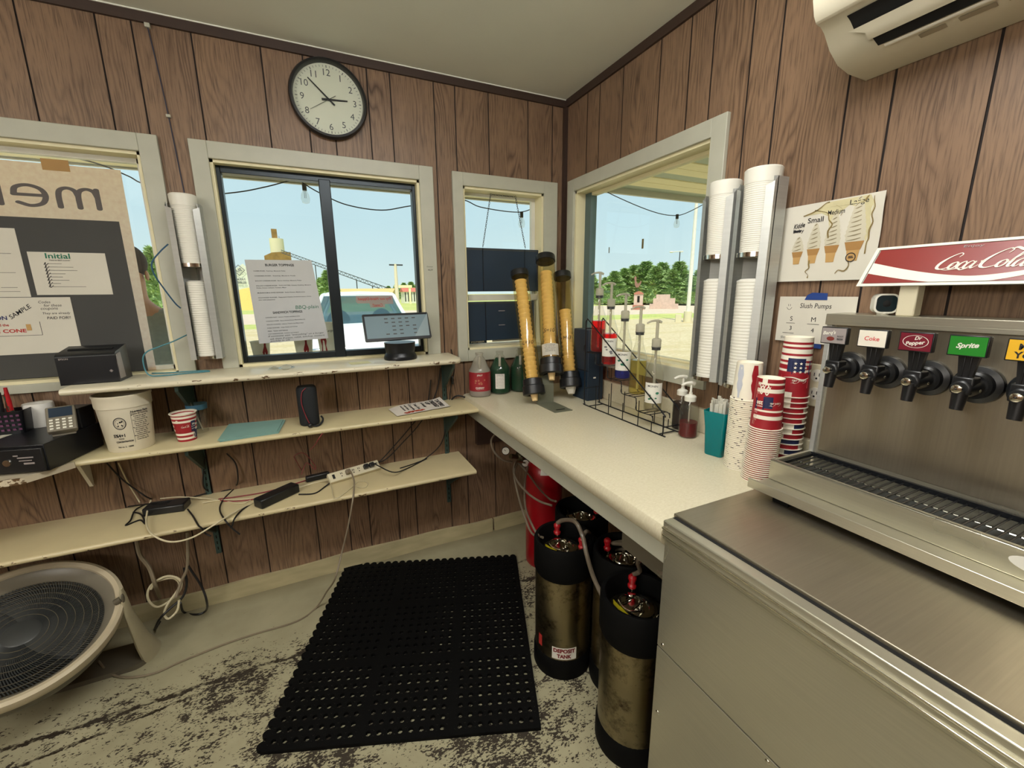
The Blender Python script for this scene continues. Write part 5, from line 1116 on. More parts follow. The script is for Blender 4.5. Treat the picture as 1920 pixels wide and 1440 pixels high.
G().lathe(c1, [(.016, .0), (.042, 0), (.0435, .004), (.0435, .086), (.041, .090), (.016, .090), (.015, .088), (.015, .004), (.016, 0)], n=36).obj('roll', 'tissue', t)
G().lathe(c1, [(.0155, .001), (.0155, .089)], n=24).obj('core', M.setdefault('kcore', P('cardboard_core', (150, 120, 84), .8)), t)
g = G().box((-.085, .185, .1005), (-.002, .262, .178)); g.v = [V(L.x+q.x*math.cos(th_)-q.y*math.sin(th_), L.y+q.x*math.sin(th_)+q.y*math.cos(th_), L.z+q.z) for q in g.v]
solo(g, 'dark_filler_box', 'blackm', 'small plain black box added for darkness on the cash drawer behind the keypad terminal', 'box', dr(-.04, .22, .1005), bevel=.003)  # plain black box added to darken the back of the drawer
c1 = dr(-.022, .135, .1005); t = thing('card_terminal', 'grey keypad terminal leaning on the cash drawer under the top shelf', 'card terminal', c1, rotz=.3)
Rt = Euler((.80, 0, 0)).to_matrix()
g = G(); g.box((-.038, -.052, 0), (.038, .052, .022)); g.v = [Rt @ q+V(0, 0, .046) for q in g.v]; g.obj('body', 'greyp', t, .004, w=False)
g = G(); g.box((-.030, .006, .022), (.030, .045, .0235)); g.v = [Rt @ q+V(0, 0, .046) for q in g.v]; g.obj('screen', 'navy', t, w=False)
for i in range(4):
    for k in range(4):
        g = G(); g.box((-.030+k*.016, -.046+i*.012, .022), (-.021+k*.016, -.040+i*.012, .0245)); g.v = [Rt @ q+V(0, 0, .046) for q in g.v]; g.obj('key', 'white', t, w=False)
G().box((-.03, -.03, 0), (.03, .04, .012)).obj('foot', 'greyp', t, w=False)
c1 = dr(-.245, .190, .1005); t = thing('pen_basket', 'black mesh basket of markers at the left edge of the photo', 'basket', c1)
g = G(); sec = [[c1+V(x*s_, y*s_, z) for x, y in rr_poly(.15, .075, .012, 3)] for s_, z in ((.9, 0), (1., .085), (.97, .085), (.87, .004))]
k = len(sec[0]); g.add([q for r_ in sec for q in r_], [(i*k+j, i*k+(j+1) % k, (i+1)*k+(j+1) % k, (i+1)*k+j) for i in range(3) for j in range(k)]+[tuple(range(k))[::-1], tuple(3*k+j for j in range(k))]); g.obj('basket', 'blackm', t)
g = G()
for i in range(9):
    for r_ in range(4): g.box((c1.x-.066+i*.0155, c1.y-.0392, c1.z+.014+r_*.017), (c1.x-.058+i*.0155, c1.y-.0372, c1.z+.021+r_*.017))
g.obj('holes', M.setdefault('purple', P('purple_mesh', (96, 50, 84), .6)), t)
M['mgreen'] = P('dark_green_marker', (26, 60, 44), .4)
for i, (dx, mk, nm) in enumerate(((.055, 'mgreen', 'dark green'), (.03, 'red', 'red'), (-.0, 'blackp', 'black'), (-.03, 'yellow', 'yellow'), (.045, 'red', 'leaning red'))):
    p0 = c1+V(dx*.7, .01*(i % 2), .006); p1 = p0+V(.012*(i % 3-1), .006*(i % 2), .130+.008*i)
    g = G(); g.cyl(p0, p0.lerp(p1, .72), .0075, n=12); g.cyl(p0.lerp(p1, .72), p1, .0068, .005, n=12)
    solo(g, 'marker_pen', mk, nm+' marker standing in the black mesh basket', 'marker', p0, 'markers in the basket')
t, fn = sheet('receipt_sheet', 'white speckled paper lying on the cash drawer in front of the basket', 'paper', dr(-.36, .06, .101), (1, -.2, 0), (.2, 1, 0), .16, .10, 'wallpaper', None, 2)
# ---------------------------------------------------------------- BOTTOM SHELF: power strip, bricks, cables
BZ3 = .568
A_, B_ = V(-1.405, -.165, BZ3), V(-1.158, -.085, BZ3); dx_ = (B_-A_).normalized(); nx_ = V(-dx_.y, dx_.x, 0); Ls_ = (B_-A_).length
tv = (nx_*.72+V(0, 0, .69)).normalized(); nt_ = dx_.cross(tv)      # face tipped up toward the room
t = thing('power_strip', 'cream six-outlet power strip on the bottom shelf', 'power strip', (A_+B_)/2)
def ps(u, v, w=0.): return A_+V(0, 0, .020)+dx_*u+tv*(v-.0)+nt_*w
g = G(); q = [ps(0, -.004, 0), ps(Ls_, -.004, 0), ps(Ls_, .046, 0), ps(0, .046, 0)]; q2 = [ps(0, -.004, -.026), ps(Ls_, -.004, -.026), ps(Ls_, .046, -.026), ps(0, .046, -.026)]
g.add(q+q2, [(0, 1, 2, 3), (7, 6, 5, 4), (0, 4, 5, 1), (1, 5, 6, 2), (2, 6, 7, 3), (3, 7, 4, 0)]); g.obj('housing', 'cream', t, .003)
fs_ = lambda x, y: ps(x, y, .0008)
G().decal(rect(.018, .010, .030, .034), fs_).obj('rocker_switch', 'blackp', t, angle=0)
for i, u in enumerate((.062, .092, .122, .150, .182, .212)):
    G().decal(join2d(rect(u-.005, .024, u-.002, .033), rect(u+.002, .024, u+.005, .033), disc2(u, .014, .003, 10)), fs_).obj('outlet', 'dk', t, angle=0)
for u, sz, mt, lab in ((.092, .022, 'wire_g', 'grey plug in the second outlet of the power strip'), (.185, .024, 'blackp', 'black plug in the power strip nearer its middle'), (.215, .024, 'blackp', 'black plug at the right end of the power strip')):
    c = ps(u, .022, .012); g = G(); g.add([c+dx_*a*sz/2+tv*b*.011+nt_*e_*.011 for a in (-1, 1) for b in (-1, 1) for e_ in (-1, 1)], [(0, 1, 3, 2), (4, 6, 7, 5), (0, 4, 5, 1), (2, 3, 7, 6), (0, 2, 6, 4), (1, 5, 7, 3)])
    solo(g, 'plug', mt, lab, 'plug', c, 'plugs in the power strip', bevel=.003)
def brick(c, size, rz, lab, bv=.006):
    c = Vector(c); g = G(); R = Matrix.Rotation(rz, 3, 'Z'); w_, d_, h_ = size
    g.box((-w_/2, -d_/2, 0), (w_/2, d_/2, h_)); g.v = [R @ q+c for q in g.v]; return solo(g, 'power_adapter', 'blackp', lab, 'power adapter', c, 'black power adapters', bevel=bv)
brick((-1.628, -.205, BZ3), (.185, .058, .042), math.radians(38), 'long black power adapter lying crosswise at the front of the bottom shelf')
brick((-2.055, -.105, BZ3), (.150, .075, .034), math.radians(-8), 'flat black power adapter at the left part of the bottom shelf')
brick((-1.46, -.055, BZ3), (.110, .030, .030), math.radians(10), 'slim black power adapter against the wall left of power strip')
def wire(pts, r, mat, lab, nm='cable', closed=False):
    g = G().tube(pts, r, 7, k=6); return solo(g, nm, mat, lab, 'cable', pts[0])
Z3 = BZ3+.004
def S3(x, y, dz=0.): return AZ(x, y, Z3+dz)
wire([ps(.092, .022, .022), ps(.092, .0, .045), AZ(664, 905, .60), AY(661, 940, -.325), AY(652, 990, -.335), AY(640, 1040, -.34), AY(628, 1085, -.40), AZ(612, 1110, .10), AZ(592, 1140, .008), AZ(556, 1165, .006), AZ(480, 1188, .006), AZ(420, 1208, .006), AZ(340, 1240, .006), AZ(290, 1262, .006), AZ(240, 1270, .008), AZ(205, 1262, .01), AZ(185, 1240, .03)], .0040, 'wire_g', 'long grey power cord running from the power strip across the floor to the fan')
wire([S3(800, 860), S3(760, 880), AZ(735, 885, .60), ps(.225, .022, .020)], .0032, 'wire_b', 'black cord from the right end of the power strip over the bottom shelf')
wire([AY(808, 712, -.01), AY(800, 760, -.012), AY(770, 800, -.02), AY(740, 835, -.03), AY(712, 865, -.04), ps(.215, .022, .020)], .0030, 'wire_b', 'upper black cord slanting down the wall to the power strip')
wire([AY(826, 690, -.01), AY(818, 735, -.012), AY(790, 790, -.02), AY(755, 830, -.03), AY(722, 862, -.04), ps(.185, .022, .022)], .0030, 'wire_b', 'lower black cord slanting down the wall to the power strip')
wire([AY(846, 655, -.015), AY(852, 690, -.012), AY(845, 730, -.012), AY(840, 780, -.012), AY(828, 830, -.015), AY(800, 858, -.05), S3(780, 868), S3(750, 878)], .0030, 'wire_b', 'black cord with an inline box hanging beside the counter end')
G_i = G().obox(AY(848, 713, -.018), (.014, .014, .045)); solo(G_i, 'inline_switch', 'blackp', 'small black inline box on the cord beside the top shelf end', 'inline box', AY(848, 713, -.018), bevel=.003)
wire([AY(872, 745, -.05), AY(858, 742, -.04), AY(848, 748, -.02), AY(846, 756, -.012)], .005, 'wire_b', 'short black cable bend between counter and middle shelf')
wire([S3(380, 943, .002), S3(410, 938), S3(470, 935), S3(520, 930), S3(560, 915), S3(600, 903), ps(.0, .01, .004)], .0030, 'wire_w', 'white cable running along the bottom shelf to the power strip')
wire([S3(283, 938, .03), S3(276, 960, .02), AZ(275, 985, .58), AY(288, 1004, -.35), AY(320, 1016, -.37), AY(360, 1008, -.37), AY(400, 985, -.35), AZ(430, 966, .58), S3(470, 945), S3(520, 925), S3(590, 905)], .0034, 'wire_w', 'white cable sagging in a loop over the front edge of the bottom shelf')
wire([S3(300, 935, .034), S3(340, 932, .02), S3(400, 936), S3(450, 944), S3(470, 938)], .0026, 'wire_w', 'thin white cable above the left black adapter')
wire([S3(352, 955, .01), S3(362, 968), S3(372, 985), S3(378, 990), AY(385, 1000, -.33), AY(395, 1005, -.34)], .0034, 'wire_b', 'black cord from the left adapter over the shelf edge')
wire([AY(425, 850, -.02), AY(442, 870, -.02), AY(446, 900, -.03), S3(440, 915), S3(420, 935), S3(412, 955), S3(422, 975), AY(435, 990, -.33), AY(450, 1002, -.335)], .0032, 'wire_b', 'black cord dropping from the middle shelf and crossing the bottom shelf')
wire([S3(500, 930, .03), S3(480, 940), S3(455, 955), S3(440, 972), AY(436, 984, -.325), AY(432, 990, -.33)], .0034, 'wire_b', 'black cord curling off the bottom shelf front under the long adapter')
wire([S3(520, 925, .03), S3(470, 937), S3(430, 940), S3(410, 936), S3(440, 932), S3(500, 922), S3(560, 905), S3(590, 895)], .0028, 'wire_r', 'dark red cable lying along the bottom shelf')
wire([S3(570, 890), AY(556, 865, -.05), AY(552, 855, -.05), AY(570, 850, -.05), AY(590, 872, -.05), AY(590, 880, -.06), AY(575, 868, -.05), AY(565, 890, -.06)], .0016, 'wire_r', 'thin red wire tangle standing above the bottom shelf')
wire([AY(605, 812, -.28), AY(598, 822, -.285), AY(590, 835, -.26), AY(580, 845, -.18)], .0018, 'wire_r', 'thin red wire hanging under the speaker')
wire([AY(385, 855, -.02), AY(381, 890, -.02), AY(383, 915, -.02), S3(400, 922), S3(430, 918), S3(460, 908), S3(520, 900), S3(560, 893)], .0030, 'wire_b', 'black cord along the back of the bottom shelf')
wire([AY(200, 868, -.02), AY(225, 895, -.03), AY(250, 915, -.03), AY(272, 930, -.04), S3(285, 940), S3(255, 955), S3(245, 975), S3(236, 985), S3(262, 975), S3(272, 982), S3(265, 965), S3(250, 960)], .0030, 'wire_b', 'black cords tangled at the left of the bottom shelf')
wire([AY(222, 868, -.015), AY(240, 905, -.015), AY(258, 935, -.02), AY(262, 942, -.03)], .0028, 'wire_w', 'white cable slanting down the wall under the bucket')
wire([S3(210, 955), S3(240, 950), S3(300, 942, .036), S3(350, 935, .01), S3(420, 915)], .0032, 'wire_b', 'black cord lying across the left adapter')
wire([S3(660, 900, .01), S3(668, 912), S3(685, 914), S3(688, 905), S3(672, 903), S3(655, 918), S3(628, 935), S3(622, 915), S3(618, 905)], .0018, 'wire_w', 'thin white cord loop with small clip in front of the power strip')
wire([S3(560, 927), S3(590, 925), S3(610, 912), S3(622, 903, .01)], .0034, 'wire_b', 'black cord from the long adapter to the strip')
# hanging bundle and coil near the fan
wire([AY(255, 1010, -.25), AY(262, 1040, -.22), AY(280, 1065, -.2), AY(292, 1100, -.2), AZ(300, 1120, .12)], .0075, 'wire_g', 'grey twisted cable bundle hanging below the bottom shelf')
wire([AY(351, 998, -.2), AY(352, 1040, -.2), AY(350, 1068, -.2), AY(340, 1090, -.2), AY(330, 1120, -.22)], .0060, 'wire_g', 'thick grey cable hanging straight beneath the bottom shelf')
cc_ = [AY(283, 1105, -.2), AY(295, 1088, -.2), AY(318, 1080, -.2), AY(338, 1088, -.2), AY(338, 1105, -.2), AY(320, 1125, -.2), AY(296, 1138, -.21), AY(280, 1128, -.21), AY(277, 1110, -.2), AY(290, 1092, -.19), AY(325, 1084, -.19), AY(336, 1100, -.19), AY(315, 1132, -.21), AY(308, 1150, -.22), AY(316, 1160, -.23), AY(332, 1145, -.22), AY(336, 1125, -.21)]
wire(cc_, .0046, 'wire_w', 'coiled cream cable hanging by the wall behind the fan foot')
wire([AY(352, 1060, -.2), AY(378, 1100, -.2), AY(388, 1130, -.21), AZ(386, 1145, .02), AZ(370, 1152, .008), AZ(345, 1148, .008), AY(338, 1130, -.21)], .0046, 'wire_b', 'black cord loop touching the floor beside the coil')
wire([AY(345, 1065, -.19), AY(350, 1095, -.19), AY(342, 1120, -.2), AY(320, 1140, -.21), AY(300, 1160, -.22), AZ(290, 1180, .012), AZ(300, 1165, .012)], .0050, 'wire_b', 'black cord knotted through the cream coil')
# ---------------------------------------------------------------- FLOOR FAN
FC_ = V(-2.455, -.345, .262); t = thing('floor_fan', 'grey round floor fan tilted up on a U-shaped base under the shelves', 'fan', (FC_.x, FC_.y, 0), rotz=0)
ax_ = V(.172, -.369, .914).normalized()
def Lf(g): return g
Rf = .266
G().lathe(FC_, [(.0001, -.110), (.12, -.106), (.19, -.075), (Rf-.030, -.020), (Rf-.006, .030), (Rf+.003, .075), (Rf-.004, .080), (Rf-.020, .05), (Rf-.034, -.01), (.19, -.065)], n=72, axis=ax_).obj('shaded_housing', 'greyd', t)  # shade on the outer wall put into its darker grey
G().lathe(FC_, [(Rf+.003, .058), (Rf+.007, .078), (Rf+.005, .094), (Rf-.006, .100), (Rf-.020, .093), (Rf-.022, .084)], n=72, axis=ax_).obj('outer_rim', M.setdefault('fanhouse', P('beige_fan_plastic', (188, 176, 150), .45)), t)
G().lathe(FC_, [(Rf-.020, .086), (Rf-.028, .082), (Rf-.042, .066), (Rf-.052, .054), (Rf-.056, .046), (Rf-.056, .03)], n=72, axis=ax_).obj('front_ring', 'greyp', t)
u_, v_, _ = frame(ax_)
g = G(); nb = 150
for i in range(nb):
    a = 2*PI*i/nb; p = []
    for s_ in range(6):
        q = s_/5; r_ = .046+(Rf-.056-.046)*q; aa = a+.55*q; p.append(FC_+ax_*(.062-.014*q*q)+(u_*math.cos(aa)+v_*math.sin(aa))*r_)
    g.tube(p, .0021, 3, sm=False)
o = g.obj('grille_spokes', 'darkg', t, kind='stuff')
for r_ in (.068, .090, .112, .134, .156, .178, .196):
    h = .062-.014*((r_-.046)/(Rf-.102))**2+.0015
    g = G(); g.tube([FC_+ax_*h+(u_*math.cos(2*PI*i/48)+v_*math.sin(2*PI*i/48))*r_ for i in range(48)], .0012, 5, closed=True, sm=False); g.obj('grille_ring', 'greyd', t)
G().lathe(FC_, [(.050, .058), (.050, .063), (.046, .0655), (.0001, .066)], n=40, axis=ax_).obj('hub_cap', 'darkg', t)
g = G()
for i in range(5):
    a = 2*PI*i/5; p = lambda r_, w_, h: FC_+ax_*h+(u_*math.cos(a+w_)+v_*math.sin(a+w_))*r_
    g.add([p(.04, -.25, .0), p(.04, .35, .03), p(.17, .55, .03), p(.175, -.05, -.02), p(.11, -.22, -.015)], [(0, 1, 2, 3, 4)])
g.lathe(FC_, [(.045, -.02), (.045, .03), (.0001, .03)], n=24, axis=ax_); g.obj('fan_blades', 'blackp', t)
G().cyl(FC_-ax_*.02, FC_-ax_*.10, .06, .05, n=24).obj('motor', 'darkg', t)
# base: two upright arms and flat foot bar
def arm(xp, sgn):
    ft = V(xp+sgn*.012, FC_.y+.115, 0); tp = V(xp, FC_.y+.02, .375)
    g = G(); secs = []
    for s_, w_, d_ in ((0, .085, .120), (.03, .083, .118), (.25, .060, .092), (.7, .034, .052), (.93, .026, .034), (1, .014, .018)):
        c = ft.lerp(tp, s_)+V(0, -.03*math.sin(s_*PI), 0); secs.append([c+V(math.cos(2*PI*j/16)*w_*.5*(.6 if s_ > 0 else .7), math.sin(2*PI*j/16)*d_*(.55), 0) for j in range(16)])
    g.add([q for r_ in secs for q in r_], [(i*16+j, i*16+(j+1) % 16, (i+1)*16+(j+1) % 16, (i+1)*16+j) for i in range(len(secs)-1) for j in range(16)]+[tuple(range(16))[::-1], tuple((len(secs)-1)*16+j for j in range(16))])
    g.obj('upright', M.setdefault('fanbase', P('grey_beige_plastic', (176, 168, 140), .45)), t)
    G().sph(tp+V(sgn*.004, -.012, -.035), .012, (.5, .8, 1.7), 14, 8).obj('pivot_cap', 'greyd', t)
    G().cyl(tp+V(0, -.012, -.035), tp+V(-sgn*.02, -.012, -.045), .012, n=12).obj('pivot', 'greyd', t)
arm(-2.176, 1); arm(-2.704, -1)
g = G(); g.prism(rr_poly(.60, .15, .05), (FC_.x, FC_.y+.10, 0), (1, 0, 0), (0, 1, 0), (0, 0, .02)); g.obj('foot_bar', 'greyd', t, .006)
# ---------------------------------------------------------------- RUBBER MAT
mo = V(-1.700, -.908, 0); mu = V(.868, -.326, 0).normalized(); mv = V(.326, .868, 0).normalized(); MS = .930
mg = G(); blocks, per = 3, 8; bs = .93/3; gap = .012; cs = (bs-2*gap)/per; th = .013
def mp(x, y, z): return mo+mu*x+mv*y+V(0, 0, z)
def frame_quads(x0, y0, x1, y1, z): mg.add([mp(x0, y0, z), mp(x1, y0, z), mp(x1, y1, z), mp(x0, y1, z)], [(0, 1, 2, 3)])
MH = .968; cv = (MH/3-2*gap)/per; bv_ = MH/3
for bx in range(3):
    for by in range(3):
        X0, Y0 = bx*bs, by*bv_
        frame_quads(X0, Y0, X0+bs, Y0+gap, th); frame_quads(X0, Y0+bv_-gap, X0+bs, Y0+bv_, th); frame_quads(X0, Y0+gap, X0+gap, Y0+bv_-gap, th); frame_quads(X0+bs-gap, Y0+gap, X0+bs, Y0+bv_-gap, th)
        for i in range(per):
            for j in range(per):
                x0, y0 = X0+gap+i*cs, Y0+gap+j*cv; cx, cy = x0+cs/2, y0+cv/2; r = .0096; n = 8; vs = []; fs = []
                for k in range(n):
                    a = 2*PI*(k+.5)/n; ca, sa = math.cos(a), math.sin(a); m_ = max(abs(ca)/(cs/2), abs(sa)/(cv/2))
                    vs += [mp(cx+ca/m_, cy+sa/m_, th), mp(cx+ca*r, cy+sa*r, th), mp(cx+ca*r*1.0, cy+sa*r*1.0, .001)]
                for k in range(n): a, b = 3*k, 3*((k+1) % n); fs += [(a, b, b+1, a+1), (a+1, b+1, b+2, a+2)]
                mg.add(vs, fs)
# corner fill between octagon-outline and cell corner
        for i in range(per):
            for j in range(per):
                x0, y0 = X0+gap+i*cs, Y0+gap+j*cv; x1, y1 = x0+cs, y0+cv; tq = math.tan(PI/8)
                for (qx, qy, sx_, sy_) in ((x0, y0, 1, 1), (x1, y0, -1, 1), (x1, y1, -1, -1), (x0, y1, 1, -1)):
                    a = (cs/2)*(1-tq); b = (cv/2)*(1-tq); mg.add([mp(qx, qy, th), mp(qx+sx_*a, qy, th), mp(qx, qy+sy_*b, th)], [(0, 1, 2) if sx_*sy_ > 0 else (0, 2, 1)])
for p, q in (((0, 0), (.93, 0)), ((.93, 0), (.93, MH)), ((.93, MH), (0, MH)), ((0, MH), (0, 0))): mg.add([mp(*p, 0), mp(*q, 0), mp(*q, th), mp(*p, th)], [(0, 1, 2, 3)])
for i in range(24):      # scalloped joining edges on two sides
    for c in ((-.004, (i+.5)*MH/24, 1), ((i+.5)*.93/24, MH+.004, 0)):
        pr = [(math.cos(2*PI*k/12)*.0155, math.sin(2*PI*k/12)*.0155) for k in range(12)]
        mg.prism(pr, mp(c[0], c[1], 0), mu, mv, (0, 0, th-.001))
solo(mg, 'floor_mat', 'blackr', 'black rubber anti-fatigue mat with round holes on the worn floor', 'floor mat', mo, angle=30)
# ---------------------------------------------------------------- KEGS, TANK, HOSES UNDER THE COUNTER
def keg(x, y, lab, top=.555, label_side=False, ytag=False, R=.110, ph=0.):
    L = V(x, y, 0); t = thing('soda_keg', lab, 'keg', L, group='soda kegs under the counter')
    G().lathe(L, [(R+.004, .0), (R+.006, .006), (R+.005, .070), (R-.001, .086), (.0001, .086)], n=44).obj('rubber_foot', 'blackr', t)
    G().lathe(L, [(R-.002, .075), (R, .09), (R, top-.125), (R-.012, top-.085), (R-.05, top-.062), (.0001, top-.055)], n=48).obj('cylinder', 'steeld', t)
    G().lathe(L, [(R, top-.135), (R+.006, top-.118), (R+.006, top-.010), (R+.001, top), (R-.008, top-.002), (R-.014, top-.02), (R-.012, top-.09), (R-.03, top-.085)], n=48).obj('handle_ring', 'blackr', t)
    G().lathe(L, [(R-.013, top-.076), (R-.04, top-.060), (.062, top-.056), (.060, top-.05), (.0001, top-.046)], n=36).obj('dome', 'steeld', t)
    a0 = math.atan2(CAM.y-y, CAM.x-x)
    g = G(); c = L+V(0, 0, top-.048); e_ = V(math.cos(a0+ph), math.sin(a0+ph), 0); s_ = V(-e_.y, e_.x, 0)
    vs = []
    for rr_, z in ((.052, 0), (.050, .008), (.036, .010), (.034, .004), (.0, .004)):
        vs += [c+s_*math.cos(2*PI*k/30)*rr_*1.15+e_*math.sin(2*PI*k/30)*rr_*.92+V(0, 0, z) for k in range(30)]
    g.add(vs, [(i*30+k, i*30+(k+1) % 30, (i+1)*30+(k+1) % 30, (i+1)*30+k) for i in range(4) for k in range(30)]); g.obj('lid', 'chrome', t)
    G().tube([c+s_*.030+V(0, 0, .006), c+s_*.036+e_*.02+V(0, 0, .020), c+s_*.030+e_*.050+V(0, 0, .022), c+e_*.058+V(0, 0, .020), c-s_*.030+e_*.050+V(0, 0, .022), c-s_*.036+e_*.02+V(0, 0, .020), c-s_*.030+V(0, 0, .006)], .0032, 8).obj('bail', 'chrome', t)
    G().tube([c+s_*.022+e_*.045+V(0, 0, .012), c+s_*.012+V(0, 0, .024), c-s_*.012+V(0, 0, .024), c-s_*.022+e_*.045+V(0, 0, .012)], .0026, 6).obj('bail_bridge', 'chrome', t)
    G().sph(c+V(0, 0, .012)-e_*.012, .008, n=10, k=6).obj('relief_valve', 'chrome', t)
    for sg_ in (-1, 1):
        p = L+s_*sg_*.066-e_*.03+V(0, 0, top-.062); G().lathe(p, [(.009, 0), (.009, .022), (.006, .026), (.006, .03)], n=14).obj('post', 'chrome', t)
    if ytag:
        q = c+e_*.070+V(0, 0, .010); g = G(); g.add([q-s_*.030, q+s_*.045, q+s_*.043+V(0, 0, .017), q-s_*.032+V(0, 0, .016)], [(0, 1, 2, 3)]); g.add([q+s_*.0-e_*.002, q+s_*.045-e_*.002, q+s_*.043+V(0, 0, .017)-e_*.002, q+V(0, 0, .016)-e_*.002], [(0, 1, 2, 3)]); g.obj('yellow_tag', 'yellow', t, angle=0)
    if label_side:
        f = lambda u, v, off=.0062: L+V(math.cos(a0+u/R)*(R+off-.005), math.sin(a0+u/R)*(R+off-.005), v)
        g = G(); g.grid(lambda a, b: f(-.038+a*.095, .092+b*.052), 14, 1); g.obj('deposit_sticker', 'lbl', t)
        f3 = lambda u, v: f(u, v, .007); G().decal(join2d(fit(text2d('DEPOSIT', .05), w=.084, h=.018, x=.0095, y=.131), fit(text2d('TANK', .05), w=.056, h=.017, x=.0095, y=.107)), f3).obj('sticker_print', M.setdefault('maroonink', P('maroon_ink', (120, 24, 30), .6)), t, angle=0)
        g = G(); g.grid(lambda a, b: f(-.105+a*.020, .115+b*.05), 3, 1); g.obj('red_sticker', 'inkr', t)
    return L, e_, s_
K1 = keg(-.604, -1.004, 'front left soda keg with deposit tank sticker and yellow tag', label_side=True, ytag=True, ph=-.75)
K2 = keg(-.566, -1.378, 'soda keg with scuffed steel side pressed against the ice bin', ytag=True, ph=-.85)
K3 = keg(-.447, -1.175, 'soda keg standing between and behind the two front kegs')
K4 = keg(-.420, -.855, 'soda keg hindmost under the counter beside the red gas cylinder')
L = V(-.352, -.400, 0); t = thing('gas_cylinder', 'tall red gas cylinder standing under the counter corner', 'gas cylinder', L)
G().lathe(L, [(.0001, 0), (.095, 0), (.099, .006), (.100, .02), (.100, .510), (.097, .545), (.083, .580), (.055, .603), (.030, .612), (.028, .625), (.0001, .625)], n=48).obj('cylinder', 'redtank', t)
a0 = math.atan2(CAM.y-L.y, CAM.x-L.x)
def tf(u, v, off=.001):
    r_ = .100 if v < .51 else (.100-.003*(v-.51)/.035 if v < .545 else .097-.014*(v-.545)/.035 if v < .58 else .083-.028*(v-.58)/.023)
    return L+V(math.cos(a0+u/.1)*(r_+off), math.sin(a0+u/.1)*(r_+off), v+off)
g = G(); g.grid(lambda a, b: tf(-.02+a*.11, .548+b*.040), 12, 4); g.obj('shoulder_label', 'lbl', t)
G().decal(poly2([(.022, .556), (.042, .556), (.042, .574), (.022, .574)]), lambda x, y: tf(x, y, .002)).obj('green_diamond', 'fgreen', t, angle=0)
g = G(); g.cyl(L+V(0, 0, .62), L+V(0, 0, .685), .014, n=16); g.cyl(L+V(-.03, -.02, .66), L+V(.02, .01, .66), .010, n=14); g.lathe(L, [(.022, .688), (.024, .70), (.020, .706), (.0001, .706)], n=20); g.obj('valve', M.setdefault('brass', steel('dull_brass', (120, 112, 90), .4)), t)
# regulator
rg = AY(962, 853, -.33); t = thing('gas_regulator', 'brass gas regulator with round white gauge under the counter end', 'regulator', rg)
g = G(); g.cyl(rg+V(-.02, -.01, 0), rg+V(.13, .03, -.055), .013, n=14); g.lathe(rg+V(.05, .01, -.02), [(.0001, -.03), (.026, -.028), (.028, 0), (.022, .02), (.008, .03), (.008, .045), (.0001, .046)], n=24, axis=(-.3, -.9, .1)); g.obj('body', 'brass', t)
for dc, lab in ((AY(948, 845, -.36), 'gauge'), (AY(985, 868, -.34), 'gauge')):
    G().lathe(dc, [(.0001, -.008), (.020, -.008), (.0215, .006), (.019, .008)], n=28, axis=(-.35, -.9, .15)).obj('gauge_case', 'blackm', t)
    G().lathe(dc, [(.0185, .007), (.0001, .0075)], n=28, axis=(-.35, -.9, .15)).obj('gauge_dial', 'lbl', t)
    qd = V(-.35, -.9, .15).normalized(); g = G(); g.cyl(dc+qd*.0082, dc+qd*.0084+V(-.008, 0, .008), .0012, n=6); g.obj('needle', 'ink', t)
def hose(pts, r, lab, mat='hose', nm='hose'):
    g = G().tube(pts, r, 9, k=7); return solo(g, nm, mat, lab, 'hose', pts[0], None)
hose([AY(930, 812, -.25), AY(921, 826, -.28), AY(926, 846, -.32), AY(942, 862, -.34), AY(960, 867, -.33)], .0055, 'clear hose curling from the wall to the gas regulator')
hose([AY(985, 868, -.34), AY(968, 866, -.42), AY(963, 885, -.5), AY(972, 905, -.6), AY(990, 925, -.7), AY(1012, 940, -.78), AY(1035, 948, -.84)], .0050, 'clear hose looping from the regulator to the hindmost keg')
hose([AY(970, 868, -.42), AY(964, 890, -.52), AY(972, 930, -.62), AY(984, 970, -.78), AY(998, 1000, -.88), AY(1018, 1008, -.95)], .0050, 'clear hose drooping left of the red cylinder into the front keg')
hose([AY(990, 875, -.42), AY(984, 905, -.55), AY(985, 950, -.7), AY(998, 985, -.88), AY(1010, 1005, -.95)], .0050, 'second clear hose running down beside the red cylinder')
hose([AY(972, 868, -.4), AY(990, 888, -.45), AY(1010, 915, -.52), AY(1030, 935, -.75), AY(1042, 940, -.84)], .0050, 'clear hose crossing the red cylinder')
def disc(p, lab, r=.0115, h=.045):
    p = Vector(p); g = G(); g.lathe(p, [(.0001, 0), (r*1.15, 0), (r*1.25, .008), (r*.9, .014), (r, h*.62), (r*1.2, h*.66), (r*1.2, h*.86), (r*.7, h), (.0001, h)], n=20)
    return solo(g, 'quick_disconnect', 'red', lab, 'connector', p, 'red quick connectors on the kegs')
def post(K, sg_, top=.555): return K[0]+K[2]*sg_*.066-K[1]*.03+V(0, 0, top-.034)
P1, P1b, P2, P3, P4, P3b = post(K1, -1), post(K1, 1), post(K2, -1), post(K3, 1), post(K4, 1), post(K3, -1)
for p, lab in ((P1, 'red connector on the rear post of the front left keg'), (P1b, 'red connector on the right post of the front left keg'), (P2, 'red connector on the keg pressed against the ice bin'), (P3, 'red connector on the right post of the in-between keg'), (P4, 'red connector on the right post of the hindmost keg'), (P3b, 'red connector on the left post of the in-between keg')): disc(p, lab)
up_ = V(0, 0, .045)
hose([P1+up_, P1+V(.015, -.02, .065), AY(1078, 978, -1.03), AY(1092, 1005, -1.08), AY(1100, 1040, -1.13), AY(1112, 1080, -1.16), AY(1128, 1115, -1.2), AY(1140, 1135, -1.22)], .0085, 'thick grey hose bending down between the front kegs')
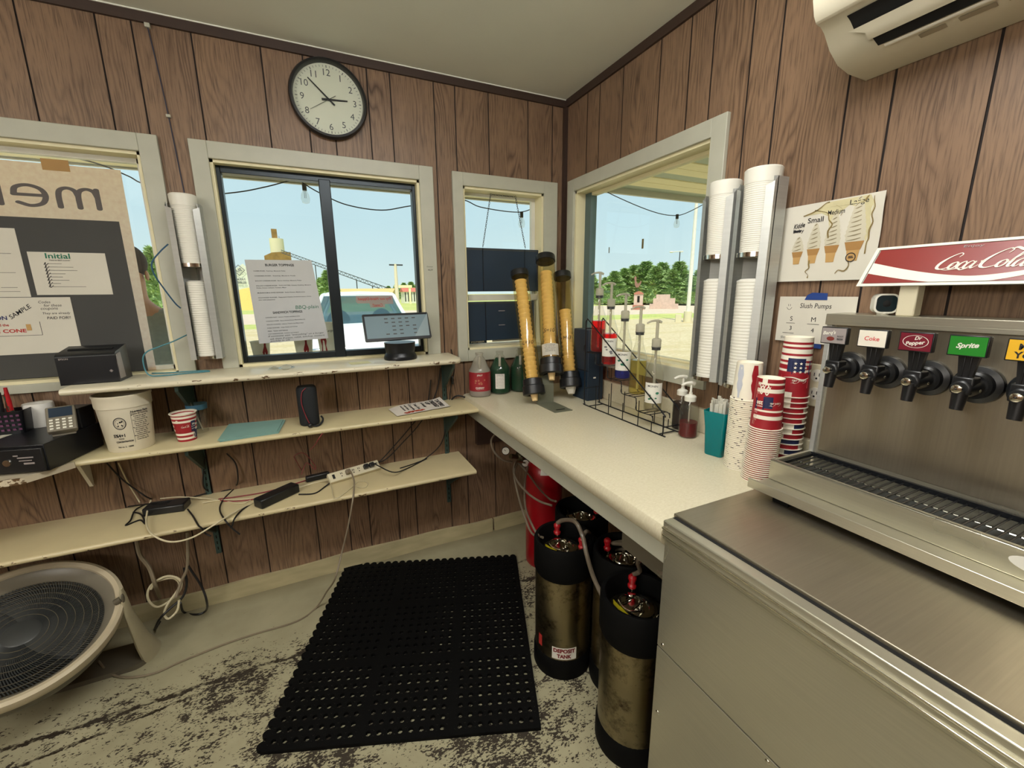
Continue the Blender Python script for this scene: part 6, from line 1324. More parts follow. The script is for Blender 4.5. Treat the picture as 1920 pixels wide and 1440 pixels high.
hose([P1b+up_, P1b+V(.02, .0, .065), AY(1112, 1006, -1.0), AY(1130, 1022, -1.02), AY(1155, 1032, -1.08), AY(1185, 1024, -1.18), AY(1215, 1018, -1.25)], .0075, 'thick clear hose from the front keg toward the counter end')
hose([P3+up_, P3+V(.02, 0, .06), AY(1150, 1018, -1.12), AY(1180, 1020, -1.2), AY(1200, 1022, -1.28)], .0075, 'clear hose from the in-between keg toward the ice bin')
hose([P2+up_, P2+V(.02, -.01, .06), AY(1196, 1052, -1.36), AY(1210, 1040, -1.40), AY(1225, 1030, -1.42)], .0075, 'clear hose rising from the keg beside the ice bin')
hose([AY(1172, 990, -1.3), AY(1195, 1030, -1.35), AY(1215, 1050, -1.40), AY(1240, 1075, -1.50)], .0060, 'grey tube slanting under the counter edge to the ice bin')
# ---------------------------------------------------------------- THINGS HANGING IN THE WINDOWS
# menu board against window 1 (seen from behind)
t = thing('menu_board', 'speckled kraft menu board in the left window, its word reversed', 'menu board', (-2.45, .05, 1.17))
G().add([(-2.93, .050, 1.162), (-2.046, .050, 1.162), (-2.038, .050, 1.968), (-2.93, .050, 1.968)], [(0, 1, 2, 3)]).obj('board', 'kraft', t, angle=0)
g = G(); g.box((-2.93, .0485, 1.162), (-2.074, .0500, 1.772)); g.obj('dark_panel', 'chalk', t)
mx0, mx1, mz0, mz1 = AY(183, 372, .048).x, AY(111, 372, .048).x, AY(145, 390, .048).z, AY(145, 354, .048).z; ksc = (mx0-mx1)/.82
for nm_, pths in (('m', [[(0, 0), (0, .4), (0, .86)], [(0, .5), (.06, .76), (.21, .86), (.36, .76), (.41, .5), (.41, 0)], [(.41, .5), (.47, .76), (.62, .86), (.77, .76), (.82, .5), (.82, 0)]]), ('e', [[(1.72, .46), (1.66, .76), (1.42, .88), (1.17, .74), (1.09, .44), (1.18, .12), (1.42, .0), (1.66, .12)], [(1.12, .46), (1.4, .46), (1.70, .46)]]), ('n', [[(2.0, 0), (2.0, .4), (2.0, .86)], [(2.0, .5), (2.08, .78), (2.26, .86), (2.44, .78), (2.51, .5), (2.51, 0)]]), ('u', [[(2.80, .86), (2.80, .4), (2.88, .08), (3.06, .0), (3.24, .1), (3.30, .4)], [(3.30, .86), (3.30, .4), (3.30, 0)]])):
    g = G()
    for kk, pth in enumerate(pths):
        d_ = stroke(pth, .13, 6); ends = [disc2(q[0], q[1], .065, 14) for q in (pth[0], pth[-1])]
        g.decal(d_, lambda x, y: V(mx0-x*ksc, .0484-.0004*kk, mz0+y*(mz1-mz0)/.86))
        for kk2, e2_ in enumerate(ends): g.decal(e2_, lambda x, y: V(mx0-x*ksc, .0483-.0004*kk-.0001*kk2, mz0+y*(mz1-mz0)/.86))
    g.obj('letter_'+nm_, M.setdefault('menuink', P('dark_grey_lettering', (92, 86, 84), .8)), t, angle=0)
t2 = G().box((-2.268, .047, 1.945), (-2.190, .0485, 1.985)); t2.obj('masking_tape', 'masking', t)
def wpap(name, lab, x0, x1, z0, z1, y, mat, prints):
    t = thing(name, lab, 'paper', (x0, y, z0)); G().box((x0, y-.0012, z0), (x1, y, z1)).obj('sheet', mat, t, angle=0)
    for k, (d, mt) in enumerate(prints): G().decal(d, lambda x, y_: V(x0+x, y-.0018-.0003*k, z0+y_)).obj('writing', mt, t, angle=0)
    return t
wpap('taped_list', 'white initial-here list taped on the dark part of the menu board', -2.366, -2.138, 1.485, 1.647, .0480, 'wallpaper', [(fit(text2d('Initial', .02), w=.072, h=.020, x=.085, y=.148), 'inkg'),
    (join2d(fit(text2d('Thank for BEST Counter', .01), w=.062, x=.088, y=.132), *[rect(.052, .118-.0125*k, .052+(.04, .072, .082, .045, .035, .052, .025, .098)[k], .1192-.0125*k) for k in range(8)], *[stroke([(.040, .114-.012*k), (.046, .124-.012*k), (.044, .112-.012*k), (.054, .120-.012*k)], .002, 3) for k in range(8)]), 'ink')])
wpap('taped_sheet', 'large white sheet at the left edge of the dark menu panel', -2.60, -2.384, 1.478, 1.730, .0480, 'wallpaper', [(join2d(*[rect(.12, .02+.07*k, .19, .0212+.07*k) for k in range(3)], rect(.14, .035, .185, .0362)), 'ink')])
wpap('coupon_sample', 'white coupon sample sheet with handwriting taped low on the menu board', -2.64, -2.272, 1.258, 1.476, .0470, 'wallpaper', [
    (join2d(fit(text2d('SAMPLE', .01, .2), w=.080, h=.016, x=.215, y=.165, rot=.6), fit(text2d('Codes', 0, .2), w=.035, x=.290, y=.200), fit(text2d('for these', 0, .2), w=.052, x=.312, y=.187), fit(text2d('coupons', 0, .2), w=.05, x=.300, y=.172), fit(text2d('They are already', 0, .2), w=.082, x=.318, y=.155), fit(text2d('PAID FOR!!', .01, .1), w=.070, x=.322, y=.138), rect(.0, .072, .262, .0735), rect(.262, .072, .2635, .125)), 'ink'),
    (join2d(fit(text2d('and the', .02), w=.04, x=.155, y=.115), fit(text2d('FREE CONE', .03), w=.120, h=.014, x=.160, y=.092)), 'inkr'), (fit(text2d('COUPON', .02), w=.09, x=.13, y=.142), 'inkb'), (rect(.222, .092, .236, .116), 'conepr')])
# toppings sheet on window 2
T2 = [('BURGER TOPPINGS', .130, .345, .150, 1), ('HAMBURGER:  Ketchup, Mustard, Pickle', .140, .318, .030, 0), ('CHEESEBURGER:  Ketchup, Mustard, Pickle', .182, .296, .030, 0), ('BACON CHEESEBURGER:  Bacon, Ketchup, Mustard, Pickle', .205, .274, .030, 0), ('DELUXE CHEESEBURGER:  TWO PATTIES, Cheese, Ketchup, Mustard,', .245, .252, .030, 0), ('Pickle, Onion, Lettuce, Tomato, Mayo', .130, .242, .030, 0), ('MUSHROOM & SWISS BURGER:  Swiss Cheese, Mushrooms', .210, .220, .030, 0), ('SOUTHWEST BURGER:  Pepperjack Cheese, Southwest Sauce, Onion', .235, .198, .030, 0), ('ring with jalapenos', .070, .188, .030, 0),
      ('SANDWICH TOPPINGS', .130, .128, .145, 1), ('CHICKEN FILET:  Lettuce, Tomato and Mayonnaise', .150, .106, .045, 0), ('CHICKEN STRIPS:  Sauce choice (Honey Mustard/Ranch)', .170, .089, .045, 0), ('GRILLED CHICKEN:  Lettuce, Tomato and Mayonnaise', .160, .073, .045, 0), ('PORK BURGER:  Only Pickle and Onion', .130, .057, .045, 0), ('FISH:  Tartar and lettuce', .085, .043, .045, 0), ('HOT SANDWICHES:  Ketchup and mustard', .130, .029, .045, 0)]
t = thing('toppings_sheet', 'white burger and sandwich toppings list taped inside the sliding window', 'paper', (-1.50, .05, 1.26))
bl_, br_, tl_, tr_ = V(-1.645, .050, 1.252), V(-1.343, .050, 1.262), V(-1.657, .050, 1.634), V(-1.383, .050, 1.637)
sw, sh_ = .302, .380
def tfn(x, y, off=0.): a = bl_.lerp(br_, x/sw); b = tl_.lerp(tr_, x/sw); q = a.lerp(b, y/sh_); q.y -= .001+off; return q
g = G(); g.grid(lambda a, b: tfn(a*sw, b*sh_), 4, 4); g.obj('sheet', paper('window_paper', (214, 210, 214), .55, .03), t, angle=0)
ds = []
for s_, w_, y_, x_, hd in T2:
    ds.append(fit(text2d(s_, .03 if hd else .02), w=w_, h=.011 if hd else .0052, x=x_ if hd else x_, y=y_+.012, align='c' if hd else 'l'))
g = G().decal(join2d(*ds), lambda x, y: tfn(x, y, .0008)); g.obj('printed_text', 'ink', t, angle=0)
G().decal(join2d(fit(text2d('If someone says "everything" on a burger', 0, .25), w=.245, h=.010, x=.165, y=.026), fit(text2d('ask them if onion, relish, ketchup, mustard,', 0, .25), w=.240, h=.010, x=.168, y=.013), fit(text2d('pickle is ok', 0, .25), w=.085, h=.009, x=.09, y=.003)), lambda x, y: tfn(x, y+.004, .0008)).obj('handwriting', 'ink', t, angle=0)
G().decal(fit(text2d('BBQ-plain', .0, .15), w=.105, h=.022, x=.235, y=.158), lambda x, y: tfn(x, y, .0010)).obj('green_handwriting', 'inkg', t, angle=0)
# reversed red sign on the right sash
t = thing('reversed_sign', 'pinkish see-through sign with reversed red handwriting on the right sash', 'sign', (-1.10, .058, 1.40))
g = G(); g.add([(-1.195, .0585, 1.468), (-1.012, .0585, 1.468), (-1.012, .0585, 1.425), (-1.055, .0585, 1.425), (-1.055, .0585, 1.408), (-1.128, .0585, 1.408), (-1.132, .0585, 1.430), (-1.190, .0585, 1.430), (-1.197, .0585, 1.440)], [tuple(range(9))]); g.obj('sheet', clear('pink_film', (236, 190, 184), 1.2, .4, .45, (214, 190, 186)), t, angle=0)
G().decal(join2d(fit(text2d('Try our Hand-Dipped', .01, .1), w=.165, h=.018, x=-1.104, y=1.451, mirror=True), fit(text2d('Cones!!', .01, .1), w=.05, h=.016, x=-1.092, y=1.420, mirror=True)), lambda x, y: V(x, .0572, y)).obj('red_writing', 'inkr', t, angle=0)
# stickers in window 3
t = wpap('member_sticker', 'dark navy member sticker at the bottom of the narrow window', -.592, -.480, 1.186, 1.206, .078, 'navy', [(fit(text2d('MEMBER', .03), w=.085, h=.012, x=.056, y=.010), 'white')])
t = wpap('window_notice', 'white printed notice at the bottom of the narrow window', -.445, -.235, 1.190, 1.250, .078, 'wallpaper', [(join2d(fit(text2d('Please be kind to our employees', .01), w=.13, x=.095, y=.040), fit(text2d('Thank you for your patience', .01), w=.11, x=.095, y=.028), fit(text2d('and have a great day', 0), w=.08, x=.095, y=.017)), 'ink')])
# hanging display panels
for z0, z1, x0, x1, lab, tilt in ((1.485, 1.722, -.612, -.150, 'upper black hanging panel in the narrow window', 0.), (1.205, 1.428, -.603, -.185, 'lower black hanging panel in the narrow window', .0)):
    t = thing('hanging_panel', lab, 'panel', ((x0+x1)/2, .045, z0), group='hanging panels in the narrow window')
    G().box((x0, .032, z0), (x1, .055, z1)).obj('case', 'navy', t, .003)
    G().box((x0+.004, .0305, z1-.012), (x1-.004, .0322, z1-.004)).obj('top_edge', 'darkg', t)
    G().box((x0+.10, .0305, z0), (x0+.104, .0322, z1)).obj('seam', 'blackm', t)
    G().box((x1-.10, .0305, z0), (x1-.096, .0322, z1)).obj('seam', 'blackm', t)
G().box((-.42, .030, 1.372), (-.38, .032, 1.376)).obj('slot_mark', 'fgrey', t); G().box((-.42, .030, 1.29), (-.38, .032, 1.294)).obj('slot_mark', 'fgrey', t)
t = thing('light_gap_sheet', 'pale sheet standing in for the light gap between the two hanging panels', 'strip', (-.39, .04, 1.44))
G().box((-.600, .036, 1.434), (-.160, .046, 1.468)).obj('strip', 'whitepaper', t)  # daylight in the gap put in as a pale sheet
def chain(a, b, lab):
    a, b = Vector(a), Vector(b); n = int((b-a).length/.011); d = (b-a).normalized(); u, w, _ = frame(d); t = thing('chain', lab, 'chain', a, group='chains of the hanging panels'); g = G()
    for i in range(n):
        c = a+d*((i+.5)*.011); s_ = u if i % 2 else w; g.tube([c+d*math.cos(2*PI*k/8)*.0072+s_*math.sin(2*PI*k/8)*.0038 for k in range(8)], .0012, 4, closed=True, sm=False)
    g.obj('links', 'darkg', t)
chain((-.450, .045, 2.010), (-.505, .045, 1.722), 'left slanting chain holding the upper hanging panel'); chain((-.300, .045, 2.010), (-.235, .045, 1.722), 'right slanting chain holding the upper hanging panel'); chain((-.45, .045, 2.006), (-.30, .045, 2.006), 'short chain across the head of the narrow window')
# wall hooks
t = G().box((-1.868, -.014, 2.468), (-1.852, 0, 2.482)); solo(t, 'cable_clip', 'trimw', 'small white clip at the ceiling end of the wall wire', 'clip', (-1.86, 0, 2.47), 'white wire clips')
t = G().box((-1.848, -.012, 2.166), (-1.834, 0, 2.176)); solo(t, 'cable_clip', 'trimw', 'small white clip midway up the wall above the left cup dispenser', 'clip', (-1.84, 0, 2.17), 'white wire clips')
wire([(-1.864, -.004, 2.52), (-1.860, -.006, 2.47), (-1.850, -.003, 2.32), (-1.841, -.006, 2.17), (-1.835, -.003, 2.0), (-1.83, -.004, 1.87)], .0022, M.setdefault('wire_dk', P('dark_blue_wire', (50, 52, 70), .6)), 'thin dark wire running down the paneling from the ceiling')
# bits of tape on the corner window
for (px, py, w_, h_, lab) in ((1205, 457, .012, .045, 'brown tape scrap stuck on the corner window glass'), (1142, 469, .006, .030, 'dark tape scrap stuck left on the corner window glass')):
    c = AX(px, py, .070); g = G().box((.0695, c.y-w_/2, c.z-h_/2), (.0708, c.y+w_/2, c.z+h_/2)); solo(g, 'tape_scrap', M.setdefault('scrap', P('brown_tape', (110, 100, 60), .7)), lab, 'tape', c, angle=0)
# ================================================================ OUTSIDE
GZ = -.10
def gpoly(name, pts, z, mat):
    g = G(); g.prism(pts, (0, 0, z), (1, 0, 0), (0, 1, 0), (0, 0, -.02)); return g.obj(name, mat, kind='structure', angle=0)
gpoly('ground_gravel', [(-60, -40), (110, -40), (110, -1), (17.7, 16.8), (-4.4, 21.1), (-60, 32)], GZ, 'gravel')
gpoly('ground_verge', [(-60, 32), (-4.4, 21.1), (17.7, 16.8), (110, -1), (110, 3), (24.5, 20.5), (-4.7, 25.0), (-60, 36)], GZ-.001, 'grass')
gpoly('ground_road', [(-60, 36), (-4.7, 25.0), (24.5, 20.5), (110, 3), (110, 30), (50, 38), (-6.5, 40), (-60, 50)], GZ-.002, 'asphalt')
gpoly('ground_grass', [(-60, 50), (-6.5, 40), (50, 38), (110, 30), (160, 24), (160, 160), (-120, 160), (-120, 60)], GZ-.003, 'grass')
gpoly('ground_field', [(-500, 150), (600, 150), (600, 700), (-500, 700)], GZ-.010, 'field')
gpoly('ground_base', [(-600, -60), (700, -60), (700, 700), (-600, 700)], GZ-.06, 'field')
# foundation of the building
g = G(); g.box((XL-.1, YB-.1, GZ), (.14, YB-.1+.01, 0)); g.box((XL-.1, .105, GZ-.02), (.14, .14, 1.10)); g.box((.105, YB-.1, GZ-.02), (.14, .105, 1.05)); g.obj('wall_outer_siding', 'siding', kind='structure', angle=0)
# outer ledge under window 2 with display cups
g = G().box((-2.9, .14, 1.098), (-.75, .34, 1.118)); g.obj('trim_outer_ledge', 'trimw', kind='structure')
def display(x, y, rb, rr, h, lab, txt, bt):
    L = V(x, y, 1.118); t = thing('display_cup', lab, 'paper cup', L, group='size sample cups outside the window')
    G().lathe(L, [(.0001, .003), (rb-.002, .003), (rb, 0), (rr, h-.003), (rr+.003, h-.003), (rr+.003, h), (rr-.001, h), (rb, .006)], n=36).obj('cup', 'cupwhite', t)
    a = math.atan2(CAM.y-y, CAM.x-x); f = lambda u, v: L+V(math.cos(a+u/rr)*(rb+(rr-rb)*v/h+.001), math.sin(a+u/rr)*(rb+(rr-rb)*v/h+.001), v)
    if bt:
        s_ = h/.11; btl = [(.010, 0), (.012, .02), (.013, .03), (.009, .045), (.0125, .058), (.009, .07), (.0045, .083), (.004, .095), (.005, .098)]
        G().decal(poly2([(bt+q*s_**.4*1.1, .006+z*s_) for q, z in btl]+[(bt-q*s_**.4*1.1, .006+z*s_) for q, z in btl[::-1]]), f).obj('bottle_print', 'cupred', t, angle=0)
    if txt: G().decal(fit(text2d(txt, 0, .2), w=.038, x=.018, y=h*.80), f).obj('size_writing', 'ink', t, angle=0)
display(-1.345, .235,   .038, .052, .212, 'large white sample cup with red bottle picture outside the sliding window', 'Large', -.022)
display(-1.462, .235, .034, .046, .135, 'medium white sample cup half hidden by the toppings sheet', '', .012)
display(-1.660, .235, .032, .044, .130, 'small white sample cup outside at the left of the sliding window', '', .020)
# eaves above the back wall, porch over the corner window
g = G()
for k in range(7): g.box((XL-.3, .14+k*.13, 2.200), (.4, .14+k*.13+.122, 2.212))
g.obj('trim_eave_soffit', 'soffit', kind='structure'); g = G().box((XL-.3, 1.045, 2.19), (.4, 1.07, 2.36)); g.obj('trim_eave_fascia', 'trimw', kind='structure')
g = G(); ny = 0; y = .72
while y > -4.2:
    g.box((.14, y-.118, 2.300 if ny % 3 else 2.306), (2.4, y, 2.312), 0 if ny % 3 else 1); y -= .125; ny += 1
g.obj('trim_porch_ceiling', ['soffit', 'soffitg'], kind='structure')
g = G().box((.14, .715, 2.262), (2.42, .745, 2.36)); g.box((2.39, -4.2, 2.262), (2.42, .745, 2.36)); g.obj('trim_porch_fascia', 'trimw', kind='structure')
G().box((.14, -4.3, 2.20), (.20, .12, 2.30)).obj('trim_porch_ledger', 'soffit', kind='structure')
G().box((XL-.3, -4.6, 2.66), (2.42, 1.07, 2.70)).obj('roof', 'siding', kind='structure')
# festoon lights
def bulb(p, lab):
    p = Vector(p); t = thing('festoon_bulb', lab, 'light bulb', p, group='bulbs on the outdoor light string')
    G().cyl(p, p+V(0, 0, -.038), .013, n=12).obj('socket', 'blackp', t); G().lathe(p, [(.012, -.038), (.022, -.062), (.026, -.085), (.020, -.108), (.0001, -.114)], n=18).obj('glass_bulb', 'clearp', t)
    G().tube([p+V(-.004, 0, -.04), p+V(-.004, 0, -.08), p+V(.004, 0, -.08), p+V(.004, 0, -.04)], .0012, 5, sm=False).obj('filament', 'wire_g', t)
yl = .80
wire([AY(100, 288, yl), AY(180, 306, yl), AY(240, 330, yl), AY(270, 345, yl), AY(350, 366, yl), AY(440, 361, yl), AY(500, 350, yl), AY(560, 335, yl), AY(568, 343, yl), AY(600, 362, yl), AY(650, 384, yl), AY(715, 394, yl), AY(770, 386, yl), AY(860, 374, yl), AY(900, 388, yl), AY(955, 397, yl), AY(985, 396, yl), AY(1010, 384, yl), V(.38, .8, 2.19)], .0035, 'wire_b', 'black festoon light cord strung outside along the eave')
bulb(AY(570, 345, yl), 'clear festoon bulb seen at the top of the sliding window'); bulb(AY(978, 398, yl), 'clear festoon bulb seen in the narrow window behind the chains')
yp = .70
wire([AY(1125, 352, yp), AY(1150, 366, yp), AY(1200, 388, yp), AY(1235, 400, yp), AY(1260, 404, yp), AY(1280, 402, yp), AY(1310, 388, yp), AY(1340, 370, yp), AY(1400, 330, yp)], .0035, 'wire_b', 'black festoon light cord seen through the corner window')
bulb(AY(1270, 402, yp), 'clear festoon bulb hanging in the corner window view')
# person outside window 1, mostly behind the menu board
pp_ = AY(243, 500, .72); px_, py_ = pp_.x, .72
t = thing('person', 'person in grey shirt standing outside behind the menu board', 'person', (px_, py_, GZ))
def skinned(name, verts, edges, radii, mat, par, sub=2):
    me = bpy.data.meshes.new(name); off = ROOT[par.name]; me.from_pydata([tuple(Vector(v)-off) for v in verts], edges, []); o = bpy.data.objects.new(name, me); COL.objects.link(o); o.parent = par
    sk = o.modifiers.new('skin', 'SKIN'); sk.use_smooth_shade = True
    for i, r_ in enumerate(radii): me.skin_vertices[0].data[i].radius = r_ if isinstance(r_, tuple) else (r_, r_)
    me.skin_vertices[0].data[0].use_root = True
    s_ = o.modifiers.new('sub', 'SUBSURF'); s_.levels = sub; s_.render_levels = sub; me.materials.append(mat if not isinstance(mat, str) else M[mat]); return o
X, Y, Z = px_, py_, GZ
bodyv = [(X, Y, Z+.98), (X, Y, Z+1.15), (X, Y, Z+1.32), (X, Y, Z+1.46), (X, Y-.01, Z+1.55), (X-.01, Y-.02, Z+1.64), (X-.01, Y-.02, Z+1.74), (X+.17, Y, Z+1.44), (X+.25, Y-.01, Z+1.20), (X+.27, Y-.05, Z+.96), (X+.27, Y-.08, Z+.88), (X-.17, Y, Z+1.44), (X-.25, Y-.01, Z+1.20), (X-.27, Y-.05, Z+.96), (X-.27, Y-.08, Z+.88), (X+.10, Y, Z+.90), (X+.11, Y-.01, Z+.50), (X+.11, Y+.01, Z+.08), (X+.12, Y-.12, Z+.03), (X-.10, Y, Z+.90), (X-.11, Y-.01, Z+.50), (X-.11, Y+.01, Z+.08), (X-.12, Y-.12, Z+.03)]
ed = [(0, 1), (1, 2), (2, 3), (3, 4), (4, 5), (5, 6), (3, 7), (7, 8), (8, 9), (9, 10), (3, 11), (11, 12), (12, 13), (13, 14), (0, 15), (15, 16), (16, 17), (17, 18), (0, 19), (19, 20), (20, 21), (21, 22)]
ra = [(.15, .11), (.14, .10), (.15, .11), (.10, .08), .055, .075, .075, .062, .048, .036, .034, .062, .048, .036, .034, .085, .062, .042, .04, .085, .062, .042, .04]
skinned('body', bodyv, ed, ra, 'skin', t)
sv = [(X, Y, Z+1.00), (X, Y, Z+1.15), (X, Y, Z+1.32), (X, Y, Z+1.45), (X+.18, Y, Z+1.45), (X+.25, Y-.01, Z+1.22), (X-.18, Y, Z+1.45), (X-.25, Y-.01, Z+1.22)]
skinned('shirt', sv, [(0, 1), (1, 2), (2, 3), (3, 4), (4, 5), (3, 6), (6, 7)], [(.175, .13), (.16, .12), (.175, .13), (.13, .10), .085, .07, .085, .07], 'tshirt', t)
tv_ = [(X, Y, Z+.98), (X+.10, Y, Z+.88), (X+.11, Y-.01, Z+.50), (X+.11, Y+.01, Z+.10), (X-.10, Y, Z+.88), (X-.11, Y-.01, Z+.50), (X-.11, Y+.01, Z+.10)]
skinned('trousers', tv_, [(0, 1), (1, 2), (2, 3), (0, 4), (4, 5), (5, 6)], [(.165, .13), .10, .075, .06, .10, .075, .06], P('denim', (60, 70, 92), .8), t)
g = G(); g.sph((X-.01, Y-.00, Z+1.755), .088, (.98, 1.05, 1.10), 20, 14); g.obj('hair', 'hair', t)
for sx_ in (-1, 1): G().sph((X-.01+sx_*.034, Y-.092, Z+1.70), .010, n=10, k=6).obj('eye', 'white', t)
G().sph((X-.01, Y-.108, Z+1.675), .014, (.8, 1, 1.3), 10, 8).obj('nose', 'skin', t); G().box((X-.032, Y-.101, Z+1.634), (X+.012, Y-.090, Z+1.640)).obj('mouth', 'fruit', t)
for sx_ in (-1, 1): G().sph((X-.01+sx_*.082, Y-.02, Z+1.685), .022, (.4, .8, 1.2), 10, 8).obj('ear', 'skin', t)
# white SUV
t = thing('white_suv', 'white sport utility vehicle parked facing the sliding window', 'car', (0, 0, GZ)); 
cxx, cyy = -.78, 4.4
t.location = (cxx, cyy, GZ); t.scale = (1, 1, .92); ROOT[t.name] = V(cxx, cyy, GZ)
def cw(g, name, mat, bev=0., ang=38):
    R = Matrix.Rotation(-.10, 3, 'Z'); g.v = [R @ q for q in g.v]; return g.obj(name, mat, t, bev, ang, w=False)
# sections across the car, from nose (y=0) back; front faces -y
def loft(secs, closed_ends=True):
    g = G(); n = len(secs[0]); g.add([q for s_ in secs for q in s_], [(i*n+j, i*n+(j+1) % n, (i+1)*n+(j+1) % n, (i+1)*n+j) for i in range(len(secs)-1) for j in range(n)]+([tuple(range(n))[::-1], tuple((len(secs)-1)*n+j for j in range(n))] if closed_ends else [])); return g
def sec(y, w, z0, z1, c=.10):
    return [V(-w+c*.4, y, z0), V(w-c*.4, y, z0), V(w, y, z0+c), V(w, y, z1-c), V(w-c, y, z1), V(0, y, z1+.02), V(-w+c, y, z1), V(-w, y, z1-c), V(-w, y, z0+c)]
b = loft([sec(0, .80, .38, .78), sec(.10, .90, .28, .92), sec(.5, .94, .26, 1.06), sec(1.25, .95, .26, 1.14), sec(1.5, .95, .26, 1.16), sec(4.2, .95, .26, 1.18), sec(4.65, .90, .32, 1.10)])
cw(b, 'car_body', 'carpaint', .02, 50)
rf = loft([[V(-.64, 2.12, 1.66), V(.64, 2.12, 1.66), V(.60, 2.12, 1.70), V(0, 2.12, 1.725), V(-.60, 2.12, 1.70)], [V(-.66, 3.0, 1.70), V(.66, 3.0, 1.70), V(.62, 3.0, 1.76), V(0, 3.0, 1.78), V(-.62, 3.0, 1.76)], [V(-.62, 4.2, 1.66), V(.62, 4.2, 1.66), V(.58, 4.2, 1.70), V(0, 4.2, 1.72), V(-.58, 4.2, 1.70)]])
cw(rf, 'car_roof', 'carpaint', .01)
g = G(); g.add([V(-.80, 1.32, 1.13), V(.80, 1.32, 1.13), V(.62, 2.10, 1.68), V(-.62, 2.10, 1.68)], [(0, 1, 2, 3)]); cw(g, 'windshield', 'carglass')
for s_ in (-1, 1):
    g = G(); g.add([V(s_*.86, 1.45, 1.14), V(s_*.86, 4.3, 1.16), V(s_*.64, 4.1, 1.66), V(s_*.66, 2.2, 1.68)], [(0, 1, 2, 3)]); cw(g, 'side_glass', 'carglass')
    g = G(); g.tube([V(s_*.86, 1.30, 1.13), V(s_*.74, 1.72, 1.42), V(s_*.65, 2.12, 1.68)], .035, 8); cw(g, 'pillar', 'carpaint')
    g = G(); g.tube([V(s_*.66, 2.1, 1.68), V(s_*.67, 3.1, 1.72), V(s_*.62, 4.2, 1.66), V(s_*.84, 4.45, 1.15)], .03, 8); cw(g, 'roof_rail', 'carpaint')
    g = G(); g.sph((s_*1.06, 1.62, 1.16), .12, (1.0, .5, .72), 16, 10); g.cyl((s_*.90, 1.66, 1.12), (s_*1.02, 1.63, 1.14), .03, n=8); cw(g, 'mirror', 'carpaint')
    g = G(); g.obox((s_*.70, .075, .80), (.34, .10, .15), (0, 0, s_*.22)); cw(g, 'headlight', 'chrome', .03)
    g = G(); g.sph((s_*.40, 2.2, 1.10), .26, (.85, .5, 1.2), 14, 10); cw(g, 'seat', 'seat')
for s_ in (-1, 1):
    for y in (.95, 3.75):
        g = G(); g.lathe((s_*.84, y, .34), [(.20, -.10), (.33, -.10), (.34, -.05), (.34, .06), (.30, .11), (.20, .11)], n=28, axis=(s_, 0, 0)); cw(g, 'wheel', 'tire')
        g = G(); g.lathe((s_*.84, y, .34), [(.0001, .09), (.16, .10), (.21, .08)], n=20, axis=(s_, 0, 0)); cw(g, 'hubcap', 'chrome')
g = G()
for k in range(5): g.box((-.50, -.045, .58+k*.05), (.50, .02, .60+k*.05))
cw(g, 'grille', 'chrome', .004); g = G().box((-.54, -.035, .54), (.54, .03, .84)); cw(g, 'grille_back', 'dk'); g = G().box((-.86, -.05, .34), (.86, .06, .50)); cw(g, 'bumper', 'greyp', .03)
g = G(); g.tube([V(.38-.17*math.cos(2*PI*k/20)-.0, 1.78+.08*math.sin(2*PI*k/20), 1.12+.15*math.sin(2*PI*k/20)) for k in range(20)], .014, 6, closed=True, sm=False); cw(g, 'steering_wheel', 'seat')
g = G().box((-.72, 1.45, 1.08), (.72, 1.75, 1.14)); cw(g, 'dashboard', 'seat', .02)
# ---- far things: placed by bearing from the camera at a real distance
def bear(x, y, dist):
    d = ray(x, y); h = math.hypot(d.x, d.y); return CAM+d*(dist/h)
def conifer_mesh(seed, n=2600, dense=1.):
    random.seed(seed); g = G()
    for i in range(n):
        t_ = random.random()**.75; z = .04+t_*.94; R = .36*(1-t_)**.75*(.80+.20*math.sin(t_*40+seed+3*math.sin(a:=random.uniform(0, 2*PI))))+.012; rr_ = R*random.uniform(.62, 1.06)
        c = V(math.cos(a)*rr_, math.sin(a)*rr_, z); d = V(math.cos(a+random.uniform(-.5, .5)), math.sin(a+random.uniform(-.5, .5)), random.uniform(-.2, .75)).normalized(); s_ = d.cross(V(0, 0, 1)).normalized()
        l = random.uniform(.035, .085); w_ = l*.20; u_ = V(0, 0, random.uniform(-.02, .02))
        g.add([c-d*l*.4, c+s_*w_+u_, c+d*l, c-s_*w_-u_], [(0, 1, 2, 3)], 0)
    g.lathe((0, 0, 0), [(.22, .05), (.25, .10), (.18, .35), (.10, .62), (.02, .90), (.0001, .94)], n=10, m=0)
    return g
tree_protos = []
def tree(px, py_top, py_base_z, dist, lab, grp, kind=0, wide=1.):
    global tree_protos
    p = bear(px, py_top, dist); h = p.z-GZ; base = V(p.x, p.y, GZ)
    if len(tree_protos) <= kind:
        root = bpy.data.objects.new('conifer_tree', None); COL.objects.link(root); ROOT[root.name] = V(0, 0, 0)
        if kind < 2: conifer_mesh(kind*5+1).obj('foliage', 'leaf' if kind == 0 else 'leaf', root, angle=0)
        G().cyl((0, 0, 0), (0, 0, .3), .025, .018, n=8).obj('trunk', 'bark', root)
        tree_protos.append(root); o = root
    else: o = copy_tree(tree_protos[kind])
    o.location = base; o.scale = (h*wide, h*wide, h); o.rotation_euler = (0, 0, px*.7); tag(o, lab, 'tree', grp); return o
TG = 'evergreens across the road in the corner window'
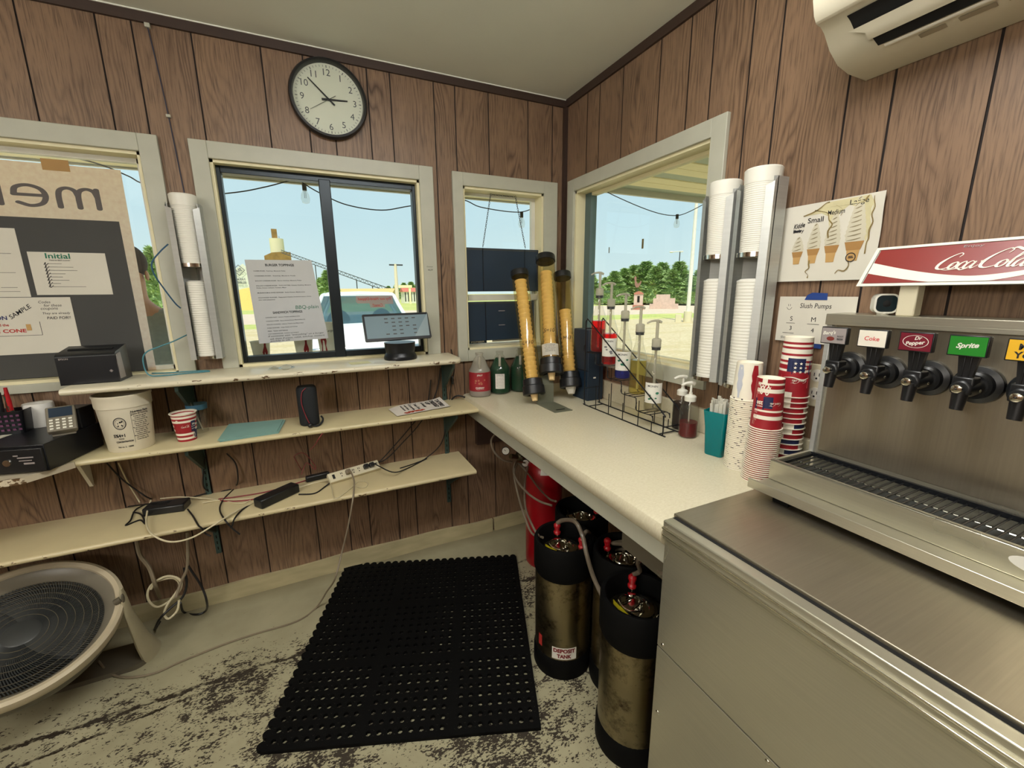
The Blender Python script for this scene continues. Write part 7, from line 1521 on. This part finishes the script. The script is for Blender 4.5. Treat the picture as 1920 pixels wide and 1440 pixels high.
for i, (x, y, d, wd_, lab) in enumerate(((1108, 512, 60, 1.5, 'evergreen behind the teal sash of the corner window'), (1136, 520, 58, 1.5, 'low evergreen at the far left of the corner window row'), (1153, 508, 55, 1.5, 'evergreen behind the two tallest pumps'), (1172, 503, 57, 1.5, 'evergreen just left of the rooster figure'),
    (1190, 497, 59, 1.5, 'evergreen directly behind the rooster figure'), (1212, 490, 57, 1.6, 'tall evergreen right of the rooster figure'), (1232, 499, 55, 1.5, 'evergreen left of the stone sign top'), (1243, 492, 60, 1.5, 'tall evergreen behind the stone sign'), (1262, 506, 54, 1.5, 'shorter evergreen between stone sign and street lamp'),
    (1275, 490, 56, 1.5, 'broad evergreen directly under the street lamp'), (1296, 518, 53, 1.6, 'low evergreen just left of the flagpole'), (1313, 505, 56, 1.4, 'evergreen right of the flagpole'), (1334, 512, 56, 1.5, 'evergreen at the right edge of the corner window'))):
    tree(x, y, 0, d, lab, TG, i % 2, wd_)
tree(283, 462, 0, 30, 'small evergreen seen between menu board and window trim', 'trees beyond the lot', 1, .9)
tree(612, 506, 0, 80, 'evergreen left of the sliding window stile', 'trees beyond the lot', 0, 1.2)
tree(600, 520, 0, 84, 'lower evergreen beside the toppings sheet', 'trees beyond the lot', 1, 1.2)
for i, (x, y, d) in enumerate(((728, 536, 130), (742, 534, 132), (757, 530, 128), (770, 528, 126), (783, 530, 130), (797, 532, 128))):
    tree(x, y, 0, d, ('leftmost', 'second from left', 'third from left', 'third from right', 'second from right', 'rightmost')[i]+' of the distant trees behind the red roofed shed', 'distant tree line', i % 2, 1.5)
# monument with rooster, stone sign, flagpole, street lamp
def col3(px, py, dist): p = bear(px, py, dist); return p
p = bear(1197, 562, 40); b = V(p.x, p.y, GZ); t = thing('brick_monument', 'small pinkish brick monument with a peaked cap across the road', 'monument', b)
e_ = (V(CAM.x, CAM.y, 0)-V(b.x, b.y, 0)).normalized(); s_ = V(-e_.y, e_.x, 0)
def ob(c, w, d, z0, z1): 
    g = G(); h = [c+s_*a*w/2+e_*q*d/2 for a, q in ((-1, -1), (1, -1), (1, 1), (-1, 1))]; g.add([V(q.x, q.y, z0) for q in h]+[V(q.x, q.y, z1) for q in h], [(3, 2, 1, 0), (4, 5, 6, 7), (0, 1, 5, 4), (1, 2, 6, 5), (2, 3, 7, 6), (3, 0, 4, 7)]); return g
ob(b, .95, .8, GZ, .30).obj('base', 'brickred', t); ob(b, .78, .6, .30, 1.35).obj('pier', 'stone', t)
g = G(); g.prism([(-.45, 1.35), (.45, 1.35), (.30, 1.52), (0, 1.62), (-.30, 1.52)], b-e_*.35, s_, (0, 0, 1), e_*.7); g.obj('cap', 'brickred', t)
G().box((b.x-.02, b.y-.02, .5), (b.x+.02, b.y+.02, .6)).obj('stub', 'stone', t); ob(b+e_*.31, .2, .04, .55, 1.1).obj('niche', 'dk', t)
p = bear(1196, 533, 42); rb_ = V(p.x, p.y, 0); t = thing('rooster_statue', 'rusty rooster figure standing above the brick monument', 'statue', V(rb_.x, rb_.y, GZ))
g = G(); g.tube([V(rb_.x, rb_.y, GZ), V(rb_.x, rb_.y, 1.7)], .04, 8, sm=False); g.obj('pole', 'darkg', t)
rp_ = [(-.32, 2.35), (-.22, 2.10), (-.05, 1.85), (.15, 1.85), (.28, 2.10), (.30, 2.45), (.36, 2.75), (.28, 2.92), (.16, 2.80), (.14, 2.40), (.0, 2.20), (-.15, 2.30), (-.26, 2.50)]
g = G(); g.prism(rp_, rb_-e_*.08, -s_, (0, 0, 1), e_*.16); g.obj('body', 'rustfig', t, .03)
p = bear(1245, 563, 42); b = V(p.x, p.y, GZ); t = thing('stone_sign', 'low stepped pink stone sign across the road', 'sign', b)
ob(b, 2.5, .6, GZ, .35).obj('base', 'stone', t); ob(b, 1.9, .5, .35, .85).obj('block', 'stone', t); ob(b-s_*.1, 1.2, .45, .85, 1.2).obj('top_block', 'stone', t)
p = bear(1290, 585, 24); b = V(p.x, p.y, GZ); t = thing('flagpole', 'tall white flagpole with concrete foot beyond the gravel', 'flagpole', b)
g = G(); g.cyl(b, b+V(0, 0, 9), .105, .06, n=16); g.obj('pole', 'siding', t); g = G().cyl(b, b+V(0, 0, .55), .20, n=16); g.obj('foot', 'concrete', t)
for q in (-.5, .5): ob(b+s_*q*.9, .28, .28, GZ, .28).obj('bollard', 'concrete', t)
p = bear(1275, 472, 70); b = V(p.x, p.y, GZ); t = thing('street_lamp', 'street lamp rising behind the evergreens', 'street lamp', b)
g = G(); g.cyl(b, V(b.x, b.y, p.z), .10, .07, n=10); g.obj('pole', 'darkg', t); g = G(); g.tube([V(b.x, b.y, p.z-.1), V(b.x, b.y, p.z)-s_*-.4+V(0, 0, .05), V(b.x, b.y, p.z)+s_*-1.2], .06, 8); g.sph(V(b.x, b.y, p.z)+s_*-1.2, .35, (1, .6, .35), 12, 8); g.obj('lamp_head', 'siding', t)
# grain elevator, conveyor, shed building with emblem, roofs, utility pole, small shed
D_ = 170; p = bear(523, 490, D_); b = V(p.x, p.y, GZ); t = thing('grain_silo', 'pale concrete grain silo tower with headhouse beyond the lot', 'silo', b)
zt = bear(523, 448, D_).z; zt2 = bear(518, 430, D_).z
G().cyl(b, V(b.x, b.y, zt), 2.15*D_/170, n=32).obj('silo', 'concrete', t)
e_ = (V(CAM.x, CAM.y, 0)-V(b.x, b.y, 0)).normalized(); s_ = V(-e_.y, e_.x, 0)
ob(b-s_*.4, 1.7, 1.7, zt, zt2).obj('headhouse', 'rust', t); g = G(); g.cyl(V(b.x, b.y, zt)-s_*-.9, V(b.x, b.y, zt+.9)-s_*-.9, .06, n=6); g.obj('rail', 'darkg', t)
zr = bear(520, 474, D_-8).z; b2 = bear(522, 490, D_-8); b2 = V(b2.x, b2.y, GZ); t = thing('elevator_building', 'rusty brown topped elevator building in front of the silo', 'building', b2)
g = G(); g.prism([(-3.8, 0), (3.8, 0), (3.8, zr-1.2), (1.6, zr-.1), (-1.2, zr+.2), (-3.8, zr+.2)], b2-e_*3, s_*-1, (0, 0, 1), e_*6); g.obj('walls', 'rust', t)
b = bear(452, 520, 95); b = V(b.x, b.y, GZ); e2 = (V(CAM.x, CAM.y, 0)-V(b.x, b.y, 0)).normalized(); s2 = V(-e2.y, e2.x, 0)*-1
zt = bear(449, 493, 95).z; zb = bear(449, 512, 95).z; t = thing('gabled_building', 'white gabled building with a diamond emblem left of the toppings sheet', 'building', b)
wid = 3.4; g = G(); g.prism([(-wid, 0), (wid, 0), (wid, zb-1.2), (-.55, zt), (-wid, zb-1.6)], b-e2*.2, s2, (0, 0, 1), -e2*14); g.obj('walls', 'siding', t)
zc = bear(452, 516, 95).z; f = plane(b+e2*.05+V(0, 0, zc-GZ), s2, (0, 0, 1))
G().decal(join2d(ring(0.2, .9, 1.0, .16, 4), fit(text2d('SU', .03), w=.9, x=.2, y=.9, rot=-.4), fit(text2d('FARMER', .02), w=2.0, x=.4, y=-.75), fit(text2d('SUPPLY', .02), w=2.2, x=.4, y=-1.35)), f).obj('emblem_lettering', 'inkgr', t, angle=0)
b = bear(470, 560, 60); b = V(b.x, b.y, GZ); t = thing('grain_pile', 'golden heap of grain at the foot of the white building', 'grain pile', b); t['kind'] = 'stuff'
zp = bear(470, 541, 60).z-GZ; g = G(); g.lathe(b, [(5.2, 0), (4.2, zp*.22), (2.2, zp*.70), (.8, zp*.98), (.0001, zp*1.05)], n=24); g.obj('heap', P('golden_grain', (226, 180, 96), .9, var=.1), t)
b = bear(640, 546, 110); t = thing('tan_shed', 'long low tan roofed shed behind the parked vehicle', 'building', (b.x, b.y, GZ)); z0 = bear(640, 541, 84).z
q0, q1 = bear(590, 546, 86), bear(735, 546, 82); d_ = (q1-q0); d_.z = 0; L_ = d_.length; d_.normalize(); n2 = V(-d_.y, d_.x, 0)
g = G(); g.prism([(0, 0), (6, 0), (6, z0-GZ-.9), (3, z0-GZ), (0, z0-GZ-.9)], V(q0.x, q0.y, GZ), n2, (0, 0, 1), d_*L_); g.obj('building', P('tan_roofing', (216, 184, 120), .8), t)
t = thing('conveyor', 'long dark lattice conveyor sloping down from the grain elevator', 'conveyor', bear(600, 505, 120)); a_, b_ = bear(528, 474, 150), bear(742, 552, 100)
g = G(); up2 = V(0, 0, .8); g.tube([a_, b_], .10, 6, sm=False); g.tube([a_+up2, b_+up2], .10, 6, sm=False); n = 60
for i in range(n): p0, p1 = a_.lerp(b_, i/n), a_.lerp(b_, (i+1)/n); g.tube([p0, p1+up2] if i % 2 else [p0+up2, p1], .05, 4, sm=False)
g.obj('truss', 'darkg', t)
for k in (.36, .55, .72, .84): q = a_.lerp(b_, k); G().cyl(V(q.x, q.y, GZ), q, .12, n=6).obj('leg', 'darkg', t)
b = bear(746, 572, 34); b = V(b.x, b.y, GZ); t = thing('utility_pole', 'pale wooden utility pole with a short cross arm beyond the vehicle', 'utility pole', b); zt = bear(743, 495, 34).z
g = G(); g.cyl(b, V(b.x, b.y, zt), .17, .10, n=12); g.obj('pole', 'concrete', t); g = G(); g.box((b.x-.45, b.y-.05, zt-.12), (b.x+.55, b.y+.05, zt-.02)); g.obj('cross_arm', 'darkg', t)
G().cyl(V(b.x+.05, b.y, zt-.5), V(b.x+.05, b.y, zt-.15), .06, n=8).obj('transformer', 'darkg', t)
b = bear(776, 557, 75); b = V(b.x, b.y, GZ); t = thing('red_roofed_shed', 'small white shed with a red roof right of the utility pole', 'building', b)
zr, ze = bear(776, 541, 75).z, bear(776, 547, 75).z; g = G(); g.box((b.x-1.6, b.y, GZ), (b.x+2.4, b.y+3, ze)); 
for k in range(8): g.box((b.x-1.5+k*.5, b.y-.03, GZ+.3), (b.x-1.32+k*.5, b.y, ze-.1), 1)
g.obj('walls', ['siding', 'darkg'], t, angle=0); g = G(); g.prism([(-.2, ze), (3.2, ze), (1.5, zr+.15)], (b.x-1.8, b.y, 0), (0, 1, 0), (0, 0, 1), (4.4, 0, 0)); g.obj('roof', 'metalroof', t)
b = bear(757, 556, 70); b = V(b.x, b.y, GZ); t = thing('wooden_arch', 'tan wooden gateway frame beside the utility pole', 'gateway', b); zt = bear(757, 534, 70).z
for dx in (-1.0, 1.0): G().box((b.x+dx-.15, b.y-.15, GZ), (b.x+dx+.15, b.y+.15, zt-.4)).obj('post', 'soffit', t)
G().box((b.x-1.35, b.y-.2, zt-.45), (b.x+1.35, b.y+.2, zt-.05)).obj('beam', 'soffit', t)
